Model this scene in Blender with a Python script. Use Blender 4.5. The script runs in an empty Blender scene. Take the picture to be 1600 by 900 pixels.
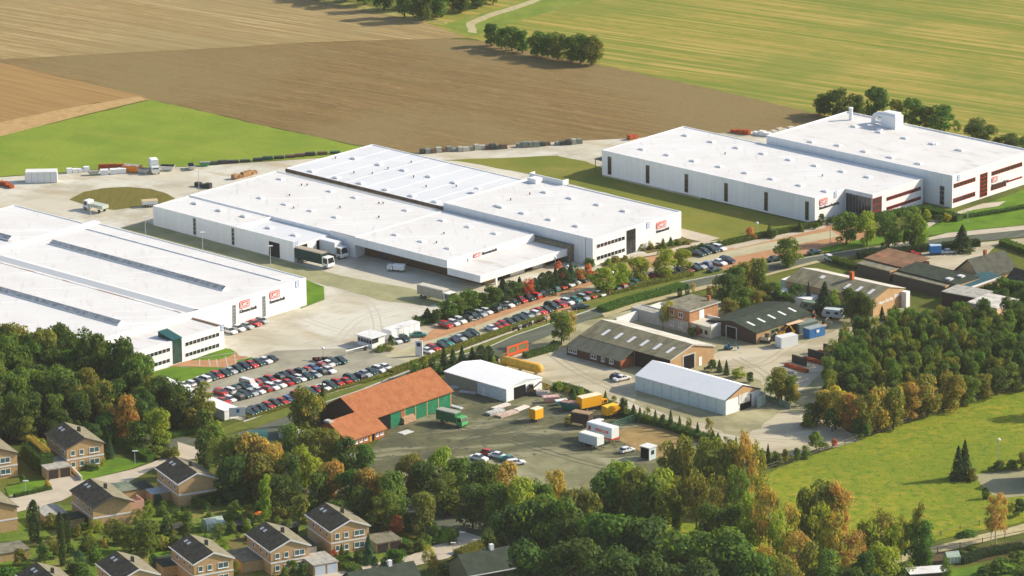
import bpy, math, random
from mathutils import Vector, Matrix
R = math.radians
scene = bpy.context.scene
COL = scene.collection

# ---------------------------------------------------------------- camera
CAM_H = 350.0                      # metres above the ground
FOCAL = 7600.0                     # in pixels of a 1600 wide frame
PITCH, ROLL, AZ = R(16.55), R(-0.6), R(43.1)
_c, _s = math.cos(PITCH), math.sin(PITCH)
_r0, _u0, FWD = Vector((1, 0, 0)), Vector((0, _s, _c)), Vector((0, _c, -_s))
RIGHT = _r0 * math.cos(ROLL) + _u0 * math.sin(ROLL)
UP = _u0 * math.cos(ROLL) - _r0 * math.sin(ROLL)
EYE = Vector((0, 0, CAM_H))
camd = bpy.data.cameras.new('camera')
cam = bpy.data.objects.new('camera', camd)
COL.objects.link(cam)
camd.sensor_width = 36.0
camd.lens = FOCAL / 1600.0 * 36.0
camd.clip_start, camd.clip_end = 5.0, 8000.0
mw = Matrix((RIGHT, UP, -FWD)).transposed().to_4x4()
mw.translation = EYE
cam.matrix_world = mw
scene.camera = cam

# ---------------------------------------------------------------- world, sun, exposure
SUN_AZ, SUN_EL = R(13.0), R(31.0)          # direction towards the sun: angle from +X, elevation
world = bpy.data.worlds.new('World')
scene.world = world
world.use_nodes = True
wn = world.node_tree
sky = wn.nodes.new('ShaderNodeTexSky')
sky.sky_type = 'NISHITA'
sky.sun_disc = False
sky.sun_elevation = SUN_EL
sky.sun_rotation = R(90.0) - SUN_AZ
sky.dust_density = 1.5
wn.links.new(sky.outputs[0], wn.nodes['Background'].inputs[0])
wn.nodes['Background'].inputs[1].default_value = 0.15
sd = bpy.data.lights.new('sun', 'SUN')
sd.energy = 4.9
sd.angle = R(0.55)
sd.color = (1.0, 0.90, 0.74)
sun = bpy.data.objects.new('sun', sd)
COL.objects.link(sun)
sdir = Vector((math.cos(SUN_EL) * math.cos(SUN_AZ), math.cos(SUN_EL) * math.sin(SUN_AZ), math.sin(SUN_EL)))
sun.rotation_euler = sdir.to_track_quat('Z', 'Y').to_euler()
sun.location = (200, 1200, 400)
vs = scene.view_settings
vs.view_transform = 'Standard'
vs.look = 'None'
vs.gamma = 1.0
vs.use_curve_mapping = False
vs.exposure = 0.30
scene.cycles.max_bounces = 8
scene.cycles.diffuse_bounces = 5
scene.cycles.transmission_bounces = 5
scene.cycles.transparent_max_bounces = 6
scene.cycles.use_adaptive_sampling = True

# ---------------------------------------------------------------- places on the ground
def P(px, py, z=0.0):
    """the point of the site, at height z, that the survey photograph (1600x900) shows at px, py"""
    d = FWD * FOCAL + RIGHT * (px - 800.0) - UP * (py - 450.0)
    t = (z - CAM_H) / d.z
    return Vector((d.x * t, d.y * t, z))
US = Vector((math.cos(AZ), -math.sin(AZ)))   # site axis running down-right in the view
VS = Vector((math.sin(AZ), math.cos(AZ)))    # site axis running up-right in the view
def W(u, v, z=0.0):
    p = US * u + VS * v
    return Vector((p.x, p.y, z))
def UV(px, py, z=0.0):
    p = P(px, py, z).to_2d()
    return p.dot(US), p.dot(VS)
def K(px, py):
    """pixels per metre at a place on the ground"""
    p = P(px, py)
    return FOCAL / (p - EYE).dot(FWD)
SITE = -AZ                                   # z rotation that turns local x,y into the site axes

# ---------------------------------------------------------------- tagging
def tag(o, label=None, cat=None, group=None, kind=None):
    if label: o['label'] = label
    if cat: o['category'] = cat
    if group: o['group'] = group
    if kind: o['kind'] = kind
    return o
def thing(name, label, cat, loc=(0, 0, 0), rz=0.0, group=None):
    o = bpy.data.objects.new(name, None)
    COL.objects.link(o)
    o.empty_display_size = 0.5
    o.location = loc
    o.rotation_euler = (0, 0, rz)
    return tag(o, label, cat, group)
def copy_tree(o, parent=None):
    c = o.copy()
    COL.objects.link(c)
    if parent is not None: c.parent = parent
    for ch in o.children: copy_tree(ch, c)
    return c

# ---------------------------------------------------------------- mesh building
class MB:
    def __init__(s): s.v, s.f, s.m = [], [], []
    def add(s, vs, fs, m=0):
        n = len(s.v)
        s.v += [tuple(v) for v in vs]
        s.f += [tuple(i + n for i in f) for f in fs]
        s.m += [m] * len(fs)
        return s
    def box(s, x0, y0, z0, x1, y1, z1, m=0, mt=None):
        x0, x1 = min(x0, x1), max(x0, x1); y0, y1 = min(y0, y1), max(y0, y1)
        v = [(x0, y0, z0), (x1, y0, z0), (x1, y1, z0), (x0, y1, z0), (x0, y0, z1), (x1, y0, z1), (x1, y1, z1), (x0, y1, z1)]
        s.add(v, [(0, 3, 2, 1), (0, 1, 5, 4), (1, 2, 6, 5), (2, 3, 7, 6), (3, 0, 4, 7)], m)
        return s.add(v[4:], [(0, 1, 2, 3)], m if mt is None else mt)
    def quad(s, a, b, c, d, m=0): return s.add([a, b, c, d], [(0, 1, 2, 3)], m)
    def poly(s, pts, m=0): return s.add(pts, [tuple(range(len(pts)))], m)
    def prism(s, pts, z0, z1, m=0, mt=None):
        a = sum(pts[i][0] * pts[(i + 1) % len(pts)][1] - pts[(i + 1) % len(pts)][0] * pts[i][1] for i in range(len(pts)))
        if a < 0: pts = pts[::-1]
        n = len(pts)
        v = [(p[0], p[1], z0) for p in pts] + [(p[0], p[1], z1) for p in pts]
        s.add(v, [(i, (i + 1) % n, (i + 1) % n + n, i + n) for i in range(n)] + [tuple(range(n - 1, -1, -1))], m)
        return s.add(v[n:], [tuple(range(n))], m if mt is None else mt)
    def cyl(s, a, b, r0, r1=None, n=8, m=0, caps=True):
        a, b = Vector(a), Vector(b)
        r1 = r0 if r1 is None else r1
        d = (b - a).normalized()
        e = d.cross(Vector((0, 0, 1) if abs(d.z) < .9 else (1, 0, 0))).normalized()
        g = d.cross(e)
        v = []
        for c, r in ((a, r0), (b, r1)):
            for i in range(n):
                t = 2 * math.pi * i / n
                v.append(c + (e * math.cos(t) + g * math.sin(t)) * r)
        f = [(i, (i + 1) % n, (i + 1) % n + n, i + n) for i in range(n)]
        if caps: f += [tuple(range(n - 1, -1, -1)), tuple(range(n, 2 * n))]
        return s.add(v, f, m)
    def loft(s, rings, m=0, caps=True):
        n = len(rings[0]); v = [p for r in rings for p in r]; f = []
        for k in range(len(rings) - 1):
            for i in range(n):
                f.append((k * n + i, k * n + (i + 1) % n, (k + 1) * n + (i + 1) % n, (k + 1) * n + i))
        if caps: f += [tuple(range(n - 1, -1, -1)), tuple(range((len(rings) - 1) * n, len(rings) * n))]
        return s.add(v, f, m)
    def roof(s, x0, x1, y0, y1, ze, zr, yr=None, t=0.18, m=0, m2=None):
        """two slopes; the ridge runs along x at y = yr"""
        yr = (y0 + y1) / 2 if yr is None else yr
        m2 = m if m2 is None else m2
        for ya, yb, za, zb, mm in ((y0, yr, ze, zr, m), (yr, y1, zr, ze, m2)):
            s.add([(x0, ya, za), (x1, ya, za), (x1, yb, zb), (x0, yb, zb), (x0, ya, za - t), (x1, ya, za - t), (x1, yb, zb - t), (x0, yb, zb - t)],
                  [(0, 1, 2, 3), (7, 6, 5, 4), (0, 4, 5, 1), (1, 5, 6, 2), (2, 6, 7, 3), (3, 7, 4, 0)], mm)
        return s
    def gablebox(s, x0, x1, y0, y1, z0, ze, zr, yr=None, m=0):
        yr = (y0 + y1) / 2 if yr is None else yr
        v = []
        for x in (x0, x1): v += [(x, y0, z0), (x, y1, z0), (x, y1, ze), (x, yr, zr), (x, y0, ze)]
        return s.add(v, [(4, 3, 2, 1, 0), (5, 6, 7, 8, 9), (0, 1, 6, 5), (0, 5, 9, 4), (1, 2, 7, 6), (4, 9, 8, 3), (3, 8, 7, 2)], m)
    def build(s, name, mats, parent=None, loc=(0, 0, 0), rz=0.0, smooth=False):
        me = bpy.data.meshes.new(name)
        me.from_pydata(s.v, [], s.f)
        mats = mats if isinstance(mats, (list, tuple)) else [mats]
        for mt in mats: me.materials.append(mt)
        if len(mats) > 1: me.polygons.foreach_set('material_index', s.m)
        if smooth: me.polygons.foreach_set('use_smooth', [True] * len(s.f))
        me.update()
        o = bpy.data.objects.new(name, me)
        COL.objects.link(o)
        o.location = loc
        o.rotation_euler = (0, 0, rz)
        if parent is not None: o.parent = parent
        return o

# ---------------------------------------------------------------- materials
_mats = {}
def mat(name, base, layers=(), rough=.85, metal=0.0, bump=0.0, bscale=3.0, spec=.08, emis=None, isl=0.0):
    """base colour, then layers of (colour, scale, lo, hi, amount, (stretch x, y), rotation)"""
    if name in _mats: return _mats[name]
    m = bpy.data.materials.new(name)
    m.use_nodes = True
    nt = m.node_tree; N = nt.nodes; L = nt.links
    b = N['Principled BSDF']
    b.inputs['Roughness'].default_value = rough
    b.inputs['Metallic'].default_value = metal
    b.inputs['Specular IOR Level'].default_value = spec
    b.inputs['Base Color'].default_value = (*base, 1)
    cur = None
    tc = N.new('ShaderNodeTexCoord')
    for i, l in enumerate(layers):
        col, sc, lo, hi, amt = l[:5]
        st = l[5] if len(l) > 5 else (1, 1)
        rot = l[6] if len(l) > 6 else 0.0
        mp = N.new('ShaderNodeMapping')
        mp.vector_type = 'TEXTURE'
        mp.inputs['Rotation'].default_value = (0, 0, rot)
        mp.inputs['Scale'].default_value = (st[0], st[1], st[2] if len(st) > 2 else 1)
        mp.inputs['Location'].default_value = (37.0 * i, 11.0 * i, 0)
        L.new(tc.outputs['Object'], mp.inputs[0])
        nz = N.new('ShaderNodeTexNoise')
        nz.inputs['Scale'].default_value = sc
        nz.inputs['Detail'].default_value = 5
        nz.inputs['Roughness'].default_value = .6
        L.new(mp.outputs[0], nz.inputs['Vector'])
        mr = N.new('ShaderNodeMapRange')
        mr.inputs[1].default_value, mr.inputs[2].default_value = lo, hi
        mr.inputs[4].default_value = amt
        L.new(nz.outputs['Fac'], mr.inputs[0])
        mx = N.new('ShaderNodeMix'); mx.data_type = 'RGBA'
        L.new(mr.outputs[0], mx.inputs['Factor'])
        if cur is None: mx.inputs['A'].default_value = (*base, 1)
        else: L.new(cur, mx.inputs['A'])
        mx.inputs['B'].default_value = (*col, 1)
        cur = mx.outputs['Result']
    if isl:
        g = N.new('ShaderNodeNewGeometry')
        oi = N.new('ShaderNodeObjectInfo')
        h = N.new('ShaderNodeHueSaturation')
        r1 = N.new('ShaderNodeMapRange')
        r1.inputs[3].default_value, r1.inputs[4].default_value = 1 - isl, 1 + isl
        L.new(g.outputs['Random Per Island'], r1.inputs[0])
        r2 = N.new('ShaderNodeMapRange')
        r2.inputs[3].default_value, r2.inputs[4].default_value = .478, .522
        L.new(oi.outputs['Random'], r2.inputs[0])
        L.new(r1.outputs[0], h.inputs['Value'])
        L.new(r2.outputs[0], h.inputs['Hue'])
        if cur is None: h.inputs['Color'].default_value = (*base, 1)
        else: L.new(cur, h.inputs['Color'])
        cur = h.outputs[0]
    if cur is not None: L.new(cur, b.inputs['Base Color'])
    if bump:
        nz = N.new('ShaderNodeTexNoise'); nz.inputs['Scale'].default_value = bscale
        nz.inputs['Detail'].default_value = 4
        L.new(tc.outputs['Object'], nz.inputs['Vector'])
        bp = N.new('ShaderNodeBump'); bp.inputs['Strength'].default_value = bump
        bp.inputs['Distance'].default_value = .3
        L.new(nz.outputs['Fac'], bp.inputs['Height'])
        L.new(bp.outputs[0], b.inputs['Normal'])
    if emis:
        b.inputs['Emission Color'].default_value = (*emis[0], 1)
        b.inputs['Emission Strength'].default_value = emis[1]
    _mats[name] = m
    return m
def leafmat(name, c1, c2, amt=.6, lo=.42, hi=.6, isl=.38, scale=3.0, top=None):
    """foliage: two hues in clumps, every leaf a little different, light passing through"""
    if name in _mats: return _mats[name]
    m = mat(name, c1, [(c2, scale, lo, hi, amt)], rough=.75, spec=.15, isl=isl)
    nt = m.node_tree; N = nt.nodes; L = nt.links
    b = N['Principled BSDF']; out = N['Material Output']
    src = b.inputs['Base Color'].links[0].from_socket
    tr = N.new('ShaderNodeBsdfTranslucent')
    gm = N.new('ShaderNodeMix'); gm.data_type = 'RGBA'
    gm.blend_type = 'MULTIPLY'; gm.inputs['Factor'].default_value = 1
    gm.inputs['B'].default_value = (1.5, 1.45, .6, 1)
    L.new(src, gm.inputs['A']); L.new(gm.outputs['Result'], tr.inputs[0])
    ms = N.new('ShaderNodeMixShader'); ms.inputs[0].default_value = .46
    L.new(b.outputs[0], ms.inputs[1]); L.new(tr.outputs[0], ms.inputs[2])
    L.new(ms.outputs[0], out.inputs[0])
    return m

white_wall = mat('white_cladding', (.80, .80, .79), [((.70, .70, .68), .5, .45, .75, .5), ((.62, .63, .62), 1.0, .54, .66, .45, (.35, .35, 14)), ((.86, .86, .86), .8, .55, .6, .4, (1.2, 1.2, 30))], rough=.55)
white_roof = mat('white_roof_sheet', (.69, .68, .655), [((.61, .595, .57), .09, .45, .7, .7), ((.50, .485, .455), .6, .58, .72, .6, (5, .8), SITE), ((.82, .82, .82), .3, .58, .62, .5, (.3, 9), SITE)], rough=.6)
grey_roof = mat('pale_grey_roof_sheet', (.66, .67, .68), [((.56, .57, .59), .08, .4, .7, .7), ((.75, .76, .77), .5, .55, .7, .4, (.5, 14), SITE)], rough=.6)
dirty_roof = mat('weathered_roof_sheet', (.66, .64, .61), [((.40, .37, .32), .35, .52, .72, .55, (3, 1)), ((.72, .71, .69), .12, .45, .7, .7)], rough=.8)
gravel_strip = mat('gutter_gravel', (.28, .24, .17), [((.12, .10, .07), 2.0, .4, .6, .8)], rough=.95)
parapet_m = mat('parapet_metal', (.76, .755, .74), rough=.4)
dark_glass = mat('dark_glass', (.02, .025, .028), rough=.12, spec=.8)
green_glass = mat('green_glass', (.03, .09, .075), [((.015, .04, .035), .8, .45, .6, .8)], rough=.12, spec=.9)
grey_glass = mat('grey_glazing', (.20, .21, .20), [((.12, .13, .12), 1.2, .45, .6, .8)], rough=.35)
dark_hole = mat('dark_interior', (.012, .012, .012), rough=.9)
white_paint = mat('white_paint', (.78, .78, .77), rough=.45)
red_frame = mat('red_window_frames', (.42, .03, .02), rough=.5)
red_sign = mat('red_sign_paint', (.62, .035, .02), rough=.5)
black_sign = mat('black_sign_paint', (.03, .03, .03), rough=.5)
blue_sign = mat('blue_sign_paint', (.05, .16, .48), rough=.5)
brown_brick = mat('dark_brown_brick', (.13, .075, .045), [((.07, .045, .03), 3.0, .4, .6, .7)], rough=.9)
tan_brick = mat('tan_brick', (.56, .37, .185), [((.46, .29, .14), 1.6, .45, .62, .7), ((.64, .46, .27), 7.0, .55, .7, .5)], rough=.9)
red_brick = mat('red_brick', (.42, .14, .065), [((.30, .09, .045), 1.6, .4, .6, .8)], rough=.9)
ochre_wall = mat('ochre_render', (.48, .33, .15), [((.38, .26, .12), .9, .4, .6, .7)], rough=.9)
tile_orange = mat('orange_roof_tiles', (.37, .14, .058), [((.29, .10, .042), .5, .42, .62, .8), ((.47, .22, .11), 3.0, .54, .66, .7), ((.22, .10, .055), 1.0, .56, .7, .7)], rough=.85, bump=.35, bscale=5)
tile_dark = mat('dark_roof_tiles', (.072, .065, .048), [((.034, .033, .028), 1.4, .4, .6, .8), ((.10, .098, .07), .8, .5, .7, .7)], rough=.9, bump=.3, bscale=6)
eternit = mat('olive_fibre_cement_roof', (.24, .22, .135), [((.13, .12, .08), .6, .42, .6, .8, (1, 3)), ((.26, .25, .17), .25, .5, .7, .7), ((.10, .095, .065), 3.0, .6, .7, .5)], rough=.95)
eternit_sunlit = mat('sunlit_fibre_cement_roof', (.55, .52, .45), [((.40, .37, .29), .5, .45, .6, .8), ((.68, .66, .62), .2, .5, .7, .7)], rough=.9)  # the olive roof again, painted paler for the slope in the sun
green_felt = mat('dark_green_roof', (.055, .068, .048), [((.035, .045, .034), .5, .42, .6, .8), ((.09, .10, .07), .9, .58, .72, .5)], rough=.9)
flat_felt = mat('mossy_flat_roof', (.22, .20, .14), [((.12, .13, .08), .8, .45, .62, .8), ((.32, .30, .23), .4, .5, .7, .6)], rough=.95)
pale_felt = mat('pale_flat_roof', (.42, .40, .35), [((.27, .26, .21), .9, .45, .62, .8)], rough=.95)
dark_wood = mat('dark_stained_boards', (.085, .055, .042), [((.055, .036, .028), 1.0, .4, .6, .8, (.3, 6))], rough=.85)
wood_pale = mat('pale_timber', (.52, .33, .17), [((.40, .24, .11), 1.5, .4, .6, .7)], rough=.8)
green_door = mat('green_painted_boards', (.03, .20, .10), [((.02, .14, .075), 2.0, .4, .6, .8, (.2, 5)), ((.06, .26, .15), .6, .55, .7, .4)], rough=.6)
metal_grey = mat('galvanised_steel', (.42, .43, .43), [((.32, .33, .33), 1.0, .4, .6, .7)], rough=.45, metal=.3)
pale_sheet = mat('pale_green_sheet_cladding', (.66, .72, .70), [((.52, .58, .56), .8, .4, .62, .8, (.25, 6)), ((.30, .33, .28), .3, .6, .75, .5)], rough=.6)
beige_sheet = mat('beige_board_cladding', (.36, .34, .25), [((.26, .24, .17), .9, .4, .6, .8, (.2, 5))], rough=.8)
concrete_m = mat('concrete', (.50, .48, .43), [((.38, .36, .31), .8, .4, .65, .7)], rough=.9)
rubber = mat('tyre_rubber', (.015, .015, .015), rough=.85)
lamp_glass = mat('white_lamp_globe', (.85, .85, .83), rough=.3)
steel_pole = mat('grey_pole', (.45, .46, .46), rough=.5)
dark_steel = mat('dark_steel', (.05, .05, .05), rough=.6)
rust = mat('rusty_orange_steel', (.42, .10, .03), [((.25, .06, .025), 1.5, .4, .6, .8)], rough=.8)
bark = mat('bark', (.09, .07, .05), [((.05, .04, .03), 5, .4, .6, .8)], rough=.95)
bark_pale = mat('pale_birch_bark', (.34, .31, .26), [((.12, .10, .08), 4, .5, .65, .8)], rough=.9)
# ================================================================ ground, fields, roads
FUR = R(-35)
RAGGED = {'storage_yard_gravel': 1.3, 'contractor_yard_worn': 1.2, 'sandy_ground': 1.2, 'garden_ground': .8, 'works_lawn': .35, 'meadow': .5, 'gravel_path': .3, 'turning_island': .3, 'woodland_floor': .6, 'shaded_yard': .5, 'dirt_track': .5, 'ploughed_field_near': .5, 'crop_field': .6, 'verge': .25, 'storage_yard': .6, 'contractor_yard': .5, 'stubble_field': .5}
def sheet(name, pts, z, m, smooth_edges=False):
    b = MB()
    q = [P(x, y, z) for x, y in pts]
    a = sum(q[i].x * q[(i + 1) % len(q)].y - q[(i + 1) % len(q)].x * q[i].y for i in range(len(q)))
    if a < 0: q = q[::-1]
    if name in RAGGED:
        rnd = random.Random(len(pts) * 31 + int(pts[0][0])); amp = RAGGED[name]; e = []
        for i in range(len(q)):
            p, r_ = q[i], q[(i + 1) % len(q)]; d = r_ - p; n = max(1, min(60, int(d.length / 2.2))); nr = Vector((-d.y, d.x, 0)).normalized(); o_ = 0.0
            for k in range(n):
                o_ = .6 * o_ + rnd.uniform(-amp, amp) * .6
                e.append(p + d * k / n + nr * (o_ if k else 0))
        q = e
    b.poly([(p.x, p.y, z) for p in q])
    o = b.build(name, m)
    return tag(o, kind='structure')
g_base = mat('rough_grass', (.125, .145, .023), [((.055, .075, .016), .05, .42, .6, .8), ((.15, .14, .039), .22, .5, .68, .7), ((.045, .06, .014), .9, .55, .7, .7), ((.19, .16, .062), .10, .62, .72, .6)], rough=.95, bump=.4, bscale=1.2)
g_soil_a = mat('ploughed_soil_far', (.335, .24, .101), [((.24, .165, .07), .8, .5, .62, .8, (6, 1), FUR), ((.43, .33, .16), .7, .53, .63, .7, (7, 1), FUR), ((.25, .175, .070), .16, .44, .58, .75, (26, .5), FUR), ((.46, .37, .179), .3, .5, .62, .7, (24, .5), FUR), ((.27, .21, .094), .012, .42, .6, .6), ((.20, .15, .066), 1.2, .58, .7, .5, (3, .7), FUR)], rough=1)
g_soil_b = mat('ploughed_soil_near', (.205, .135, .052), [((.13, .085, .032), .9, .5, .62, .8, (5, 1), FUR), ((.31, .225, .10), .8, .53, .63, .7, (6, 1), FUR), ((.165, .108, .039), .22, .44, .58, .8, (22, .5), FUR), ((.27, .18, .07), .33, .5, .6, .7, (26, .45), FUR), ((.23, .175, .074), .014, .42, .6, .8), ((.12, .08, .031), 1.3, .56, .68, .6, (3, .7), FUR), ((.42, .32, .148), 1.9, .6, .7, .5, (2, .7), FUR)], rough=1)
g_soil_c = mat('ploughed_soil_orange', (.33, .21, .078), [((.26, .155, .055), .3, .42, .62, .8, (16, .4), R(-41)), ((.42, .26, .101), .2, .52, .7, .6, (12, .5), R(-41))], rough=1)
g_edge = mat('dry_soil_edge', (.46, .30, .133), [((.36, .24, .094), .4, .42, .62, .8)], rough=1)
g_stub = mat('stubble_field', (.29, .25, .048), [((.16, .21, .03), .8, .5, .6, .7, (5, 1), R(-33)), ((.44, .30, .085), .9, .53, .62, .7, (5, 1), R(-33)), ((.165, .205, .027), .10, .44, .56, .9, (30, .6), R(-33)), ((.43, .32, .090), .2, .5, .6, .85, (34, .5), R(-33)), ((.15, .20, .030), .02, .48, .62, .6), ((.42, .29, .078), .6, .56, .66, .6, (9, .5), R(-33)), ((.13, .16, .023), 1.0, .58, .68, .5, (7, .5), R(-33))], rough=1)
g_green = mat('young_crop_green', (.225, .285, .033), [((.17, .24, .024), .9, .5, .62, .7), ((.15, .225, .025), .045, .42, .62, .8), ((.255, .275, .047), .12, .52, .68, .6, (6, .8), R(-30)), ((.12, .18, .023), .5, .6, .75, .5)], rough=1)
g_lawn = mat('dry_lawn', (.205, .20, .035), [((.13, .165, .023), .06, .42, .62, .8), ((.30, .235, .078), .10, .58, .7, .8, (3, 1), SITE), ((.155, .17, .027), .8, .5, .7, .5)], rough=1)
g_turf = mat('garden_lawn', (.13, .23, .019), [((.075, .15, .016), .15, .42, .62, .8), ((.16, .21, .027), .8, .55, .7, .5)], rough=1)
g_meadow = mat('meadow_grass', (.215, .255, .017), [((.15, .215, .016), .07, .42, .6, .85), ((.32, .28, .031), .30, .48, .58, .75), ((.14, .20, .016), .02, .45, .6, .7), ((.09, .155, .014), .55, .52, .62, .75), ((.32, .225, .035), 1.1, .55, .66, .6)], rough=1, bump=.5, bscale=1.5)
g_conc = mat('pale_concrete_yard', (.53, .49, .378), [((.40, .36, .261), .07, .46, .58, .8, (2.2, 1), R(-20)), ((.60, .58, .486), .045, .48, .58, .85), ((.42, .34, .216), .11, .55, .64, .7, (3, 1), R(-30)), ((.30, .29, .225), .5, .58, .68, .5, (5, .8), R(40)), ((.34, .33, .261), 1.4, .6, .7, .4)], rough=.95)
g_gravel = mat('pale_gravel_yard', (.50, .44, .306), [((.36, .31, .198), .09, .46, .58, .85, (2, 1), R(20)), ((.57, .53, .414), .10, .5, .66, .7, (5, 1), R(15)), ((.30, .26, .171), .3, .6, .72, .6)], rough=1)
g_moss = mat('stained_asphalt_yard', (.135, .132, .066), [((.09, .095, .055), .10, .45, .56, .9), ((.28, .265, .156), .14, .5, .6, .85, (4, 1), R(12)), ((.05, .055, .033), .5, .56, .66, .8), ((.30, .28, .172), .6, .62, .74, .5)], rough=.8)
g_mid = mat('olive_gravel_yard', (.36, .33, .183), [((.25, .23, .125), .10, .45, .57, .9), ((.46, .43, .265), .12, .5, .68, .8, (4, 1), SITE), ((.16, .15, .086), .4, .6, .74, .6)], rough=.95)
g_road = mat('asphalt_road', (.125, .135, .097), [((.085, .10, .069), .3, .42, .62, .8, (6, .5), -SITE), ((.18, .19, .152), .25, .55, .7, .6, (10, .5), R(47))], rough=.85)
g_lot = mat('car_park_asphalt', (.36, .335, .248), [((.24, .23, .170), .15, .42, .62, .8), ((.37, .35, .276), .3, .55, .7, .6, (5, 1), R(47))], rough=.9)
g_brick = mat('red_paving', (.47, .255, .129), [((.36, .19, .094), .25, .42, .62, .8), ((.55, .33, .179), 1.4, .55, .7, .6)], rough=.95)
g_pave = mat('pale_pink_paving', (.52, .45, .342), [((.44, .38, .279), .25, .42, .62, .8), ((.58, .52, .405), .8, .55, .7, .5)], rough=.95)
g_path = mat('sandy_path', (.47, .40, .226), [((.36, .31, .164), .5, .42, .62, .8)], rough=1)
g_sand = mat('sandy_bare_ground', (.33, .23, .094), [((.24, .165, .066), .25, .42, .62, .9), ((.40, .31, .148), .6, .55, .7, .6)], rough=1)
g_bed = mat('planting_bed', (.16, .12, .047), [((.09, .10, .023), .5, .42, .6, .8), ((.22, .15, .062), 1.2, .55, .7, .6)], rough=1)
g_verge = mat('grass_verge', (.15, .165, .031), [((.10, .135, .023), .3, .42, .6, .8), ((.23, .20, .062), .5, .56, .7, .7)], rough=1)
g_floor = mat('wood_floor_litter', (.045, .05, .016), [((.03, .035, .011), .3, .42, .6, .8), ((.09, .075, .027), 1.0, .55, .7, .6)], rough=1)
g_soil_dark = mat('garden_soil', (.12, .085, .043), [((.08, .06, .031), .8, .42, .6, .8)], rough=1)

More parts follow.
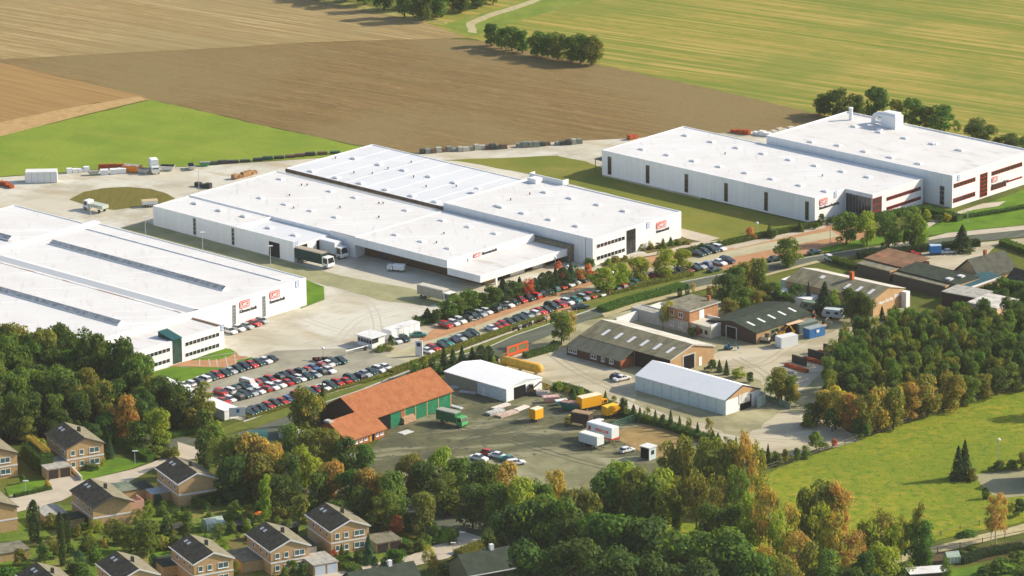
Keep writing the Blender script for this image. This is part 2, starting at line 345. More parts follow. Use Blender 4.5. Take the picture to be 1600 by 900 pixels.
gb = MB(); gb.poly([(-1600, 300, 0), (1600, 300, 0), (1600, 4200, 0), (-1600, 4200, 0)])
tag(gb.build('ground', g_base), kind='structure')
FIELDS = [
 ('ploughed_field_far', [(-260, -260), (640, -260), (560, -30), (478, -3), (640, 27), (672, 37), (740, 58), (700, 60), (480, 66), (350, 74), (180, 82), (0, 93), (-16, 94), (-300, 18)], .02, g_soil_a),
 ('ploughed_field_near', [(-16, 93), (0, 92), (180, 82), (350, 74), (480, 66), (700, 60), (752, 64), (945, 103), (1120, 141), (1290, 181), (1330, 200), (1240, 215), (1180, 206), (985, 217), (655, 240), (545, 224), (400, 194), (300, 169), (235, 156), (215, 152), (110, 124), (0, 97)], .04, g_soil_b),
 ('ploughed_field_side', [(-300, 22), (0, 97), (110, 124), (222, 150), (235, 156), (222, 158), (150, 160), (0, 204), (-300, 290)], .05, g_soil_c),
 ('field_edge', [(-200, 240), (0, 191), (100, 170), (218, 150), (228, 156), (120, 182), (0, 213), (-200, 268)], .055, g_edge),
 ('field_track', [(0, 90), (180, 80), (350, 72), (480, 63), (700, 57), (700, 60), (480, 66), (350, 74.5), (180, 83), (0, 93)], .06, g_soil_a),
 ('stubble_field', [(640, 27), (700, 8), (790, -14), (900, -40), (1200, -180), (2100, -200), (2100, 420), (1700, 262), (1600, 228), (1530, 222), (1400, 200), (1290, 181), (1120, 141), (945, 103), (752, 64), (720, 56), (672, 38)], .03, g_stub),
 ('crop_field', [(-300, 262), (0, 213), (120, 184), (235, 156), (300, 170), (400, 194), (545, 226), (650, 240), (560, 244), (440, 250), (240, 262), (60, 272), (-200, 290), (-300, 300)], .035, g_green),
 ('grass_track', [(690, 40), (720, 30), (800, 8), (900, -25), (960, -40), (1010, -22), (930, 0), (860, 18), (800, 36), (760, 52), (735, 56)], .045, mat('fresh_track_grass', (.20, .25, .039), [((.14, .20, .027), .15, .42, .6, .8), ((.30, .27, .078), .12, .55, .68, .6)], rough=1)),
 ('dirt_track', [(730, 50), (728, 36), (760, 22), (810, 7), (860, -12), (875, -10), (820, 10), (770, 26), (742, 38), (745, 52)], .06, g_path),
 ('field_margin', [(478, -6), (560, 6), (640, 22), (700, 34), (698, 38), (640, 30), (560, 14), (470, -3)], .07, mat('pale_dry_margin', (.36, .32, .109), [((.2, .2, .047), .4, .42, .6, .8)], rough=1)),
 ('works_yard', [(-300, 300), (-150, 289), (0, 277), (130, 268), (300, 260), (440, 251), (560, 243), (650, 240), (830, 224), (985, 216), (1180, 205), (1250, 204), (1240, 240), (1100, 300), (1062, 380), (940, 420), (820, 452), (700, 492), (660, 540), (640, 560), (600, 565), (560, 545), (440, 548), (340, 600), (100, 600), (-300, 560)], .06, g_conc),
 ('works_lawn', [(690, 250), (770, 247), (870, 243), (915, 252), (941, 262), (941, 275), (1272, 352), (1230, 356), (1170, 373), (1120, 384), (1060, 370), (1060, 330), (840, 274), (720, 252)], .09, g_lawn),
 ('works_path', [(1062, 356), (1125, 372), (1100, 379), (1062, 370)], .11, g_pave),
 ('side_lawn', [(1062, 380), (1110, 377), (1170, 372), (1232, 355), (1272, 350), (1290, 348), (1290, 356), (1150, 388), (1062, 392), (1000, 402), (950, 410)], .10, g_pave),
 ('front_bed', [(998, 388), (1030, 378), (1062, 368), (1085, 378), (1050, 388), (1012, 396)], .12, g_bed),
 ('front_bed', [(936, 410), (965, 402), (988, 405), (960, 414), (944, 420)], .12, g_bed),
 ('turning_island', [(108, 312), (130, 300), (160, 294), (200, 292), (235, 295), (262, 303), (274, 310), (250, 318), (220, 322), (180, 328), (140, 322)], .09, mat('dry_mown_grass', (.17, .145, .035), [((.13, .12, .027), .4, .42, .6, .8, (.4, 4))], rough=1)),
 ('shaded_yard', [(188, 357), (225, 346), (241, 352), (460, 411), (530, 430), (640, 450), (700, 470), (670, 478), (600, 470), (530, 450), (470, 436), (350, 405), (240, 372)], .09, mat('shaded_slab_paving', (.33, .32, .172), [((.25, .25, .125), .15, .42, .6, .8), ((.40, .38, .234), .5, .55, .7, .5, (5, 1), SITE)], rough=.95)),  # cast shadow of the central works painted into the slab colour
 ('works_lawn_strip', [(147, 352), (260, 380), (470, 434), (506, 448), (507, 468), (470, 482), (462, 440), (300, 396), (160, 360)], .12, g_turf),
 ('entrance_lawn', [(290, 566), (349, 544), (360, 545), (370, 551), (357, 557.5), (339, 562.5), (297, 563)], .12, g_turf),
 ('entrance_lawn', [(228, 584), (268, 573), (355, 574), (371, 573.5), (371, 563), (393, 558), (401, 561), (330, 590), (275, 612), (262, 610), (240, 596)], .12, g_turf),
 ('entrance_paving', [(262, 573), (284, 566), (297, 563), (340, 562.5), (357, 557.5), (370, 551), (374, 556), (390, 557), (371, 563), (371, 573.5), (340, 574), (284, 572)], .14, g_brick),
 ('upper_car_park', [(640, 560), (655, 530), (690, 505), (760, 480), (860, 448), (930, 425), (1000, 404), (1090, 386), (1190, 366), (1280, 350), (1320, 352), (1400, 366), (1380, 378), (1300, 392), (1197, 408), (1120, 425), (1060, 440), (980, 462), (900, 487), (800, 520), (700, 553), (655, 566)], .085, g_brick),
 ('upper_car_park_lane', [(600, 556), (660, 535), (740, 510), (830, 478), (925, 445), (1000, 422), (1090, 400), (1130, 393), (1200, 379), (1300, 360), (1312, 369), (1200, 391), (1130, 405), (1010, 433), (930, 456), (840, 490), (760, 520), (690, 548), (640, 566)], .10, mat('worn_pale_lane', (.46, .415, .257), [((.38, .34, .211), .15, .45, .6, .8), ((.54, .49, .320), .3, .55, .7, .6, (5, 1), R(47))], rough=.95)),
 ('left_car_park', [(262, 612), (300, 594), (350, 575), (430, 548), (560, 543), (640, 556), (650, 570), (615, 580), (560, 600), (480, 622), (420, 642), (376, 657), (340, 648)], .085, g_lot),
 ('road', [(1760, 336), (1610, 358), (1480, 371), (1390, 384), (1300, 397), (1197, 414), (1130, 429), (1064, 442), (980, 466), (898, 494), (800, 527), (760, 545), (700, 562), (640, 580), (560, 612), (457, 647), (400, 668), (345, 684), (300, 684), (262, 680), (150, 660), (150, 676), (240, 690), (300, 712), (420, 752), (560, 792), (690, 838), (860, 900), (960, 940), (1010, 925), (860, 858), (700, 796), (560, 752), (420, 712), (400, 702), (470, 668), (540, 640), (640, 598), (700, 578), (770, 556), (830, 536), (902, 506), (937, 494), (1000, 474), (1076, 456), (1107, 448), (1197, 429), (1300, 405), (1390, 391), (1530, 377), (1610, 369), (1760, 350)], .11, g_road),
 ('pavement', [(1760, 330), (1600, 352), (1480, 364), (1440, 374), (1390, 381), (1390, 384), (1480, 371), (1610, 358), (1760, 336)], .16, g_pave),
 ('pavement', [(940, 490), (1000, 471), (1100, 446), (1200, 427), (1290, 403), (1300, 405), (1197, 431), (1107, 450), (1000, 477), (945, 496)], .15, g_path),
 ('verge', [(376, 658), (420, 644), (480, 624), (560, 602), (612, 584), (610, 590), (560, 612), (457, 647), (400, 668), (376, 672), (345, 682), (340, 672)], .13, g_verge),
 ('verge', [(700, 556), (760, 536), (830, 508), (900, 485), (905, 490), (898, 494), (800, 527), (760, 545), (700, 562), (680, 566)], .13, g_verge),
 ('verge', [(900, 476), (950, 460), (1000, 448), (1050, 438), (1100, 420), (1130, 420), (1130, 426), (1064, 441), (980, 465), (905, 490)], .13, g_verge),
 ('verge', [(1380, 366), (1460, 352), (1600, 330), (1700, 315), (1760, 330), (1600, 351), (1480, 364), (1430, 372), (1330, 388), (1290, 394), (1280, 388)], .13, g_turf),
 ('works_lawn_right', [(1500, 330), (1540, 318), (1600, 296), (1720, 262), (1720, 320), (1600, 330), (1480, 350), (1440, 352), (1480, 340)], .10, g_turf),
 ('works_path_right', [(1440, 352), (1480, 336), (1535, 318), (1572, 314), (1560, 322), (1520, 328), (1470, 344), (1450, 356)], .14, g_pave),
 ('upper_yard', [(1400, 392), (1480, 386), (1530, 379), (1610, 371), (1760, 352), (1760, 380), (1600, 384), (1560, 380), (1520, 420), (1470, 430), (1430, 420), (1380, 408)], .09, g_gravel),
 ('storage_yard', [(1150, 470), (1230, 500), (1265, 470), (1330, 470), (1420, 480), (1360, 520), (1320, 560), (1300, 600), (1290, 640), (1350, 690), (1240, 712), (1190, 700), (1090, 688), (1000, 650), (900, 620), (800, 580), (775, 560), (800, 545), (850, 528), (880, 512), (920, 500), (1000, 480), (1080, 462)], .075, g_mid),
 ('storage_yard_gravel', [(1110, 560), (1150, 540), (1220, 545), (1300, 520), (1340, 500), (1330, 540), (1290, 580), (1240, 620), (1190, 600), (1150, 580)], .095, g_gravel),
 ('storage_yard_gravel', [(1190, 664), (1230, 640), (1290, 650), (1345, 688), (1240, 712), (1140, 694)], .115, g_gravel),
 ('storage_yard_gravel', [(800, 556), (850, 540), (900, 545), (960, 575), (1000, 600), (990, 630), (1180, 690), (1330, 690), (1230, 712), (1120, 690), (1000, 652), (900, 610), (850, 590)], .095, g_gravel),
 ('contractor_yard', [(572, 752), (558, 722), (590, 690), (612, 668), (640, 640), (700, 630), (700, 600), (760, 600), (880, 612), (960, 640), (1060, 670), (1100, 692), (1030, 740), (960, 770), (880, 775), (760, 755), (640, 760)], .10, g_moss),
 ('contractor_yard_worn', [(640, 720), (720, 712), (780, 722), (850, 708), (940, 715), (1000, 712), (960, 745), (880, 765), (800, 760), (700, 740), (620, 748)], .12, mat('worn_olive_asphalt', (.255, .245, .136), [((.17, .165, .090), .09, .45, .58, .85), ((.34, .325, .195), .12, .5, .62, .8, (4, 1), SITE), ((.11, .11, .062), .4, .58, .7, .7)], rough=.95)),
 ('sandy_ground', [(965, 672), (1010, 662), (1060, 672), (1090, 688), (1040, 720), (1010, 710), (990, 700), (968, 688)], .14, g_sand),
 ('meadow', [(1180, 750), (1240, 722), (1340, 688), (1470, 642), (1600, 603), (1760, 560), (1800, 830), (1600, 815), (1470, 842), (1400, 858), (1380, 940), (1150, 940), (1010, 840), (1060, 812), (1120, 830)], .08, g_meadow),
 ('farm_yard', [(1520, 742), (1560, 736), (1600, 730), (1720, 700), (1720, 790), (1600, 775), (1560, 778), (1540, 765)], .10, mat('farm_paving', (.33, .31, .183), [((.28, .27, .156), .3, .42, .6, .8)], rough=1)),
 ('gravel_path', [(1760, 790), (1600, 818), (1500, 843), (1440, 858), (1390, 872), (1395, 882), (1470, 862), (1600, 832), (1760, 808)], .11, g_path),
 ('vegetable_plot', [(1440, 868), (1500, 858), (1560, 850), (1610, 842), (1610, 858), (1540, 876), (1480, 882), (1450, 880)], .11, g_soil_dark),
 ('garden_lawn', [(1470, 892), (1540, 882), (1620, 876), (1620, 910), (1450, 910)], .11, g_turf),
 ('street', [(330, 712), (316, 716), (270, 720), (249, 727), (200, 754), (157, 755), (130, 764), (97, 782), (20, 802), (-60, 822), (-60, 790), (0, 778), (72, 762), (100, 757), (131, 751), (208, 733), (234, 724), (250, 717), (279, 706), (277, 690), (306, 699)], .17, g_pave),
 ('driveway', [(72, 762), (100, 757), (131, 751), (107, 738), (84, 741), (78, 748)], .18, g_pave),
 ('street', [(717, 828), (770, 845), (742, 850), (716, 862), (700, 872), (640, 886), (560, 905), (520, 915), (480, 912), (540, 890), (640, 868), (674, 853), (701, 847), (718, 838)], .17, g_pave),
 ('driveway', [(492, 896), (523, 890), (548, 900), (560, 912), (480, 915)], .18, g_pave),
 ('garden_lawn', [(8, 762), (40, 752), (70, 750), (78, 764), (50, 768), (14, 778)], .12, g_turf),
 ('garden_lawn', [(118, 740), (150, 728), (180, 714), (230, 722), (206, 732), (131, 751)], .12, g_turf),
 ('garden_lawn', [(232, 860), (250, 852), (272, 866), (262, 876), (240, 875)], .12, g_turf),
 ('garden_lawn', [(134, 862), (170, 852), (186, 860), (150, 872)], .12, g_turf),
 ('garden_lawn', [(552, 880), (585, 872), (590, 884), (566, 890)], .12, g_turf),
 ('garden_lawn', [(-20, 878), (30, 872), (60, 890), (20, 905), (-20, 905)], .12, g_turf),
 ('garden_lawn', [(680, 836), (702, 822), (718, 832), (700, 846), (672, 850)], .12, g_turf),
 ('vegetable_plot', [(350, 845), (395, 835), (420, 850), (370, 866)], .11, mat('vegetable_rows', (.19, .14, .055), [((.10, .15, .023), .8, .45, .6, .9, (5, .8), R(40))], rough=1)),
 ('garden_ground', [(-60, 760), (100, 790), (240, 770), (330, 760), (420, 790), (520, 800), (600, 850), (640, 905), (-60, 930)], .045, mat('garden_grass', (.14, .20, .027), [((.09, .15, .020), .12, .44, .58, .85), ((.27, .22, .070), .10, .52, .6, .8), ((.19, .25, .031), .25, .5, .6, .7), ((.11, .085, .039), .35, .6, .66, .8), ((.07, .11, .016), .9, .54, .64, .7)], rough=1, bump=.5, bscale=1.4)),
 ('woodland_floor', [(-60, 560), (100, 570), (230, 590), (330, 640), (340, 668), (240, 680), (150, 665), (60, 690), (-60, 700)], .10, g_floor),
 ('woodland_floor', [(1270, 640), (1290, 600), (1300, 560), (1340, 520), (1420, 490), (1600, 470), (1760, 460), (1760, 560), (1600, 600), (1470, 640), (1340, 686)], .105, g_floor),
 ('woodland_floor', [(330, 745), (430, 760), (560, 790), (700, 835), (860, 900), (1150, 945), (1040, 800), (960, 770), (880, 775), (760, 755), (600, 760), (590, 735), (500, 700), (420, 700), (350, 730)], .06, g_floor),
]
for n, pts, z, m in FIELDS: sheet(n, pts, z, m)
# kerb along the main road, car park edge stones
def strip(name, line, w, h, m, z0=0.0):
    b = MB(); pts = [P(x, y) for x, y in line]
    for a, c in zip(pts[:-1], pts[1:]):
        d = (c - a).normalized(); n = Vector((-d.y, d.x, 0)) * w / 2
        e = d * .02
        b.prism([(a - n - e).to_2d(), (c - n + e).to_2d(), (c + n + e).to_2d(), (a + n - e).to_2d()], z0, h)
    return tag(b.build(name, m), kind='structure')
strip('kerb', [(380, 660), (420, 645), (480, 625), (560, 602), (612, 583)], .6, .24, concrete_m)
strip('kerb', [(690, 560), (740, 541), (800, 519), (850, 499), (900, 483)], .5, .24, concrete_m)
strip('kerb', [(457, 647), (560, 611.5), (640, 579.5), (700, 561.5), (760, 544.5), (800, 526.5), (898, 493.5), (980, 465.5), (1064, 441.5), (1130, 428.5), (1197, 413.5), (1300, 396.5), (1390, 383.5)], .3, .22, concrete_m)
# joints between the concrete slabs of the yard, bay lines of the car parks
jb = MB()
for k in range(26):
    u = -872 + k * 6.0
for k in range(14):
    v = 768 + k * 6.0
for (a, c) in [((300, 562), (372, 551)), ((312, 562), (312, 573)), ((326, 562), (329, 574)), ((338, 562), (340, 574)), ((352, 558), (356, 574)), ((366, 554), (370, 575))]:
    p, q = P(*a), P(*c); d = (q - p).normalized(); n = Vector((-d.y, d.x, 0)) * .12
    jb.poly([(x.x, x.y, .155) for x in (p - n, q - n, q + n, p + n)])
tag(jb.build('paving_band', concrete_m), kind='structure')

# tyre tracks where lorries and cars turn on the yards
def tracks(line, z, m, gauge=1.9, w=.32):
    pts = [P(x, y) for x, y in line]; sm = []
    for i in range(len(pts) - 1):
        p0, p1, p2, p3 = pts[max(i - 1, 0)], pts[i], pts[i + 1], pts[min(i + 2, len(pts) - 1)]
        for k in range(8):
            t = k / 8; sm.append(.5 * ((2 * p1) + (p2 - p0) * t + (2 * p0 - 5 * p1 + 4 * p2 - p3) * t * t + (3 * p1 - p0 - 3 * p2 + p3) * t ** 3))
    sm.append(pts[-1])
    for s_ in (-gauge / 2, gauge / 2):
        b = MB(); row_ = []
        for i, p in enumerate(sm):
            d = (sm[min(i + 1, len(sm) - 1)] - sm[max(i - 1, 0)]).normalized(); n = Vector((-d.y, d.x, 0))
            row_.append((p + n * (s_ - w / 2), p + n * (s_ + w / 2)))
        for a, c in zip(row_[:-1], row_[1:]): b.poly([(a[0].x, a[0].y, z), (c[0].x, c[0].y, z), (c[1].x, c[1].y, z), (a[1].x, a[1].y, z)])
        tag(b.build('tyre_track', m), kind='structure')
tk_a = mat('tyre_dust_dark', (.475, .435, .355), rough=1); tk_b = mat('tyre_dust_brown', (.36, .32, .23), rough=1); tk_c = mat('tyre_mark_dark', (.09, .09, .065), rough=1)
for i, l in enumerate(([(500, 425), (540, 445), (580, 480), (590, 520), (575, 548)], [(660, 480), (610, 485), (560, 500), (520, 540)], [(480, 430), (450, 440), (430, 470), (480, 500), (540, 520)], [(60, 300), (140, 285), (260, 285), (340, 275)], [(90, 330), (180, 345), (260, 335), (300, 300)], [(700, 246), (820, 232), (930, 226)])):
    tracks(l, .065 + i * .001, tk_a)
for i, l in enumerate(([(850, 545), (900, 580), (960, 610), (1040, 650), (1130, 680), (1230, 690)], [(1130, 575), (1190, 570), (1240, 540), (1300, 520)], [(1150, 560), (1200, 590), (1180, 610)])):
    tracks(l, .118 + i * .001, tk_b)
for i, l in enumerate(([(660, 720), (740, 690), (830, 680), (900, 700)], [(620, 730), (700, 700), (790, 665), (850, 640)], [(720, 670), (800, 690), (900, 720), (960, 735)])):
    tracks(l, .124 + i * .001, tk_c)
# ================================================================ the white works buildings
def v_at(u, z, px):
    a = W(u, 0, z) - EYE; d = Vector((VS.x, VS.y, 0)); k = (px - 800.0) / FOCAL
    return (k * a.dot(FWD) - a.dot(RIGHT)) / (d.dot(RIGHT) - k * d.dot(FWD))
def u_at(v, z, px):
    a = W(0, v, z) - EYE; d = Vector((US.x, US.y, 0)); k = (px - 800.0) / FOCAL
    return (k * a.dot(FWD) - a.dot(RIGHT)) / (d.dot(RIGHT) - k * d.dot(FWD))
def ray(px, py): return (FWD * FOCAL + RIGHT * (px - 800.0) - UP * (py - 450.0)).normalized()
def onU(u, px, py):
    """(v, z) of a mark on a wall that stands at u"""
    d = ray(px, py); n = Vector((US.x, US.y, 0)); t = (u - EYE.dot(n)) / d.dot(n); p = EYE + d * t
    return p.to_2d().dot(VS), p.z
def onV(v, px, py):
    d = ray(px, py); n = Vector((VS.x, VS.y, 0)); t = (v - EYE.dot(n)) / d.dot(n); p = EYE + d * t
    return p.to_2d().dot(US), p.z

def hall(parent, u0, u1, v0, v1, h, wall=white_wall, roofm=white_roof, drop=.3, name='wall', z0=0.0, pw=.3):
    """walls with a parapet and the sunken roof sheet; coordinates relative to the parent's foot"""
    b = MB()
    b.box(u0, v0, z0, u1, v1, h - drop)
    for x0, y0, x1, y1 in ((u0, v0, u1, v0 + pw), (u0, v1 - pw, u1, v1), (u0, v0 + pw, u0 + pw, v1 - pw), (u1 - pw, v0 + pw, u1, v1 - pw)):
        b.box(x0, y0, h - drop, x1, y1, h)
    w = b.build(name, wall, parent)
    r = MB(); r.box(u0 + pw, v0 + pw, h - drop, u1 - pw, v1 - pw, h - drop + .12)
    rf = r.build('roof', roofm, parent)
    return w, rf

# skylight dome and roof vent meshes, shared by all copies
def skylight_mesh():
    b = MB(); b.box(-.95, -.75, 0, .95, .75, .35, 0)
    b.loft([[(-.9, -.7, .25), (.9, -.7, .25), (.9, .7, .25), (-.9, .7, .25)], [(-.7, -.5, .42), (.7, -.5, .42), (.7, .5, .42), (-.7, .5, .42)], [(-.3, -.2, .5), (.3, -.2, .5), (.3, .2, .5), (-.3, .2, .5)]], 1)
    o = b.build('skylight', [parapet_m, mat('milky_skylight', (.80, .80, .80), rough=.3)])
    return o
_sky = skylight_mesh()
def vent_mesh():
    b = MB(); b.cyl((0, 0, 0), (0, 0, .5), .16, n=8); b.cyl((0, 0, .45), (0, 0, .65), .3, .28, n=8); b.cyl((0, 0, .65), (0, 0, .78), .28, .08, n=8)
    return b.build('roof_vent', mat('dark_roof_vent', (.2, .17, .15), rough=.7))
_vent = vent_mesh()
_first = {'s': True, 'v': True}
def put(proto, key, parent, loc, sc=1.0, rz=0.0):
    if _first[key]: o = proto; _first[key] = False
    else: o = proto.copy(); COL.objects.link(o)
    o.parent = parent; o.location = loc; o.scale = (sc, sc, sc); o.rotation_euler = (0, 0, rz)
    return o
def roofpoints(parent, org, z, sky=(), vents=()):
    for (x, y) in sky:
        u, v = UV(x, y, z); put(_sky, 's', parent, (u - org[0], v - org[1], z))
    for (x, y) in vents:
        u, v = UV(x, y, z); put(_vent, 'v', parent, (u - org[0], v - org[1], z), .85)

def window_strip(parent, org, u, v0, v1, z0, z1, n, frame, glass=dark_glass, name='window_strip', proud=.06):
    """a run of windows on a wall that faces +u"""
    x = u - org[0] + .004; y0, y1 = v0 - org[1], v1 - org[1]
    b = MB(); f = .12
    b.box(x, y0, z0, x + proud, y1, z0 + f); b.box(x, y0, z1 - f, x + proud, y1, z1)
    for k in range(n + 1):
        y = y0 + (y1 - y0 - f) * k / n
        b.box(x, y, z0 + f, x + proud, y + f, z1 - f)
    o = b.build(name, frame, parent)
    g = MB(); g.box(x - .002, y0 + .02, z0 + .02, x + .03, y1 - .02, z1 - .02)
    g.build('pane', glass, o)
    return o
def tall_window(parent, org, v, u0, u1, z0, z1, m=dark_glass, n=4, frame=metal_grey):
    """a full height window on a wall that faces -v"""
    y = v - org[1] - .004
    b = MB(); x0, x1 = u0 - org[0], u1 - org[0]
    b.box(x0, y - .08, z0, x0 + .12, y, z1); b.box(x1 - .12, y - .08, z0, x1, y, z1)
    for k in range(n + 1):
        z = z0 + (z1 - z0 - .12) * k / n
        b.box(x0 + .12, y - .08, z, x1 - .12, y, z + .12)
    o = b.build('window', frame, parent)
    g = MB(); g.box(x0 + .03, y - .03, z0 + .03, x1 - .03, y + .002, z1 - .03); g.build('pane', m, o)
    return o
def tall_window_u(parent, org, u, v0, v1, z0, z1, m=dark_glass, n=4, frame=metal_grey, name='window', mull=0):
    x = u - org[0] + .004; y0, y1 = v0 - org[1], v1 - org[1]
    b = MB(); b.box(x, y0, z0, x + .08, y0 + .12, z1); b.box(x, y1 - .12, z0, x + .08, y1, z1)
    for k in range(n + 1):
        z = z0 + (z1 - z0 - .12) * k / n
        b.box(x, y0 + .12, z, x + .08, y1 - .12, z + .12)
    for k in range(mull):
        y = y0 + (y1 - y0) * (k + 1) / (mull + 1)
        b.box(x + .002, y - .05, z0 + .01, x + .076, y + .05, z1 - .01)
    o = b.build(name, frame, parent)
    g = MB(); g.box(x - .002, y0 + .03, z0 + .03, x + .03, y1 - .03, z1 - .03); g.build('pane', m, o)
    return o
def lettering(name, text, parent, loc, size, m, rz=R(90), width=None):
    """raised letters on a wall; faces +x of the parent when rz is 90 degrees"""
    cu = bpy.data.curves.new(name, 'FONT'); cu.body = text; cu.size = size; cu.extrude = .03; cu.offset = size * .02
    cu.materials.append(m)
    o = bpy.data.objects.new(name, cu); COL.objects.link(o)
    o.parent = parent; o.location = loc; o.rotation_euler = (R(90), 0, rz)
    bpy.context.view_layer.update()
    w = o.dimensions.x
    me = bpy.data.meshes.new_from_object(o.evaluated_get(bpy.context.evaluated_depsgraph_get()))
    me.name = name
    q = bpy.data.objects.new(name, me); COL.objects.link(q)
    q.parent = parent; q.location = loc; q.rotation_euler = (R(90), 0, rz)
    if width and w > 0: q.scale = (width / w, 1, 1)
    bpy.data.objects.remove(o)
    q.name = name
    return q
def company_sign(parent, org, u, v, z, w, h, word, wordw, dy=None, dz=None, wsize=None):
    """red rounded logo plate with white letters, the department's name in black below"""
    x = u - org[0] + .01; y = v - org[1]
    def rr(y0, z0, w, h, r, x0, x1, m, b):
        pts = []
        for cx, cz, a0 in ((y0 + w - r, z0 + r, -90), (y0 + w - r, z0 + h - r, 0), (y0 + r, z0 + h - r, 90), (y0 + r, z0 + r, 180)):
            for k in range(4):
                a = R(a0 + 30 * k); pts.append((cx + r * math.cos(a), cz + r * math.sin(a)))
        b.loft([[(x0, p, q) for p, q in pts], [(x1, p, q) for p, q in pts]], m)
    b = MB(); rr(y, z, w, h, h * .25, x, x + .10, 0, b)
    plate = b.build('sign_plate', red_sign, parent)
    b = MB(); rr(y + h * .1, z + h * .1, w - h * .2, h * .8, h * .2, x + .10, x + .115, 0, b)
    b.build('sign_line', white_paint, plate)
    b = MB(); rr(y + h * .17, z + h * .17, w - h * .34, h * .66, h * .16, x + .115, x + .13, 0, b)
    b.build('sign_field', red_sign, plate)
    lettering('logo_letters', 'LMKS', plate, (x + .165, y + h * .26, z + h * .25), h * .68, white_paint, width=w - h * .52)
    s = wsize or h * .62
    lettering('sign_lettering', word, parent, (x + .04, y + (dy or 0), z + (dz if dz is not None else -s * .95)), s, black_sign, width=wordw)
def number_sign(parent, org, u, v, z, w, h):
    """blue building number plate near the roof edge"""
    x = u - org[0] + .01; y = v - org[1]
    b = MB(); b.box(x, y, z, x + .08, y + w, z + h); o = b.build('number_plate', white_paint, parent)
    b = MB(); t = w * .13
    b.box(x + .08, y, z, x + .10, y + w, z + t); b.box(x + .08, y, z + h - t, x + .10, y + w, z + h)
    b.box(x + .08, y, z + t, x + .10, y + t, z + h - t); b.box(x + .08, y + w - t, z + t, x + .10, y + w, z + h - t)
    b.box(x + .08, y + w * .42, z + h * .25, x + .10, y + w * .58, z + h * .75)
    b.box(x + .08, y + w * .30, z + h * .62, x + .10, y + w * .415, z + h * .72)
    b.build('number_mark', blue_sign, o)

# ---------------------------------------------------------------- left works hall
o0 = (-833.0, 776.0)
H = thing('factory_hall', 'largest white works hall with long ridged roof lights, cut by the left edge', 'factory', W(*o0), SITE)
rel = lambda u, v: (u - o0[0], v - o0[1])
b = MB()
hall(H, -77, 0, -41, 39, 7.3)
hall(H, -107, -77.3, -46, 37, 7.1, name='side_wing_wall')
b = MB(); b.box(-78.2, -41, 7.12, -76.2, 39.2, 7.75); b.build('fire_wall', parapet_m, H)
# long ridge lights: low glazed ridge, sunny face painted pale, shaded face grey
def ridge_light(u0, u1, v, w=2.4, h=1.1, m=None):
    b = MB(); u0, u1, v = u0 - o0[0], u1 - o0[0], v - o0[1]
    z = 7.1
    b.box(u0, v - w / 2, z, u1, v + w / 2, z + .35, 0)
    b.add([(u0, v - w / 2, z + .35), (u1, v - w / 2, z + .35), (u1, v, z + h), (u0, v, z + h)], [(0, 1, 2, 3)], 1)
    b.add([(u1, v + w / 2, z + .35), (u0, v + w / 2, z + .35), (u0, v, z + h), (u1, v, z + h)], [(0, 1, 2, 3)], 0)
    b.add([(u0, v + w / 2, z + .35), (u0, v - w / 2, z + .35), (u0, v, z + h)], [(0, 1, 2)], 0)
    b.add([(u1, v - w / 2, z + .35), (u1, v + w / 2, z + .35), (u1, v, z + h)], [(0, 1, 2)], 0)
    n = int((u1 - u0) / 2.2)
    for k in range(1, n):
        x = u0 + (u1 - u0) * k / n
        b.add([(x - .06, v - w / 2 - .02, z + .37), (x + .06, v - w / 2 - .02, z + .37), (x + .06, v - .02, z + h + .03), (x - .06, v - .02, z + h + .03)], [(0, 1, 2, 3)], 0)
    return b.build('roof_light', [parapet_m, mat('grey_roof_glazing', (.50, .50, .48), [((.26, .27, .26), .8, .42, .6, .85)], rough=.35)], H)
ridge_light(-904.5, -840.5, 794.6)
ridge_light(-898.0, -838.5, 757.6)
ridge_light(-938.0, -915.0, 790.0)
# valley gutter
b = MB(); b.add([(-72, -.9, 7.125), (0.0 - .4, -.9, 7.125), (-.4, 1.4, 7.6), (-72, 1.4, 7.6)], [(0, 1, 2, 3)]); b.add([(-72, 1.4, 7.6), (-.4, 1.4, 7.6), (-.4, 3.4, 7.125), (-72, 3.4, 7.125)], [(0, 1, 2, 3)], 1)
b.build('valley_upstand', [mat('shaded_upstand', (.52, .54, .55), rough=.6), white_roof], H)  # shade painted grey on the slope turned from the sun, other slope white
b = MB(); b.box(-76, -2.2, 7.122, -2, -1.9, 7.2); b.build('gutter', mat('rusty_gutter', (.35, .2, .13), [((.7, .68, .65), .15, .45, .55, 1)], rough=.9), H)
for y in (33.2,):
    b = MB(); b.box(-75, y, 7.122, -3, y + .3, 7.35); b.build('roof_rail', mat('grey_rail', (.66, .66, .65), [((.78, .78, .78), .2, .45, .55, 1)], rough=.8), H)
# tall front windows, signs
for xl, xr, yb, yt in ((363, 368.5, 510, 477), (410, 415, 498, 463)):
    v0, v1 = v_at(-833, 3, xl), v_at(-833, 3, xr); _, z1 = onU(-833, xl, yt)
    tall_window_u(H, o0, -833, v0, v1, .5, max(z1, 5.2), grey_glass, n=6)
vv, zz = onU(-833, 374, 483); company_sign(H, o0, -833, vv, zz, 3.6, 1.9, 'Klimatechnik', 6.0)
vv, zz = onU(-833, 421, 468); company_sign(H, o0, -833, vv, zz, 3.6, 1.9, 'Raumtechnik', 5.4)
vv, zz = onU(-833, 461.5, 449.5); number_sign(H, o0, -833, vv, zz, 1.2, 1.7)
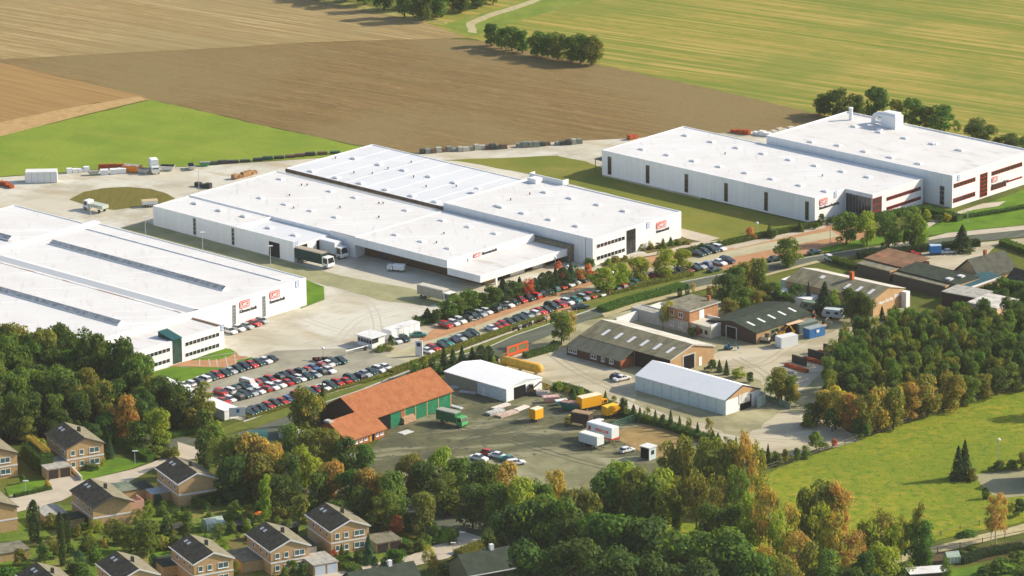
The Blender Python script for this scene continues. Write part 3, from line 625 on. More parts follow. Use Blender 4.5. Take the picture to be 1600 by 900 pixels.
# office wing
hall(H, 0, 11, -34, 0, 6.1, roofm=dirty_roof, name='office_wall')
for z0, z1 in ((3.6, 4.75), (.9, 2.05)):
    va, vb = v_at(-822, z0, 289), v_at(-822, z0, 343); window_strip(H, o0, -822, va, vb, z0, z1, 9, white_paint)
    va, vb = v_at(-822, z0, 215), v_at(-822, z0, 266); window_strip(H, o0, -822, va, vb, z0, z1, 8, white_paint)
va, vb = v_at(-822, 3, 270), v_at(-822, 3, 284)
tall_window_u(H, o0, -822, va, vb, .2, 6.1, green_glass, n=5, frame=mat('dark_green_frames', (.03, .08, .06), rough=.5), name='stair_glazing', mull=3)
b = MB(); y0, y1 = va - o0[1], vb - o0[1]
b.add([(11.3, y0, 6.3), (11.3, y1, 6.3), (6.0, y1, 7.5), (6.0, y0, 7.5)], [(0, 1, 2, 3)], 0)
b.add([(11.3, y0, 6.12), (6.0, y0, 6.12), (6.0, y0, 7.5), (11.3, y0, 6.3)], [(0, 1, 2, 3)], 0)
b.add([(11.3, y1, 6.12), (11.3, y1, 6.3), (6.0, y1, 7.5), (6.0, y1, 6.12)], [(0, 1, 2, 3)], 1)
b.add([(6.0, y0, 6.12), (6.0, y1, 6.12), (6.0, y1, 7.5), (6.0, y0, 7.5)], [(0, 1, 2, 3)], 1)
for k in range(7):
    y = y0 + (y1 - y0) * k / 6
    b.add([(11.35, y - .06, 6.34), (11.35, y + .06, 6.34), (6.0, y + .06, 7.55), (6.0, y - .06, 7.55)], [(0, 1, 2, 3)], 2)
b.build('stair_glass_roof', [mat('teal_roof_glass', (.02, .06, .06), rough=.3), parapet_m, mat('teal_glazing_bars', (.06, .25, .24), rough=.4)], H)
vv, zz = onU(-822, 345, 517.5); number_sign(H, o0, -822, vv, zz, 1.0, 1.5)
b = MB(); b.box(1.0, -1.3, 5.95, 10.4, -.9, 6.2); b.build('flashing', mat('brown_flashing', (.3, .17, .09), rough=.8), H)
roofpoints(H, o0, 7.1)

# ---------------------------------------------------------------- central works complex
o1 = (-802.5, 888.0)
CW = thing('factory_complex', 'central white works complex of stepped flat-roofed halls with a two-storey office corner', 'factory', W(*o1), SITE)
r = lambda u, v: (u - o1[0], v - o1[1])
# south-west hall
x0, y0 = r(-916, 853.4); x1, y1 = r(-854, 886.0)
hall(CW, x0, x1, y0, y1, 5.6, name='west_hall_wall')
ax0, ay0 = r(-916, 840.2); ax1, ay1 = r(-884.5, 853.4)
hall(CW, ax0, ax1, ay0, ay1, 5.45, name='loading_annex_wall')
bx0, by0 = r(-884.5, 840.2); bx1, by1 = r(-863, 853.4)
bm = MB(); bm.box(bx0, by0, 0, bx1, by1, 4.55); bm.box(bx0, by0, 4.55, bx1, by0 + .3, 5.45); bm.build('loading_bay_wall', white_wall, CW)
bm = MB(); bm.box(bx0 + .01, by0 + .3, 4.55, bx1 - .01, by1 - .01, 4.68); bm.build('loading_bay_roof', grey_roof, CW)
# south hall, its wall set back under the white fascia
cx0, cy0 = r(-854, 853.4); cx1, cy1 = r(-821, 886.0)
bm = MB(); fx0, _ = r(-863, 0)
bm.box(cx0, cy0 + 3.4, 3.6, cx1, cy1, 5.3)
bm.box(cx0, cy0 + .3, 3.6, cx1, cy0 + 3.4, 5.3)
bm.box(fx0, cy0 - .02, 3.5, cx1, cy0 + .3, 5.6)
bm.box(cx1 - .3, cy0 + .3, 5.3, cx1, cy1, 5.6); bm.box(cx0, cy1 - .3, 5.3, cx1 - .3, cy1, 5.6)
bm.build('south_hall_fascia', white_wall, CW)
bm = MB(); bm.box(cx0 + .02, cy0 + .32, 5.3, cx1 - .32, cy1 - .32, 5.42); bm.build('roof', white_roof, CW)
lx0, ly0 = r(-821, 853.4); lx1, ly1 = r(-809.5, 887.4)
bm = MB(); bm.box(fx0 + .02, cy0 + 3.6, 0, cx1, cy0 + 4.0, 3.6); bm.box(cx1, ly0 + 3.6, 0, lx1 - 2.2, ly0 + 4, 2.0)
bm.box(cx0, cy0 + 4.0, 0, cx1, cy1, 3.59)
bm.build('recessed_brick_wall', brown_brick, CW)
# dark ribbon windows under the fascia
bm = MB(); wl = bm; y = cy0 + 3.55
wl.box(fx0 + 1, y, 2.4, cx1 + 3, y + .06, 3.4); n = 26
fr = wl
for k in range(n + 1):
    x = fx0 + 1 + (cx1 + 2 - fx0) * k / n
    fr.box(x - .06, y - .05, 2.35, x + .06, y + .003, 3.45, 1)
fr.build('ribbon_window', [dark_glass, metal_grey], CW)
for px in (600, 603.5):
    pass
uu, _ = onV(857, 600, 409); bm = MB(); bm.box(uu - o1[0] - .9, y - .07, 0, uu - o1[0] + 1.0, y - .01, 2.3); bm.build('door', mat('blue_grey_door', (.06, .07, .085), rough=.5), CW)
# low office roof in front with deep fascia
bm = MB()
bm.box(lx0, ly0, 1.9, lx1, ly0 + .3, 3.75); bm.box(lx1 - .3, ly0 + .3, 1.9, lx1, ly1, 3.75); bm.box(lx0, ly0 + .3, 3.2, lx1 - .3, ly1, 3.45)
bm.build('porch_fascia', white_wall, CW)
bm = MB(); bm.box(lx0 + .02, ly0 + .32, 3.45, lx1 - .32, ly1 - .02, 3.55); bm.build('porch_roof', dirty_roof, CW)
bm = MB(); bm.box(cx1 + .01, ly0 + 4, 0, lx1 - 2.5, ly1, 3.19); bm.build('porch_wall', ochre_wall, CW)
for px0, px1, m_ in ((775, 797, dark_hole), (820, 831, dark_hole), (852, 888, dark_hole), (797, 819, white_paint), (833, 848, white_paint)):  # dark ones are open gaps, their inner shade painted on; white ones are doors
    va, vb = v_at(-812, 1.5, px0), v_at(-812, 1.5, px1)
    bm = MB(); bm.box(lx1 - 2.5, va - o1[1], .1, lx1 - 2.42, vb - o1[1], 3.0); bm.build('garage_door', m_, CW)
bm = MB()
for px_ in (776,):
    va = v_at(-809.6, 1, px_); bm.box(lx1 - .5, va - o1[1] - .3, 0, lx1 - .1, va - o1[1] + .3, 1.9)
bm.build('porch_column', white_paint, CW)
company_sign(CW, o1, -820.9, 863.0, 4.15, 2.6, 1.05, 'Betontechnik', 5.6, dy=3.2, dz=.1, wsize=1.15)
# valley gutter between the halls
vx0, vy0 = r(-914.5, 886.0); vx1, vy1 = r(-805, 888.0)
bm = MB(); bm.box(vx0, vy0, 0, vx1 - 4, vy1, 4.6); bm.build('valley_gutter', gravel_strip, CW)
# north hall and office
nx0, ny0 = r(-914.5, 888.0); nx1, ny1 = r(-855.5, 921.5)
hall(CW, nx0, nx1, ny0, ny1, 6.2, roofm=grey_roof, name='north_hall_wall')
bm = MB(); bm.box(nx0 + .1, ny0 - .3, 5.3, nx1 - .1, ny0 - .004, 6.12); bm.build('gutter_board', mat('brown_gutter_board', (.15, .11, .07), [((.08, .06, .04), .5, .45, .6, .8)]), CW)
for k in range(1, 8):
    x = nx0 + (nx1 - nx0) * k / 8
    bm = MB(); bm.box(x - .07, ny0 + .3, 6.02, x + .07, ny1 - .3, 6.09); bm.build('roof_seam', parapet_m, CW)
ox0, oy0 = r(-855.3, 888.0); ox1, oy1 = r(-802.5, 922.5)
hall(CW, ox0, ox1, oy0, oy1, 7.3, roofm=white_roof, name='office_hall_wall', drop=.35)
bm = MB(); xg = u_at(888, 3, 915) - o1[0]; bm.box(xg - .12, oy0 - .06, 0, xg + .12, oy0 - .004, 7.2); bm.build('downpipe', metal_grey, CW)
for z0, z1, n in ((4.3, 5.5, 8), (1.1, 2.3, 8)):
    va, vb = v_at(-802.5, z0, 932), v_at(-802.5, z0, 976.5); window_strip(CW, o1, -802.5, va, vb, z0, z1, n, white_paint)
va, vb = v_at(-802.5, 3, 979), v_at(-802.5, 3, 993)
tall_window_u(CW, o1, -802.5, va, vb, .2, 6.6, dark_glass, n=4, frame=dark_steel, name='entrance_glazing', mull=2)
vv, zz = onU(-802.5, 1025, 358.5); company_sign(CW, o1, -802.5, vv, zz, 4.0, 1.75, 'Elektrotechnik', 5.2)
vv, zz = onU(-802.5, 1010, 357); number_sign(CW, o1, -802.5, vv, zz, 1.1, 1.6)
sk = lambda x, y, s=4.0, ox=400, oy=225: (ox + x / s, oy + y / s)
roofpoints(CW, o1, 6.05, [sk(*p) for p in ((350, 172), (505, 212), (655, 247), (815, 287), (975, 325), (615, 92), (770, 130), (925, 165), (1085, 205), (1240, 243), (1125, 362))],
           [sk(*p) for p in ((497, 92), (612, 184), (727, 190), (825, 158), (970, 118), (985, 210), (1064, 270), (1252, 268))])
roofpoints(CW, o1, 5.35, [sk(*p) for p in ((155, 222), (30, 340), (185, 380), (345, 420), (465, 298), (620, 337), (500, 460), (940, 417), (875, 570), (1035, 612), (1205, 655), (1165, 480), (1330, 520), (1495, 562))] + [(302 + x, y) for x, y in ((4, 318), (42, 329), (80, 338))],
           [sk(*p) for p in ((285, 262), (320, 262), (210, 326), (235, 405), (525, 402), (768, 463), (768, 376), (795, 376), (1175, 565), (1128, 622), (1323, 735))])
roofpoints(CW, o1, 4.72, [sk(*p) for p in ((85, 525), (245, 570))])
roofpoints(CW, o1, 7.1, [(780 + x / 6.667, 250 + y / 6.667) for x, y in ((480, 338), (745, 400), (1030, 468), (1305, 533), (250, 555), (530, 622), (810, 690), (20, 492))] + [(778, 322), (747, 295)],
           [(780 + x / 6.667, 250 + y / 6.667) for x, y in ((320, 362), (120, 422))])
# lift housing and frame on the office roof
lu, lv = UV(832, 283, 7.1); bm = MB(); x, y = lu - o1[0], lv - o1[1]
bm.box(x - .2, y - 1.5, 7.07, x + 2.6, y + 1.2, 8.3); bm.build('roof_plant', parapet_m, CW)
bm = MB(); bm.box(x - 3.2, y + 2.2, 7.07, x + 9, y + 2.5, 8.4); bm.box(x + 8.7, y + 2.5, 7.07, x + 9, y + 4.4, 8.4); bm.box(x - 3.2, y + 2.5, 7.07, x - 2.9, y + 4.2, 8.4)
bm.build('roof_screen', parapet_m, CW)
# loading bay doors
for va, vb in ((841.2, 845.0), (848.4, 852.2)):
    bm = MB(); bm.box(-863 - o1[0] + .003, va - o1[1], .2, -863 - o1[0] + .06, vb - o1[1], 4.0); bm.build('loading_door', dark_hole, CW)
for px in (304, 364): 
    u0 = u_at(840.2, 2.5, px - 2); u1 = u_at(840.2, 2.5, px + 2.4); tall_window(CW, o1, 840.2, u0, u1, .4, 5.0, mat('green_dark_glass', (.02, .06, .045), rough=.15, spec=.8))
u0, u1 = u_at(840.2, 2.5, 420.5), u_at(840.2, 2.5, 437); bm = MB(); bm.box(u0 - o1[0], 840.2 - o1[1] - .06, .1, u1 - o1[0], 840.2 - o1[1] - .004, 4.0); bm.build('roller_door', mat('black_roller_door', (.02, .022, .022), rough=.5), CW)
number_sign(CW, o1, -863, 840.6, 4.0, 1.0, 1.3)
for px, py in ((330, 345),): pass

# ---------------------------------------------------------------- right works hall
o2 = (-775.7, 956.0)
RH = thing('factory_hall', 'white works hall with six slit windows along its shaded side and red framed offices', 'factory', W(*o2), SITE)
x0 = -860.4 - o2[0]; xc = -785.0 - o2[0]
bm = MB(); h = 7.0
bm.prism([(x0, 0), (xc, 0), (xc, 12.6), (0, 12.6), (0, 34), (x0, 34)], 0, h - .3)
for a, c, d, e in ((x0, 0, xc, .3), (xc - .3, .3, xc, 12.6), (xc, 12.6, 0, 12.9), (-.3, 12.9, 0, 34), (x0, .3, x0 + .3, 34), (x0 + .3, 33.7, -.3, 34)):
    bm.box(a, c, h - .3, d, e, h)
bm.build('wall', white_wall, RH)
bm = MB(); bm.box(x0 + .3, .3, h - .3, xc - .3, 33.7, h - .18); bm.box(xc - .298, 12.9, h - .3, -.3, 33.7, h - .182); bm.build('roof', white_roof, RH)
for px in (952.5, 1012, 1072.5, 1134.5, 1197, 1261):
    u0, u1 = u_at(956, 3.5, px - 2.8), u_at(956, 3.5, px + 2.8)
    tall_window(RH, o2, 956.0, u0, u1, .5, 5.6, mat('brown_dark_glass', (.05, .045, .035), [((.02, .025, .02), .5, .45, .55, 1)], rough=.15, spec=.8), n=4, frame=mat('bronze_frames', (.16, .13, .09), rough=.5))
# recessed entrance glass, red framed stair
uu0, uu1 = u_at(968.6, 3, 1322.5), u_at(968.6, 3, 1361)
bm = MB(); bm.box(uu0 - o2[0], 12.52, .1, uu1 - o2[0], 12.59, 5.9); eg = bm.build('entrance_glazing', dark_glass, RH)
bm = MB()
for k in range(9):
    x = uu0 + (uu1 - uu0) * k / 8 - o2[0]; bm.box(x - .06, 12.44, .1, x + .06, 12.51, 5.9)
bm.build('glazing_bar', mat('grey_bars', (.25, .26, .25), rough=.5), eg)
va, vb = v_at(-775.7, 3, 1363), v_at(-775.7, 3, 1377.5)
tall_window_u(RH, o2, -775.7, va, vb, .3, 5.9, mat('pale_dark_glass', (.06, .05, .045), rough=.2, spec=.8), n=3, frame=red_frame, name='stair_window', mull=2)
for z0, z1 in ((4.0, 5.0), (1.4, 2.3)):
    va, vb = v_at(-775.7, z0, 1385), v_at(-775.7, z0, 1438.5); window_strip(RH, o2, -775.7, va, vb, z0, z1, 13, red_frame)
vv, zz = onU(-785, 1280, 322); company_sign(RH, o2, -785, vv, zz, 3.4, 1.75, 'Metallverarbeitung', 8.2)
vv, zz = onU(-785, 1303, 309); number_sign(RH, o2, -785, vv, zz, 1.0, 1.6)
roofpoints(RH, o2, 6.82, [(800 + x / 4, 225 + y / 4) for x, y in ((815, 35), (975, 70), (1135, 107), (1298, 143), (1463, 182), (1408, 25), (1568, 62))] + [(1200 + x / 4, 225 + y / 4) for x, y in ((135, 100), (297, 137), (465, 173), (625, 208), (25, 220), (200, 260), (360, 297))] + [(1072, 212), (1112, 222)],
           [(1133, 241.5), (1285, 276)])
bm = MB(); bm.box(x0 - 3.4, .6, 3.6, x0 - .01, 5.5, 3.8); bm.cyl((x0 - 3.2, .9, 0), (x0 - 3.2, .9, 3.6), .1); bm.cyl((x0 - 3.2, 5.2, 0), (x0 - 3.2, 5.2, 3.6), .1); bm.build('side_canopy', mat('dark_canopy', (.10, .10, .095), rough=.7), RH)

o3 = (-767.0, 991.5)
TH = thing('factory_hall', 'tallest white works hall at the back right with a white exhaust tower on its roof', 'factory', W(*o3), SITE)
hall(TH, -64.5, 0, 0, 35, 9.0, roofm=dirty_roof, drop=.45)
for z0, z1, xs in ((5.4, 6.6, ((1490, 1524, 8), (1549, 1597, 10))), (1.3, 2.6, ((1489, 1523.5, 8), (1548, 1572, 5)))):
    for a, c, n in xs:
        va, vb = v_at(-767, z0, a), v_at(-767, z0, c); window_strip(TH, o3, -767, va, vb, z0, z1, n, red_frame)
va, vb = v_at(-767, 2, 1573), v_at(-767, 2, 1597); window_strip(TH, o3, -767, va, vb, 2.1, 2.6, 6, red_frame)
va, vb = v_at(-767, 3, 1531), v_at(-767, 3, 1542.5)
tall_window_u(TH, o3, -767, va, vb, .4, 6.9, mat('deep_red_brown_glass', (.05, .015, .012), rough=.2, spec=.7), n=6, frame=red_frame, name='stair_window', mull=1)
vv, zz = onU(-767, 1549, 286); company_sign(TH, o3, -767, vv, zz, 2.8, 1.5, 'Innenausbau', 7.4, wsize=1.1)
vv, zz = onU(-767, 1495.5, 283); number_sign(TH, o3, -767, vv, zz, 1.0, 1.6)
uu = u_at(991.5, 3, 1472); tall_window(TH, o3, 991.5, uu - .8, uu + .8, .3, 5.6, dark_glass)
roofpoints(TH, o3, 8.68, [(1360 + x / 6.667, 160 + y / 6.667) for x, y in ((95, 312), (360, 375), (650, 435), (925, 498), (210, 575), (505, 640))] + [(1200 + x / 4, 225 + y / 4) for x, y in ((440, 10), (605, 48), (770, 85), (945, 125), (1045, 0), (1205, 40))] + [(1335, 198), (1268, 222), (1375, 203)])
# exhaust stack, filter tower with duct
su, sv = UV(1333, 184.5, 9.0); x, y = su - o3[0], sv - o3[1]
bm = MB(); bm.cyl((x, y - 1.0, 8.6), (x, y - 1.0, 12.0), .55, n=10); bm.cyl((x, y - 1.0, 11.9), (x, y - 1.0, 12.25), .65, n=10); bm.build('exhaust_stack', white_paint, TH)
tu, tv = UV(1396, 197, 9.0); x, y = tu - o3[0], tv - o3[1]
bm = MB(); bm.box(x - 3.2, y - 1.6, 8.6, x + 2.0, y + 1.8, 12.2); bm.box(x - 2.8, y - 1.2, 12.2, x + 1.6, y + 1.4, 12.9)
bm.build('filter_tower', white_paint, TH)
bm = MB()
pts = [(x - 3.2, y, 11.6), (x - 5.2, y, 11.6), (x - 6.4, y, 11.0), (x - 7.0, y, 10.0), (x - 7.0, y, 8.6)]
for p, q in zip(pts[:-1], pts[1:]): bm.cyl(p, q, .75, n=10)
bm.cyl((x - 3.2, y, 9.3), (x - 7.0, y, 9.3), .5, n=8)
bm.build('exhaust_duct', white_paint, TH)
# ================================================================ yard buildings
YA = R(-44.5)
def local(px, py, z, rz):
    """foot of the building whose corner shows at px, py at height z"""
    p = P(px, py, z); return Vector((p.x, p.y, 0)), rz
def gwindow(parent, x0, x1, y, z0, z1, face='-y', frame=white_paint, glass=dark_glass, mull=1, name='window'):
    """window proud of a wall facing -y (or +x with face '+x', then x0,x1 run along y and y is the wall's x)"""
    def T(a, b, c): return (a, b, c) if face == '-y' else (-b, a, c)
    b = MB(); f = .12; d = .07
    def bx(bb, a0, b0, c0, a1, b1, c1): 
        p, q = T(a0, b0, c0), T(a1, b1, c1); bb.box(p[0], p[1], p[2], q[0], q[1], q[2])
    yy = y if face == '-y' else -y
    bx(b, x0, yy - d, z0, x1, yy - .003, z0 + f); bx(b, x0, yy - d, z1 - f, x1, yy - .003, z1)
    for k in range(mull + 2):
        x = x0 + (x1 - x0 - f) * k / (mull + 1); bx(b, x, yy - d, z0 + f, x + f, yy - .003, z1 - f)
    bx(b, x0 - .08, yy - .16, z0 - .08, x1 + .08, yy - .003, z0 - .002)
    o = b.build(name, frame, parent)
    g = MB(); bx(g, x0 + .02, yy - .035, z0 + .02, x1 - .02, yy - .001, z1 - .02); g.build('pane', glass, o)
    return o
def panel(parent, name, m, x0, x1, y, z0, z1, face='-y', t=.08):
    b = MB()
    if face == '-y': b.box(x0, y - t, z0, x1, y - .003, z1)
    elif face == '+x': b.box(y + .003, x0, z0, y + t, x1, z1)
    return b.build(name, m, parent)

# ---- barn with orange roof
foot, rz = local(568, 656, 4.3, R(48) )
BN = thing('barn', 'long barn with bright orange tiled roof and green boarded doors', 'barn', foot, R(-42))
# local x points down-right out of the front, local y runs along the eave
Lb, dp = 29.6, 13.7
b = MB()
b.gablebox(0, Lb, 0, dp, 0, 4.25, 8.2)     # built along x then turned
def turn(mb):
    mb.v = [(-y, x, z) for x, y, z in mb.v]; return mb
turn(b); b.build('wall', dark_wood, BN)
b = MB(); b.roof(-.4, Lb + .4, -.6, dp + .6, 4.02, 8.4, t=.2); turn(b); b.build('roof', tile_orange, BN)
# front: green boarded bays between pale posts
ya = 3.2
for k, (c0, c1) in enumerate(((8.9, 12.4), (13.8, 17.2), (17.4, 21.1), (21.3, 25.0), (25.2, 29.2))):
    panel(BN, 'sliding_door', green_door, c0, c1, 0, .15, 3.9, face='+x', t=.12)
b = MB()
for c in (13.65, 17.3, 21.2, 25.1, 29.35): b.box(.004, c - .13, 0, .16, c + .13, 3.95)
b.build('timber_post', wood_pale, BN)
b = MB(); b.box(.003, 12.5, 0, .1, 13.5, 3.95); b.build('brick_pier', red_brick, BN)
panel(BN, 'open_bay', dark_hole, 4.4, 8.8, 0, 0, 3.7, face='+x', t=.05)
# lower front wing
b = MB(); b.gablebox(-8.9, 3.5, -3.2, 7.9, 0, 2.2, 5.5, yr=2.4); turn(b)
b.v = [(x , y, z) for x, y, z in b.v]
wing = b.build('front_wing_wall', red_brick, BN)
b = MB(); b.roof(-9.3, 3.9, -3.8, 8.2, 2.11, 5.75, yr=2.4, t=.2); turn(b); b.build('front_wing_roof', mat('orange_tiles_wing', (.38, .145, .06), [((.30, .105, .045), .5, .42, .62, .8), ((.47, .22, .11), 3.0, .54, .66, .7), ((.22, .10, .055), 1.0, .56, .7, .7)], rough=.85, bump=.35, bscale=5), BN)
for y0 in (-8.2, -6.4, -4.8, -3.2, .6, 2.1): gwindow(BN, y0, y0 + .95, 3.2, .75, 1.8, face='+x')
panel(BN, 'door', mat('yellow_door', (.55, .30, .05), rough=.6), -1.5, -.8, 3.2, .1, 1.95, face='+x')
panel(BN, 'door', dark_hole, -.6, .1, 3.2, .1, 1.95, face='+x')
b = MB(); b.box(-3.8, -9.08, 2.9, -1.0, -8.92, 3.7); sg = b.build('sign_board', white_paint, BN)
lettering('sign_lettering', 'HOLZBAU', sg, (-3.6, -9.1, 3.1), .5, red_sign, rz=0, width=2.4)
b = MB(); b.box(-3.3, -9.6, 5.5, -1.5, -8.3, 5.95); b.build('chimney_slab', concrete_m, BN)

def shed(name, label, cat, A, z, length, depth, rise, wall, roofm, roof2=None, yr=None, over=.35, rz=YA, group=None, trim=None):
    """gabled building: A is the near-left eave corner as the photograph shows it, z its height"""
    f = P(A[0], A[1], z); f.z = 0
    o = thing(name, label, cat, f, rz, group)
    b = MB(); b.gablebox(0, length, 0, depth, 0, z - .12, z + rise - .14, yr=yr); b.build('wall', wall, o)
    b = MB(); ym = depth / 2 if yr is None else yr
    dz = rise / ym * over
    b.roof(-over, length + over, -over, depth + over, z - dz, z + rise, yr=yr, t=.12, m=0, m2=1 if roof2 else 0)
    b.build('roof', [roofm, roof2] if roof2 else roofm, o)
    if trim:
        for x in (-over - .06, length + over + .002):
            for ya_, yb_, za_, zb_ in ((-over, ym, z - dz, z + rise), (ym, depth + over, z + rise, z - dz)):
                b = MB(); b.add([(x, ya_, za_ + .05), (x, yb_, zb_ + .05), (x, yb_, zb_ - .28), (x, ya_, za_ - .28), (x + .058, ya_, za_ + .05), (x + .058, yb_, zb_ + .05), (x + .058, yb_, zb_ - .28), (x + .058, ya_, za_ - .28)],
                      [(0, 1, 2, 3), (7, 6, 5, 4), (0, 4, 5, 1), (1, 5, 6, 2), (2, 6, 7, 3), (3, 7, 4, 0)]); b.build('verge_trim', trim, o)
    return o
def strips(o, n, x0, x1, y, half, rise, z, w=2.4, t=.5, m=None, name='roof_light'):
    """translucent roof strips on the near slope"""
    for k in range(n):
        x = x0 + (x1 - x0) * (k + .5) / n
        za = z + rise * (y - w / 2) / half; zb = z + rise * (y + w / 2) / half
        b = MB(); b.add([(x - t, y - w / 2, za + .02), (x + t, y - w / 2, za + .02), (x + t, y + w / 2, zb + .02), (x - t, y + w / 2, zb + .02),
                         (x - t, y - w / 2, za + .07), (x + t, y - w / 2, za + .07), (x + t, y + w / 2, zb + .07), (x - t, y + w / 2, zb + .07)],
                        [(3, 2, 1, 0), (4, 5, 6, 7), (0, 1, 5, 4), (1, 2, 6, 5), (2, 3, 7, 6), (3, 0, 4, 7)])
        b.build(name, m or mat('translucent_roof_strip', (.72, .72, .72), rough=.4), o)

hall_roof = mat('pale_membrane_roof', (.90, .89, .86), [((.80, .79, .76), .35, .45, .7, .4)], rough=.5)
# ---- long hall with white roof and beige boarding
o = shed('storage_hall', 'white roofed storage hall with open doorway, beside the orange roofed barn', 'storage hall', (694, 580), 3.3, 20.4, 12.2, 1.0, pale_sheet, hall_roof, over=.12)
b = MB(); b.box(.1, -.05, 0, 11.0, -.004, 3.1); b.build('boarding', beige_sheet, o)
b = MB(); b.box(20.404, .1, 0, 20.5, 12.1, 3.15); b.build('end_wall', white_wall, o)
panel(o, 'doorway', dark_hole, 2.6, 6.6, 20.5, 0, 3.0, face='+x', t=.03)
panel(o, 'door', white_paint, 12.6, 13.6, 0, 0, 2.1)
# ---- white hall on the right
o = shed('storage_hall', 'long white roofed hall with pale green sheet walls standing in the gravel yard', 'storage hall', (992.5, 586), 3.8, 28.5, 12.1, 2.3, pale_sheet, hall_roof, over=.1, trim=dark_steel)
b = MB(); b.box(28.504, 0.1, 0, 28.58, 12.0, 3.7); b.build('end_wall', white_wall, o)
b = MB(); b.add([(28.62, .3, 3.72), (28.62, 11.8, 3.72), (28.62, 6.05, 5.75)], [(0, 1, 2)]); b.build('gable_boarding', wood_pale, o)
panel(o, 'doorway', dark_hole, 5.0, 9.0, 28.58, 0, 3.3, face='+x', t=.03)
b = MB(); b.box(28.63, 4.6, 1.7, 28.7, 8.4, 4.0); b.build('torn_tarpaulin', mat('white_tarpaulin', (.7, .68, .62), [((.4, .37, .32), .8, .45, .6, .8)], rough=.8), o)
b = MB(); b.box(28.6, 12.0, 0, 30.2, 12.12, 3.2); b.box(30.1, 9.2, 0, 30.2, 12.0, 2.8); b.build('lean_to_sheet', mat('green_sheet', (.3, .4, .36), [((.5, .55, .52), 1, .45, .6, .8)], rough=.5), o)
b = MB()
for k in range(1, 10): b.box(28.5 * k / 10 - .04, -.05, .05, 28.5 * k / 10 + .04, -.004, 3.6)
b.build('wall_rib', mat('rib_grey', (.40, .45, .43), rough=.6), o)

# ---- garage hall with roof lights and lean-to office
o = shed('workshop', 'workshop with olive roof, six roof lights and low lean-to offices in front', 'workshop', (907, 523), 4.0, 29.5, 15.4, 2.1, mat('tan_render', (.42, .27, .14), [((.36, .22, .11), .6, .42, .6, .7)], rough=.9), eternit, eternit_sunlit, over=.3, trim=concrete_m)
strips(o, 6, 3.2, 28.6, 3.3, 7.7, 2.1, 4.0, w=2.8, t=.45)
GW = o
b = MB(); b.box(.0, -4.8, 0, 17.6, -.004, 2.2); b.add([(17.6, -4.8, 2.2), (17.6, -.004, 2.2), (17.6, -.004, 3.6)], [(0, 1, 2)]); b.add([(0, -4.8, 2.2), (0, -.004, 3.6), (0, -.004, 2.2)], [(0, 1, 2)]); b.build('office_wall', brown_brick, o)
b = MB(); b.add([(-.3, -5.2, 2.26), (17.9, -5.2, 2.26), (17.9, -.31, 3.85), (-.3, -.31, 3.85), (-.3, -5.2, 2.14), (17.9, -5.2, 2.14), (17.9, -.31, 3.73), (-.3, -.31, 3.73)], [(0, 1, 2, 3), (7, 6, 5, 4), (0, 4, 5, 1), (1, 5, 6, 2), (2, 6, 7, 3), (3, 7, 4, 0)])
b.build('office_roof', mat('grey_green_roof', (.13, .135, .105), [((.09, .095, .07), .5, .42, .6, .8)], rough=.9), o)
b = MB(); b.box(17.61, -4.7, 0, 17.7, -.1, 2.2); b.build('office_end_wall', red_brick, o)
for x0, x1, n in ((.5, 3.3, 3), (8.0, 9.8, 1), (11.4, 12.5, 1), (14.1, 15.4, 1)): gwindow(o, x0, x1, -4.8, .9, 1.95, mull=n)
panel(o, 'doorway', dark_hole, 4.6, 8.3, 29.5, 0, 3.6, face='+x', t=.05)
b = MB(); b.box(29.51, 4.2, 0, 29.62, 4.55, 3.9); b.box(29.51, 8.35, 0, 29.62, 8.7, 3.9); b.box(29.51, 4.55, 3.62, 29.62, 8.35, 3.9); b.build('door_frame', concrete_m, o)
panel(o, 'door', white_paint, 10.0, 11.0, 29.5, 0, 2.2, face='+x')
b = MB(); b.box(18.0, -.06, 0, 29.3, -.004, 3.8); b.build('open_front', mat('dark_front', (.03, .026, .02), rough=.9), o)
# annex behind, with parapets
f = P(941, 499, 3.0); f.z = 0
f2 = P(985, 512, 3.0); f2.z = 0
b_ = thing('flat_annex', 'low flat roofed annex with pale parapet behind the olive roofed workshop', 'annex', P(968, 503, 0), YA)
hall(b_, 0, 19, 4.2, 8.0, 2.9, wall=concrete_m, roofm=pale_felt)
w0, w1 = P(963, 512), P(1032, 487)
d = (w1 - w0); b = MB(); b.box(0, -.15, 0, d.length, .15, 2.3); b.box(-.05, -.22, 2.3, d.length + .05, .22, 2.42)
o = b.build('garden_wall', white_wall, None, w0, math.atan2(d.y, d.x)); tag(o, 'white rendered wall between the road and the workshop annex', 'wall')

# ---- brick house with flat roof and white balcony block
f = P(1036, 474, 6.0); f.z = 0
o = thing('house', 'two-storey brick house with flat mossy roof beside the road and workshop', 'house', f, YA)
b = MB(); b.box(0, 0, 0, 8.8, 10.4, 5.7); b.build('wall', mat('orange_tan_brick', (.46, .24, .12), [((.34, .17, .085), 1.6, .42, .6, .8), ((.52, .32, .18), 5.0, .55, .7, .5)]), o)
b = MB(); b.box(-.5, -.5, 5.7, 9.3, 10.9, 5.95); b.build('roof_edge', concrete_m, o)
b = MB(); b.box(-.3, -.3, 5.95, 9.1, 10.7, 6.03); b.build('roof', flat_felt, o)
for x0, z0 in ((2.2, 3.6), (5.2, 3.6), (2.2, .9), (5.2, .9)): gwindow(o, x0, x0 + 1.4, 0, z0, z0 + 1.3)
panel(o, 'balcony_door', white_paint, 3.5, 5.2, 8.8, 3.0, 5.3, face='+x')
b = MB(); b.box(8.81, .3, 0, 15.6, 6.6, 2.9); b.build('garage_wall', mat('cream_render', (.55, .53, .42), rough=.9), o)
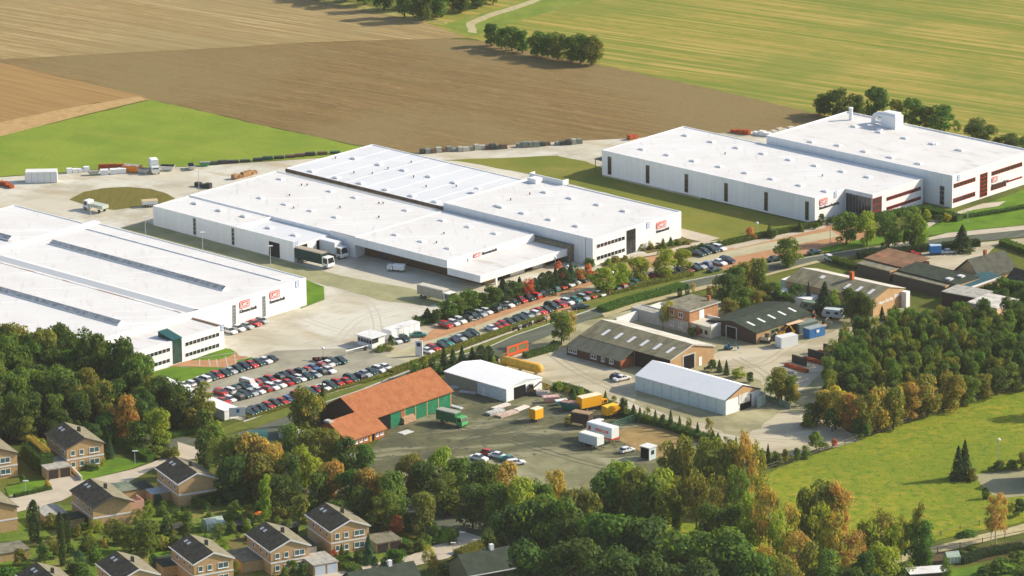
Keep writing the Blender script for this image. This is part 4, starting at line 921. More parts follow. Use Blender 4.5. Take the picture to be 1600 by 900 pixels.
b = MB(); b.box(8.81, 6.3, 2.9, 15.6, 6.6, 3.5); b.box(15.3, .3, 2.9, 15.6, 6.3, 3.5); b.build('terrace_parapet', white_wall, o)
for x0 in (10.0, 12.0, 13.6): gwindow(o, x0, x0 + .8, .3, 1.0, 1.9, frame=dark_steel)
b = MB(); b.box(6.2, 9.2, 6.03, 6.9, 9.9, 7.2); b.build('chimney', red_brick, o)

# ---- dark hall
f = P(1107, 500, 3.2); f.z = 0
DH = thing('machine_hall', 'dark green roofed machine hall with dark shaded gable and five roof strips', 'machine hall', f, R(-43.5))
Lx, Ly = 15.4, 20.8
b = MB(); b.gablebox(0, Ly, -Lx, 0, 0, 3.1, 4.5); b.v = [(-y, x, z) for x, y, z in b.v]; b.build('wall', mat('tan_cladding', (.40, .26, .14), [((.30, .2, .1), .8, .42, .6, .7)], rough=.9), DH)
b = MB(); b.roof(-.4, Ly + .4, -Lx - .35, .35, 3.13, 4.7, t=.12); b.v = [(-y, x, z) for x, y, z in b.v]; b.build('roof', green_felt, DH)
b = MB(); b.add([(.05, -.06, 0), (Lx - .05, -.06, 0), (Lx - .05, -.06, 3.08), (Lx / 2, -.06, 4.44), (.05, -.06, 3.08), (.05, -.01, 0), (Lx - .05, -.01, 0), (Lx - .05, -.01, 3.08), (Lx / 2, -.01, 4.44), (.05, -.01, 3.08)],
                [(0, 1, 2, 3, 4), (0, 4, 9, 5), (1, 6, 7, 2), (2, 7, 8, 3), (3, 8, 9, 4)]); b.build('gable_boarding', dark_wood, DH)  # dark colour paints the shade on the gable turned from the sun
panel(DH, 'doorway', dark_hole, 6.0, 9.0, -.06, 0, 2.9, t=.04)
b = MB(); b.box(5.7, -.2, 0, 5.98, -.07, 3.1); b.box(9.02, -.2, 0, 9.3, -.07, 3.1); b.box(5.98, -.2, 2.92, 9.02, -.07, 3.1); b.build('door_frame', steel_pole, DH)
for k in range(5):
    y = 2.6 + k * 3.9; xa, xb = 10.2, 12.6; za = 4.7 - 1.57 * (xa - Lx / 2) / (Lx / 2 + .35) + .03; zb = 4.7 - 1.57 * (xb - Lx / 2) / (Lx / 2 + .35) + .03
    b = MB(); b.add([(xa, y - .35, za), (xb, y - .35, zb), (xb, y + .35, zb), (xa, y + .35, za), (xa, y - .35, za - .05), (xb, y - .35, zb - .05), (xb, y + .35, zb - .05), (xa, y + .35, za - .05)],
                    [(0, 1, 2, 3), (0, 4, 5, 1), (1, 5, 6, 2), (2, 6, 7, 3), (3, 7, 4, 0)]); b.build('roof_light', mat('translucent_roof_strip', (.72, .72, .72)), DH)
for y0 in (5.5, 12.5): gwindow(DH, y0, y0 + 2.6, Lx, 1.4, 2.5, face='+x', frame=mat('green_frames', (.08, .25, .12)))

# ---- joinery building with lettering on its gable
o = shed('workshop', 'workshop with mossy roof, red chimney and white script on its tan gable', 'workshop', (1228, 438), 4.5, 27.0, 13.2, 1.8, mat('tan_gable_render', (.50, .32, .17), [((.44, .27, .13), .6, .42, .6, .7)], rough=.9), eternit, eternit_sunlit, over=.25, rz=R(-40.5))
strips(o, 3, 15, 26, 3.0, 6.6, 1.8, 4.5, w=2.4, t=.45)
strips(o, 1, 6, 10, 4.6, 6.6, 1.8, 4.5, w=1.4, t=.6)
b = MB(); b.box(15.2, 6.0, 5.6, 16.1, 6.9, 8.1); b.build('chimney', mat('chimney_red', (.5, .12, .05), rough=.9), o)
lettering('gable_lettering', 'Haus-Geräte', o, (27.03, 2.2, 2.6), 1.15, white_paint, width=6.0)
lettering('gable_lettering', 'Brand', o, (27.03, 8.8, 2.9), 1.25, white_paint, width=3.0)
b = MB(); b.box(-4.6, 4.0, 0, -.26, 9.0, 3.0); b.build('side_annex', white_wall, o)
b = MB(); b.box(-1.0, -5.0, 0, 10.5, -.26, 2.6); b.build('front_annex', white_wall, o)
b = MB(); b.box(27.3, 11.4, 0, 28.8, 13.0, 4.0); b.build('white_end_bay', white_wall, o)

# ---- row of flat sheds beyond
def flat(name, label, cat, A, z, lx, ly, rz=YA, wall=concrete_m, roofm=flat_felt, slope=0.0, edge=None, group=None):
    f = P(A[0], A[1], z); f.z = 0
    o = thing(name, label, cat, f, rz, group)
    b = MB(); b.box(.15, .15, 0, lx - .15, ly - .15, z - .22); b.build('wall', wall, o)
    b = MB(); b.add([(0, 0, z - .2), (lx, 0, z - .2), (lx, ly, z - .2 + slope), (0, ly, z - .2 + slope), (0, 0, z), (lx, 0, z), (lx, ly, z + slope), (0, ly, z + slope)],
                    [(3, 2, 1, 0), (4, 5, 6, 7), (0, 1, 5, 4), (1, 2, 6, 5), (2, 3, 7, 6), (3, 0, 4, 7)]); b.build('roof', roofm, o)
    if edge:
        b = MB(); b.box(lx + .003, -.05, z - .4, lx + .14, ly + .05, z + .1); b.build('fascia', edge, o)
    return o
orange_brown = mat('rust_brown_roof', (.26, .15, .085), [((.17, .10, .06), .4, .42, .6, .8), ((.40, .18, .09), .25, .56, .68, .8)], rough=.9)
flat('shed', 'long low shed with olive roof strip in front of the rust brown roof', 'shed', (1338, 411), 3.0, 11.0, 5.0, roofm=flat_felt, wall=mat('shed_dark', (.09, .085, .07), rough=.9), edge=wood_pale)
flat('shed', 'low olive roofed shed in front of the dark green roof with two roof lights', 'shed', (1394, 427), 3.0, 17.2, 4.4, roofm=flat_felt, wall=mat('shed_dark', (.09, .085, .07), rough=.9), edge=wood_pale)
flat('shed', 'shed with rust brown roof by the road', 'shed', (1350, 403), 3.4, 14.0, 9.5, roofm=orange_brown, wall=dark_wood, slope=.7)
o = flat('shed', 'shed with dark green roof and two small roof lights', 'shed', (1401, 421.5), 3.4, 20.5, 8.0, roofm=green_felt, wall=dark_wood, slope=.5, edge=wood_pale)
b = MB(); b.box(14.8, 1.2, 3.5, 16.4, 2.6, 3.9); b.box(15.8, 4.6, 3.7, 17.4, 6.0, 4.1); b.build('roof_light', mat('pale_light', (.6, .6, .58)), o)
o = flat('office_block', 'low building with blue green roof and row of dark windows in a tan wall', 'office', (1485, 444), 3.2, 5.4, 13.5, rz=R(-43), roofm=mat('teal_roof', (.05, .12, .13), [((.035, .09, .10), .4, .42, .6, .8)], rough=.6), wall=ochre_wall, slope=.5, edge=parapet_m)
for y0 in (1.0, 4.0, 7.0, 10.2): gwindow(o, y0, y0 + 2.2, 5.25, 1.2, 2.3, face='+x', frame=dark_steel)
o = flat('open_shed', 'open fronted shed with bleached roof beside the wood', 'shed', (1471, 455), 3.6, 11.5, 7.5, rz=R(-37), roofm=pale_felt, wall=dark_wood)
o = flat('open_shed', 'shed with bleached roof and tan side wall at the edge of the wood', 'shed', (1510, 472), 4.4, 9.0, 10.0, rz=R(-39), roofm=mat('bleached_roof_b', (.62, .58, .52), [((.4, .37, .3), .6, .45, .6, .8)], rough=.9), wall=mat('peach_render', (.62, .44, .28), rough=.9))
# dark roofed farmhouse
f = P(1532, 433, 2.8); f.z = 0
o = thing('house', 'farmhouse with steep dark tiled roof at the right edge behind the pale yard', 'house', f, R(38))
b = MB(); b.gablebox(0, 12, 0, 9.0, 0, 2.6, 6.2); b.build('wall', tan_brick, o)
b = MB(); b.roof(-.5, 12.5, -.5, 9.5, 2.5, 6.6, t=.2); b.build('roof', mat('grey_green_tiles', (.10, .105, .08), [((.07, .07, .055), .6, .42, .6, .8)], rough=.9, bump=.3, bscale=6), o)
b = MB(); b.box(6, 4.8, 5.6, 6.7, 5.5, 7.6); b.build('chimney', red_brick, o)
f = P(1570, 440, 3.0); f.z = 0
o = thing('house', 'dark roofed outbuilding partly out of view at the right edge', 'house', f, R(-48))
b = MB(); b.gablebox(0, 16, 0, 8.0, 0, 2.8, 5.4); b.build('wall', brown_brick, o)
b = MB(); b.roof(-.5, 16.5, -.5, 8.5, 2.7, 5.8, t=.2); b.build('roof', tile_dark, o)

# ================================================================ brick houses
HR = R(26.3)         # gable wall direction
skl = mat('roof_window', (.45, .47, .48), rough=.25)
def brick_house(A, label, w=8.9, dpt=12.5, ze=5.6, rise=1.9, over=.25, windows=True, trim=white_paint, wallm=tan_brick, blank=False, drop_shadow=False, group='brick houses with dark tiled roofs', west=True):
    """A: where the photograph shows the near-left eave corner; the gable looks down-right"""
    f = P(A[0], A[1], ze); f.z = 0
    o = thing('house', label, 'house', f, HR, group)
    # local x along the gable wall, local y away
    b = MB(); b.gablebox(0, dpt, -w, 0, 0, ze - .15, ze + rise - .15); b.v = [(-y, x, z) for x, y, z in b.v]; b.build('wall', wallm, o)
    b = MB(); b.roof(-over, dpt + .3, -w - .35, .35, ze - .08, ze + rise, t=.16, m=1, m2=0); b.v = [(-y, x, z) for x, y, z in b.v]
    b.build('roof', [tile_dark, mat('sunlit_tiles', (.25, .225, .15), [((.17, .155, .10), .9, .42, .6, .8), ((.26, .24, .17), 3, .55, .7, .5)], rough=.95, bump=.3, bscale=6)], o)  # slope towards the sun painted paler, as if lit
    if trim:
        b = MB(); dz = (rise + .08) / (w / 2 + .35)
        for xa, xb, za, zb in ((-.35, w / 2, ze - .08, ze + rise), (w / 2, w + .35, ze + rise, ze - .08)):
            y = -over - .06
            b = MB(); b.add([(xa, y, za + .02), (xb, y, zb + .02), (xb, y, zb - .32), (xa, y, za - .32), (xa, y + .058, za + .02), (xb, y + .058, zb + .02), (xb, y + .058, zb - .32), (xa, y + .058, za - .32)],
                  [(0, 3, 2, 1), (4, 5, 6, 7), (0, 1, 5, 4), (3, 7, 6, 2), (0, 4, 7, 3), (1, 2, 6, 5)]); b.build('verge_trim', trim, o)
        b = MB(); b.box(-.46, -over, ze - .3, -.36, dpt + .3, ze - .06); b.build('eaves_trim', trim, o)
    b = MB(); b.box(-.06, -.06, 2.62, w + .06, -.003, 2.95); b.box(-.06, -.003, 2.62, -.003, dpt, 2.95); b.build('floor_band', white_paint, o)
    if windows:
        for z0 in (3.6, .9):
            tg = mat('teal_window_glass', (.07, .14, .14), rough=.15, spec=.8)
            gwindow(o, .9, 2.0, 0, z0, z0 + 1.25, glass=tg, mull=0)
            gwindow(o, 3.0, 4.1, 0, z0, z0 + 1.25, glass=tg, mull=0)
            gwindow(o, 5.4, 7.8, 0, z0, z0 + 1.3, glass=tg, mull=1)
    if west:
        for y0 in (1.4, 4.6, 8.4):
            b = MB(); b.box(-.09, y0, 3.7, -.003, y0 + 1.1, 4.8); wd = b.build('window', white_paint, o)
            b = MB(); b.box(-.1, y0 + .12, 3.82, -.088, y0 + .98, 4.68); b.build('pane', mat('pale_blue_glass', (.12, .17, .17), rough=.2, spec=.7), wd)
    # roof windows, chimney
    for y0 in (dpt - 3.6, dpt - 2.0):
        xa, xb = 2.4, 3.2; za = ze + rise * (xa + .3) / (w / 2 + .3) + .04; zb = ze + rise * (xb + .3) / (w / 2 + .3) + .04
        b = MB(); b.add([(xa, y0, za), (xb, y0, zb), (xb, y0 + .8, zb), (xa, y0 + .8, za), (xa, y0, za - .2), (xb, y0, zb - .2), (xb, y0 + .8, zb - .2), (xa, y0 + .8, za - .2)],
                        [(0, 3, 2, 1), (0, 1, 5, 4), (1, 2, 6, 5), (2, 3, 7, 6), (3, 0, 4, 7)]); b.build('roof_window', skl, o)
    b = MB(); b.box(w / 2 + .5, dpt * .42, ze + rise - .8, w / 2 + 1.1, dpt * .42 + .7, ze + rise + .75); b.build('chimney', dark_steel, o)
    return o
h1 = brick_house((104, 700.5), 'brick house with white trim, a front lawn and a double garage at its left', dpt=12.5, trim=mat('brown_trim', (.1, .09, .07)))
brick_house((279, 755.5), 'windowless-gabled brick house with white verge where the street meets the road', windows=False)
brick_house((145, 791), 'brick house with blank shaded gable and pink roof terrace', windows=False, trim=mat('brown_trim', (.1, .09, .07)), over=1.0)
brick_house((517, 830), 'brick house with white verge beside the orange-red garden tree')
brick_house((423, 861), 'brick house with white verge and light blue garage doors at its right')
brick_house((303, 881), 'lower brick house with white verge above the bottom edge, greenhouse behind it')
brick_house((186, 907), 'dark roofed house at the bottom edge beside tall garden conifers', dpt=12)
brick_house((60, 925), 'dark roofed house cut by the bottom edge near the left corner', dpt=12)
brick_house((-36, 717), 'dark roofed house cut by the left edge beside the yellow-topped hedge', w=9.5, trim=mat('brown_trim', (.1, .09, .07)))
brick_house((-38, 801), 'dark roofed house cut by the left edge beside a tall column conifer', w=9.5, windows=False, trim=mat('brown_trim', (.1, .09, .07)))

def garage(A, z, w, d, label, doorm, n=2, rz=HR, wallm=tan_brick, roofm=pale_felt, group='flat roofed garages'):
    f = P(A[0], A[1], z); f.z = 0
    o = thing('garage', label, 'garage', f, rz, group)
    b = MB(); b.box(0, 0, 0, w, d, z - .15); b.build('wall', wallm, o)
    b = MB(); b.box(-.15, -.2, z - .15, w + .15, d + .15, z); b.build('roof', roofm, o)
    for k in range(n):
        x0 = w * k / n + .3; x1 = w * (k + 1) / n - .2
        if doorm: panel(o, 'garage_door', doorm, x0, x1, 0, .05, z - .4)
    return o
garage((74, 733.5), 2.6, 5.6, 7.5, 'double garage with dark doors beside the brick house', mat('dark_brown_door', (.06, .045, .04)))
garage((490, 883), 2.6, 5.6, 7, 'double garage with light blue doors at the bottom of the street', mat('light_blue_door', (.5, .58, .68)))
garage((588, 849), 2.4, 6.0, 6, 'brown doored double garage under the red tree', mat('dark_brown_door', (.06, .045, .04)), roofm=flat_felt)
garage((176, 770), 2.6, 5.6, 6, 'flat roofed garage with patchy green felt between two brick houses', None, roofm=mat('patchy_green_felt', (.22, .24, .17), [((.10, .15, .11), .2, .42, .6, .9)]), n=0)
garage((207, 766), 2.4, 5.0, 5.5, 'dark roofed carport with white edge left of the windowless-gabled house', None, roofm=green_felt, n=0)
garage((238, 772), 2.3, 4.2, 4, 'small lean-to with pale sheet roof beside the windowless-gabled house', None, roofm=metal_grey, n=0)
garage((70, 806), 2.5, 5.0, 6.5, 'flat roofed garage with faded felt below the residential street', None, roofm=pale_felt, n=0)
garage((104, 812), 2.3, 4.4, 4, 'little dark green roofed garage beside the shaded gable', None, roofm=green_felt, n=0)
garage((378, 878), 2.6, 7, 8, 'flat garage with grey felt between the two lower brick houses', None, roofm=flat_felt, n=0)
garage((455, 858), 2.6, 6, 6.5, 'entrance annex with dark flat roof and white edge', mat('white_door', (.7, .7, .7)), roofm=green_felt, n=1)
garage((255, 885), 2.5, 6, 6, 'annex with dark green roof left of the lowest brick house', None, roofm=green_felt, n=0)
garage((120, 792), 2.3, 3, 3, 'small garden canopy with cream roof below the shaded gable', None, roofm=mat('cream_canopy', (.62, .56, .36)), n=0)
garage((-30, 870), 2.2, 11, 6, 'long mossy roofed outbuilding at the left edge', None, roofm=flat_felt, n=0)
# roof terrace
f = P(200, 790, 2.8); f.z = 0
b = MB(); b.box(0, 0, 0, 3.8, 4.2, 2.8); b.box(0, 0, 2.8, 3.8, .2, 3.5); b.box(3.6, .2, 2.8, 3.8, 4.2, 3.5)
o = b.build('terrace_block', mat('pink_render', (.62, .36, .27), rough=.9), None, f, HR); tag(o, 'pink rendered block with roof terrace joined to the shaded brick house', 'terrace')
# dark roofed houses at the bottom, ridge parallel to the gable direction of the others
def wide_house(A, L, D, label, ze=4.8, rise=3.0, rz=HR):
    f = P(A[0], A[1], ze); f.z = 0
    o = thing('house', label, 'house', f, rz, 'dark green roofed houses at the bottom edge')
    b = MB(); b.gablebox(0, L, 0, D, 0, ze - .1, ze + rise - .2); b.build('wall', mat('olive_brick', (.20, .19, .11), [((.15, .14, .08), 2, .42, .6, .7)], rough=.9), o)
    b = MB(); b.roof(-.4, L + .4, -.5, D + .5, ze - .25, ze + rise, t=.2); b.build('roof', mat('dark_green_tiles', (.06, .075, .055), [((.045, .055, .04), .6, .42, .6, .8)], rough=.9, bump=.3, bscale=6), o)
    b = MB(); b.box(-.45, -.62, ze - .32, L + .45, -.52, ze - .1); b.build('eaves_gutter', parapet_m, o)
    b = MB(); b.box(L * .62, D / 2 - .4, ze + rise - .6, L * .62 + .8, D / 2 + .4, ze + rise + 1.0); b.build('chimney', white_wall, o)
    return o
wide_house((733, 898), 11.5, 9.5, 'dark green roofed house beside the curved street at the bottom')
wide_house((560, 926), 14.5, 9.5, 'dark green roofed house cut by the bottom edge, yellow shrub behind it')
# farm building beyond the right edge whose shadow falls on its yard
f = P(1625, 768); 
o = thing('barn', 'dark farm building just at the right edge beside the paved yard', 'barn', f, R(8))
b = MB(); b.gablebox(0, 18, 0, 10, 0, 5.0, 8.0); b.build('wall', tan_brick, o)
b = MB(); b.roof(-.5, 18.5, -.5, 10.5, 4.8, 8.3, t=.2); b.build('roof', tile_dark, o)
# ================================================================ vehicles
def ordinal(n):
    w = ['first', 'second', 'third', 'fourth', 'fifth', 'sixth', 'seventh', 'eighth', 'ninth', 'tenth', 'eleventh', 'twelfth', 'thirteenth', 'fourteenth', 'fifteenth', 'sixteenth', 'seventeenth', 'eighteenth', 'nineteenth', 'twentieth']
    if n <= 20: return w[n - 1]
    tens = {2: 'twenty', 3: 'thirty', 4: 'forty', 5: 'fifty', 6: 'sixty', 7: 'seventy', 8: 'eighty', 9: 'ninety'}
    t, u = divmod(n, 10)
    return tens[t] + ('-' + w[u - 1] if u else 'th').replace('yth', 'ieth') if t < 10 else 'hundredth'
def label_series(items, noun, where):
    """items: (object, adjective, x in the view); every label counts its own look from the left"""
    by = {}
    for o, adj, x in items: by.setdefault(adj, []).append((x, o))
    for adj, l in by.items():
        l.sort(key=lambda t: t[0])
        for i, (x, o) in enumerate(l):
            if len(l) == 1: o['label'] = f'the only {adj} {noun} {where}'
            else: o['label'] = f'{ordinal(i + 1)} {adj} {noun} from the left {where}'
PAINT = {'D': ('dark green', (.012, .05, .04)), 'R': ('red', (.50, .025, .015)), 'W': ('white', (.75, .75, .74)), 'B': ('blue', (.06, .16, .38)),
         'S': ('silver', (.40, .44, .44)), 'K': ('dark blue', (.015, .02, .045)), 'G': ('teal', (.03, .22, .18)), 'Y': ('yellow', (.8, .45, .02)), 'M': ('dark red', (.20, .025, .02)), 'C': ('cream', (.60, .56, .44))}
def paint(k): return mat('car_paint_' + PAINT[k][0].replace(' ', '_'), PAINT[k][1], rough=.28, spec=.6)
def car_meshes(style):
    """profiles in metres: x forward, centred; returns hull, roof, glass, wheels, lights"""
    L, Wd = {'saloon': (4.4, 1.7), 'hatch': (3.8, 1.62), 'estate': (4.5, 1.72), 'van': (4.6, 1.85)}[style]
    hx = L / 2
    if style == 'van':
        low = [(-hx, .32), (-hx, 1.05), (1.45, 1.05), (hx - .15, .85), (hx, .32)]
        top = (-hx + .03, 1.45, -hx + .1, .95); zb, zt = 1.05, 1.85
    elif style == 'saloon':
        low = [(-hx, .32), (-hx, .82), (-hx + .9, .9), (.95, .9), (hx - .1, .7), (hx, .32)]
        top = (-hx + .75, 1.05, -hx + 1.35, .35); zb, zt = .88, 1.36
    elif style == 'hatch':
        low = [(-hx, .32), (-hx, .85), (.75, .9), (hx - .1, .7), (hx, .32)]
        top = (-hx + .05, .95, -hx + .5, .25); zb, zt = .88, 1.4
    else:
        low = [(-hx, .32), (-hx, .85), (.95, .9), (hx - .1, .7), (hx, .32)]
        top = (-hx + .05, 1.05, -hx + .3, .35); zb, zt = .88, 1.42
    w = Wd / 2
    b = MB()
    rings = []
    for y, inset in ((-w, .06), (-w + .07, 0), (w - .07, 0), (w, .06)):
        rings.append([(x * (1 - inset * .5), y, z - (inset if z > .5 else -inset)) for x, z in low])
    b.loft(rings, 0)
    x0, x1, x2, x3 = top
    wi = w - .22
    b.add([(x2 - .04, -wi, zt - .02), (x3 + .04, -wi, zt - .02), (x3 + .04, wi, zt - .02), (x2 - .04, wi, zt - .02), (x2 + .06, -wi + .08, zt + .05), (x3 - .06, -wi + .08, zt + .05), (x3 - .06, wi - .08, zt + .05), (x2 + .06, wi - .08, zt + .05)],
          [(3, 2, 1, 0), (4, 5, 6, 7), (0, 1, 5, 4), (1, 2, 6, 5), (2, 3, 7, 6), (3, 0, 4, 7)], 0)
    # door pillars
    for xa in (x0 + (x1 - x0) * .36, x0 + (x1 - x0) * .66):
        for s in (-1, 1):
            b.add([(xa, s * (w - .04), zb), (xa + .12, s * (w - .04), zb), (xa + .1, s * (wi + .03), zt), (xa, s * (wi + .03), zt)], [(0, 1, 2, 3) if s < 0 else (3, 2, 1, 0)], 0)
    g = MB()
    g.add([(x0, -w + .07, zb), (x1, -w + .07, zb), (x1, w - .07, zb), (x0, w - .07, zb), (x2, -wi, zt - .01), (x3, -wi, zt - .01), (x3, wi, zt - .01), (x2, wi, zt - .01)],
          [(3, 2, 1, 0), (4, 5, 6, 7), (0, 1, 5, 4), (1, 2, 6, 5), (2, 3, 7, 6), (3, 0, 4, 7)], 0)
    wh = MB(); wh.cyl((0, -.11, 0), (0, .11, 0), .31, n=12, m=0); wh.cyl((0, -.118, 0), (0, .118, 0), .17, n=10, m=1)
    hl = MB(); hl.box(hx - .06, -.14, .5, hx + .012, .14, .64)
    tl = MB(); tl.box(-hx - .012, -.12, .6, -hx + .05, .12, .76)
    return b, g, wh, hl, tl, (L, w)
_car = {}
def make_car(style, key):
    """the first car of a kind, with its parts; later ones are copies"""
    if (style, key) not in _car:
        if style not in _car:
            b, g, wh, hl, tl, dim = car_meshes(style)
            _car[style] = (b, g, wh, hl, tl, dim)
        b, g, wh, hl, tl, (L, w) = _car[style]
        t = thing('car', None, 'car')
        b.build('body', paint(key), t)
        g.build('windows', mat('car_glass', (.02, .025, .03), rough=.08, spec=.9), t)
        if ('wheel', style) not in _car:
            _car[('wheel', style)] = (wh.build('wheel', [rubber, metal_grey], t).data, hl.build('headlight', lamp_glass, t).data, tl.build('tail_light', mat('tail_light_red', (.35, .01, .01), rough=.3), t).data)
            for o in list(t.children):
                if o.name.split('.')[0] in ('wheel', 'headlight', 'tail_light'): bpy.data.objects.remove(o)
        wm, hm, tm = _car[('wheel', style)]
        def put(n, me, loc):
            o = bpy.data.objects.new(n, me); COL.objects.link(o); o.parent = t; o.location = loc
        for x in (-L * .3, L * .31):
            for s in (-1, 1): put('wheel', wm, (x, s * (w - .1), .31))
        for s in (-1, 1): put('headlight', hm, (0, s * (w - .32), 0)); put('tail_light', tm, (0, s * (w - .28), 0))
        _car[(style, key)] = t
        return t
    return copy_tree(_car[(style, key)])
rc = random.Random(7)
def car_at(px, py, key, style=None, heading=None, z=.12, group=None, jitter=True):
    style = style or rc.choice(['saloon', 'hatch', 'hatch', 'saloon', 'estate'])
    o = make_car(style, key)
    p = P(px, py); o.location = (p.x, p.y, z)
    a = (SITE if heading is None else heading) + (R(rc.uniform(-3, 3)) if jitter else 0)
    o.rotation_euler = (0, 0, a)
    k_ = rc.uniform(.93, 1.06); o.scale = (k_ * rc.uniform(.97, 1.03), k_, k_ * rc.uniform(.95, 1.04))
    o['category'] = 'van' if style == 'van' else 'car'
    if group: o['group'] = group
    elif 'group' in o: del o['group']
    return o
def row(a, c, keys, where, group, heading=None, vans=()):
    items = []
    n = len(keys)
    for i, k in enumerate(keys):
        if k == '.': continue
        t = i / (n - 1)
        x, y = a[0] + (c[0] - a[0]) * t, a[1] + (c[1] - a[1]) * t
        # where photographs' rows are not evenly filled the bays wobble a little
        h = heading if heading is not None else SITE + (math.pi if rc.random() < .25 else 0)
        o = car_at(x + rc.uniform(-.8, .8), y + rc.uniform(-.3, .3), k, 'van' if i in vans else None, h, group=group)
        items.append((o, PAINT[k][0], x))
    label_series(items, 'car', where)
row((286, 606), (423, 564), 'WWDWDRDSGKRDWD'.replace('G', 'D'), 'in the entrance lawn row', 'cars parked along the entrance lawn')
row((345, 617), (532, 567), 'RWDDWRDRDKMDRBRWDD', 'in the far middle row', 'cars in the far middle row', vans=(4,))
row((338, 634), (512, 582), 'SRWDDSWRWWRDWDSDW', 'in the near middle row', 'cars in the near middle row')
row((387, 649), (602, 578), 'DDDRDRBRKDRWDRRDKSDWW', 'in the row beside the road verge', 'cars beside the road verge', vans=(7,))
row((697, 512), (918, 437), 'RWWDDSWDDWDRDRDDGRWWDD', 'along the hedge of the upper car park', 'cars along the hedge')
row((667, 552), (738, 524), 'WRDGKSDD', 'in the verge row nearest the gatehouse', 'cars in the verge row nearest the gatehouse')
row((768, 517), (852, 487), 'WRRDDDSWRD', 'in the middle stretch of the verge row', 'cars in the middle stretch of the verge row')
row((863, 482), (995, 446), 'DRWGSRWMDRDG', 'in the row under the yellow-green trees', 'cars in the verge row under the trees')
row((1052, 430), (1103, 417), 'KDMDSB', 'in the short row right of the trees', 'cars in the short row right of the trees')
row((1089, 400), (1124, 391), 'DDDW', 'by the planted strip near the paved bays', 'cars by the planted strip')
row((1124, 414), (1137, 410), 'WK', 'at the right end of the upper car park', 'cars at the right end of the upper car park')
row((359, 521), (410, 505), 'WWSRS', 'parked against the left works hall front', 'cars against the hall front')
for args, lab in [
  ((1025, 435, 'R', 'hatch', R(-30)), 'red hatchback leaving the upper car park beside the yellow-green trees'),
  ((907, 483, 'D', 'saloon', R(20)), 'dark saloon parked across the verge behind the round-crowned roadside tree'),
  ((1116, 425, 'D', 'saloon', R(42)), 'dark green saloon on the road edge below the short row'),
  ((653, 527, 'G', 'saloon', R(8)), 'teal car standing alone on the red paving by the gatehouse'),
  ((620, 536, 'W', 'hatch', R(-60)), 'white rounded car beside the gatehouse shrubs'),
  ((632, 533, 'D', 'hatch', R(-60)), 'dark car tucked behind the white car at the gatehouse'),
  ((1210, 408, 'D', 'saloon', R(35)), 'dark car parked on the verge under the lone roadside tree'),
  ((1273, 397, 'D', 'saloon', R(32)), 'dark green car on the road beside the row of street trees'),
  ((1427, 401, 'R', 'saloon', R(20)), 'bright red car parked in front of the hedge by the sheds'),
  ((1482, 397, 'S', 'saloon', R(12)), 'silver saloon parked under the dark conifer'),
  ((963, 592, 'K', 'hatch', R(50)), 'dark car standing in the yard beside a white saloon'),
  ((972, 595, 'W', 'saloon', R(35)), 'white saloon standing beside a dark car in the gravel yard'),
  ((806, 727, 'W', 'estate', R(20)), 'white estate car at the right end of the jumbled cars'),
  ((795, 722, 'G', 'saloon', R(-30)), 'teal and white car between others in the contractor yard'),
  ((778, 716, 'W', 'saloon', R(-30)), 'white car with open boot in the contractor yard'),
  ((764, 712, 'R', 'hatch', R(-35)), 'orange-red car at the back of the jumbled cars'),
  ((748, 720, 'W', 'saloon', R(-30)), 'white car half hidden by the bushes of the contractor yard'),
  ((980, 707, 'W', 'hatch', R(35)), 'white hatchback beside the white site cabin'),
  ((984, 562, 'D', 'saloon', R(-44)), 'dark green car under the open front of the olive roofed workshop'),
  ((975, 567, 'K', 'saloon', R(-44)), 'dark car beneath the lean-to end of the olive roofed workshop'),
  ((1297, 408, 'W', 'hatch', R(-60)), 'white car coming out onto the road near the sheds'),
  ((1315, 486, 'G', 'saloon', R(-10)), 'teal car in the shade of the dark trees by the mossy workshop'),
  ((1322, 490, 'D', 'saloon', R(-10)), 'dark car behind the caravan in the shade'),
  ((452, 676, 'S', 'estate', R(40)), 'pale car on the road above the orange-crowned trees')]:
    o = car_at(*args, z=.13, jitter=False); o['label'] = lab
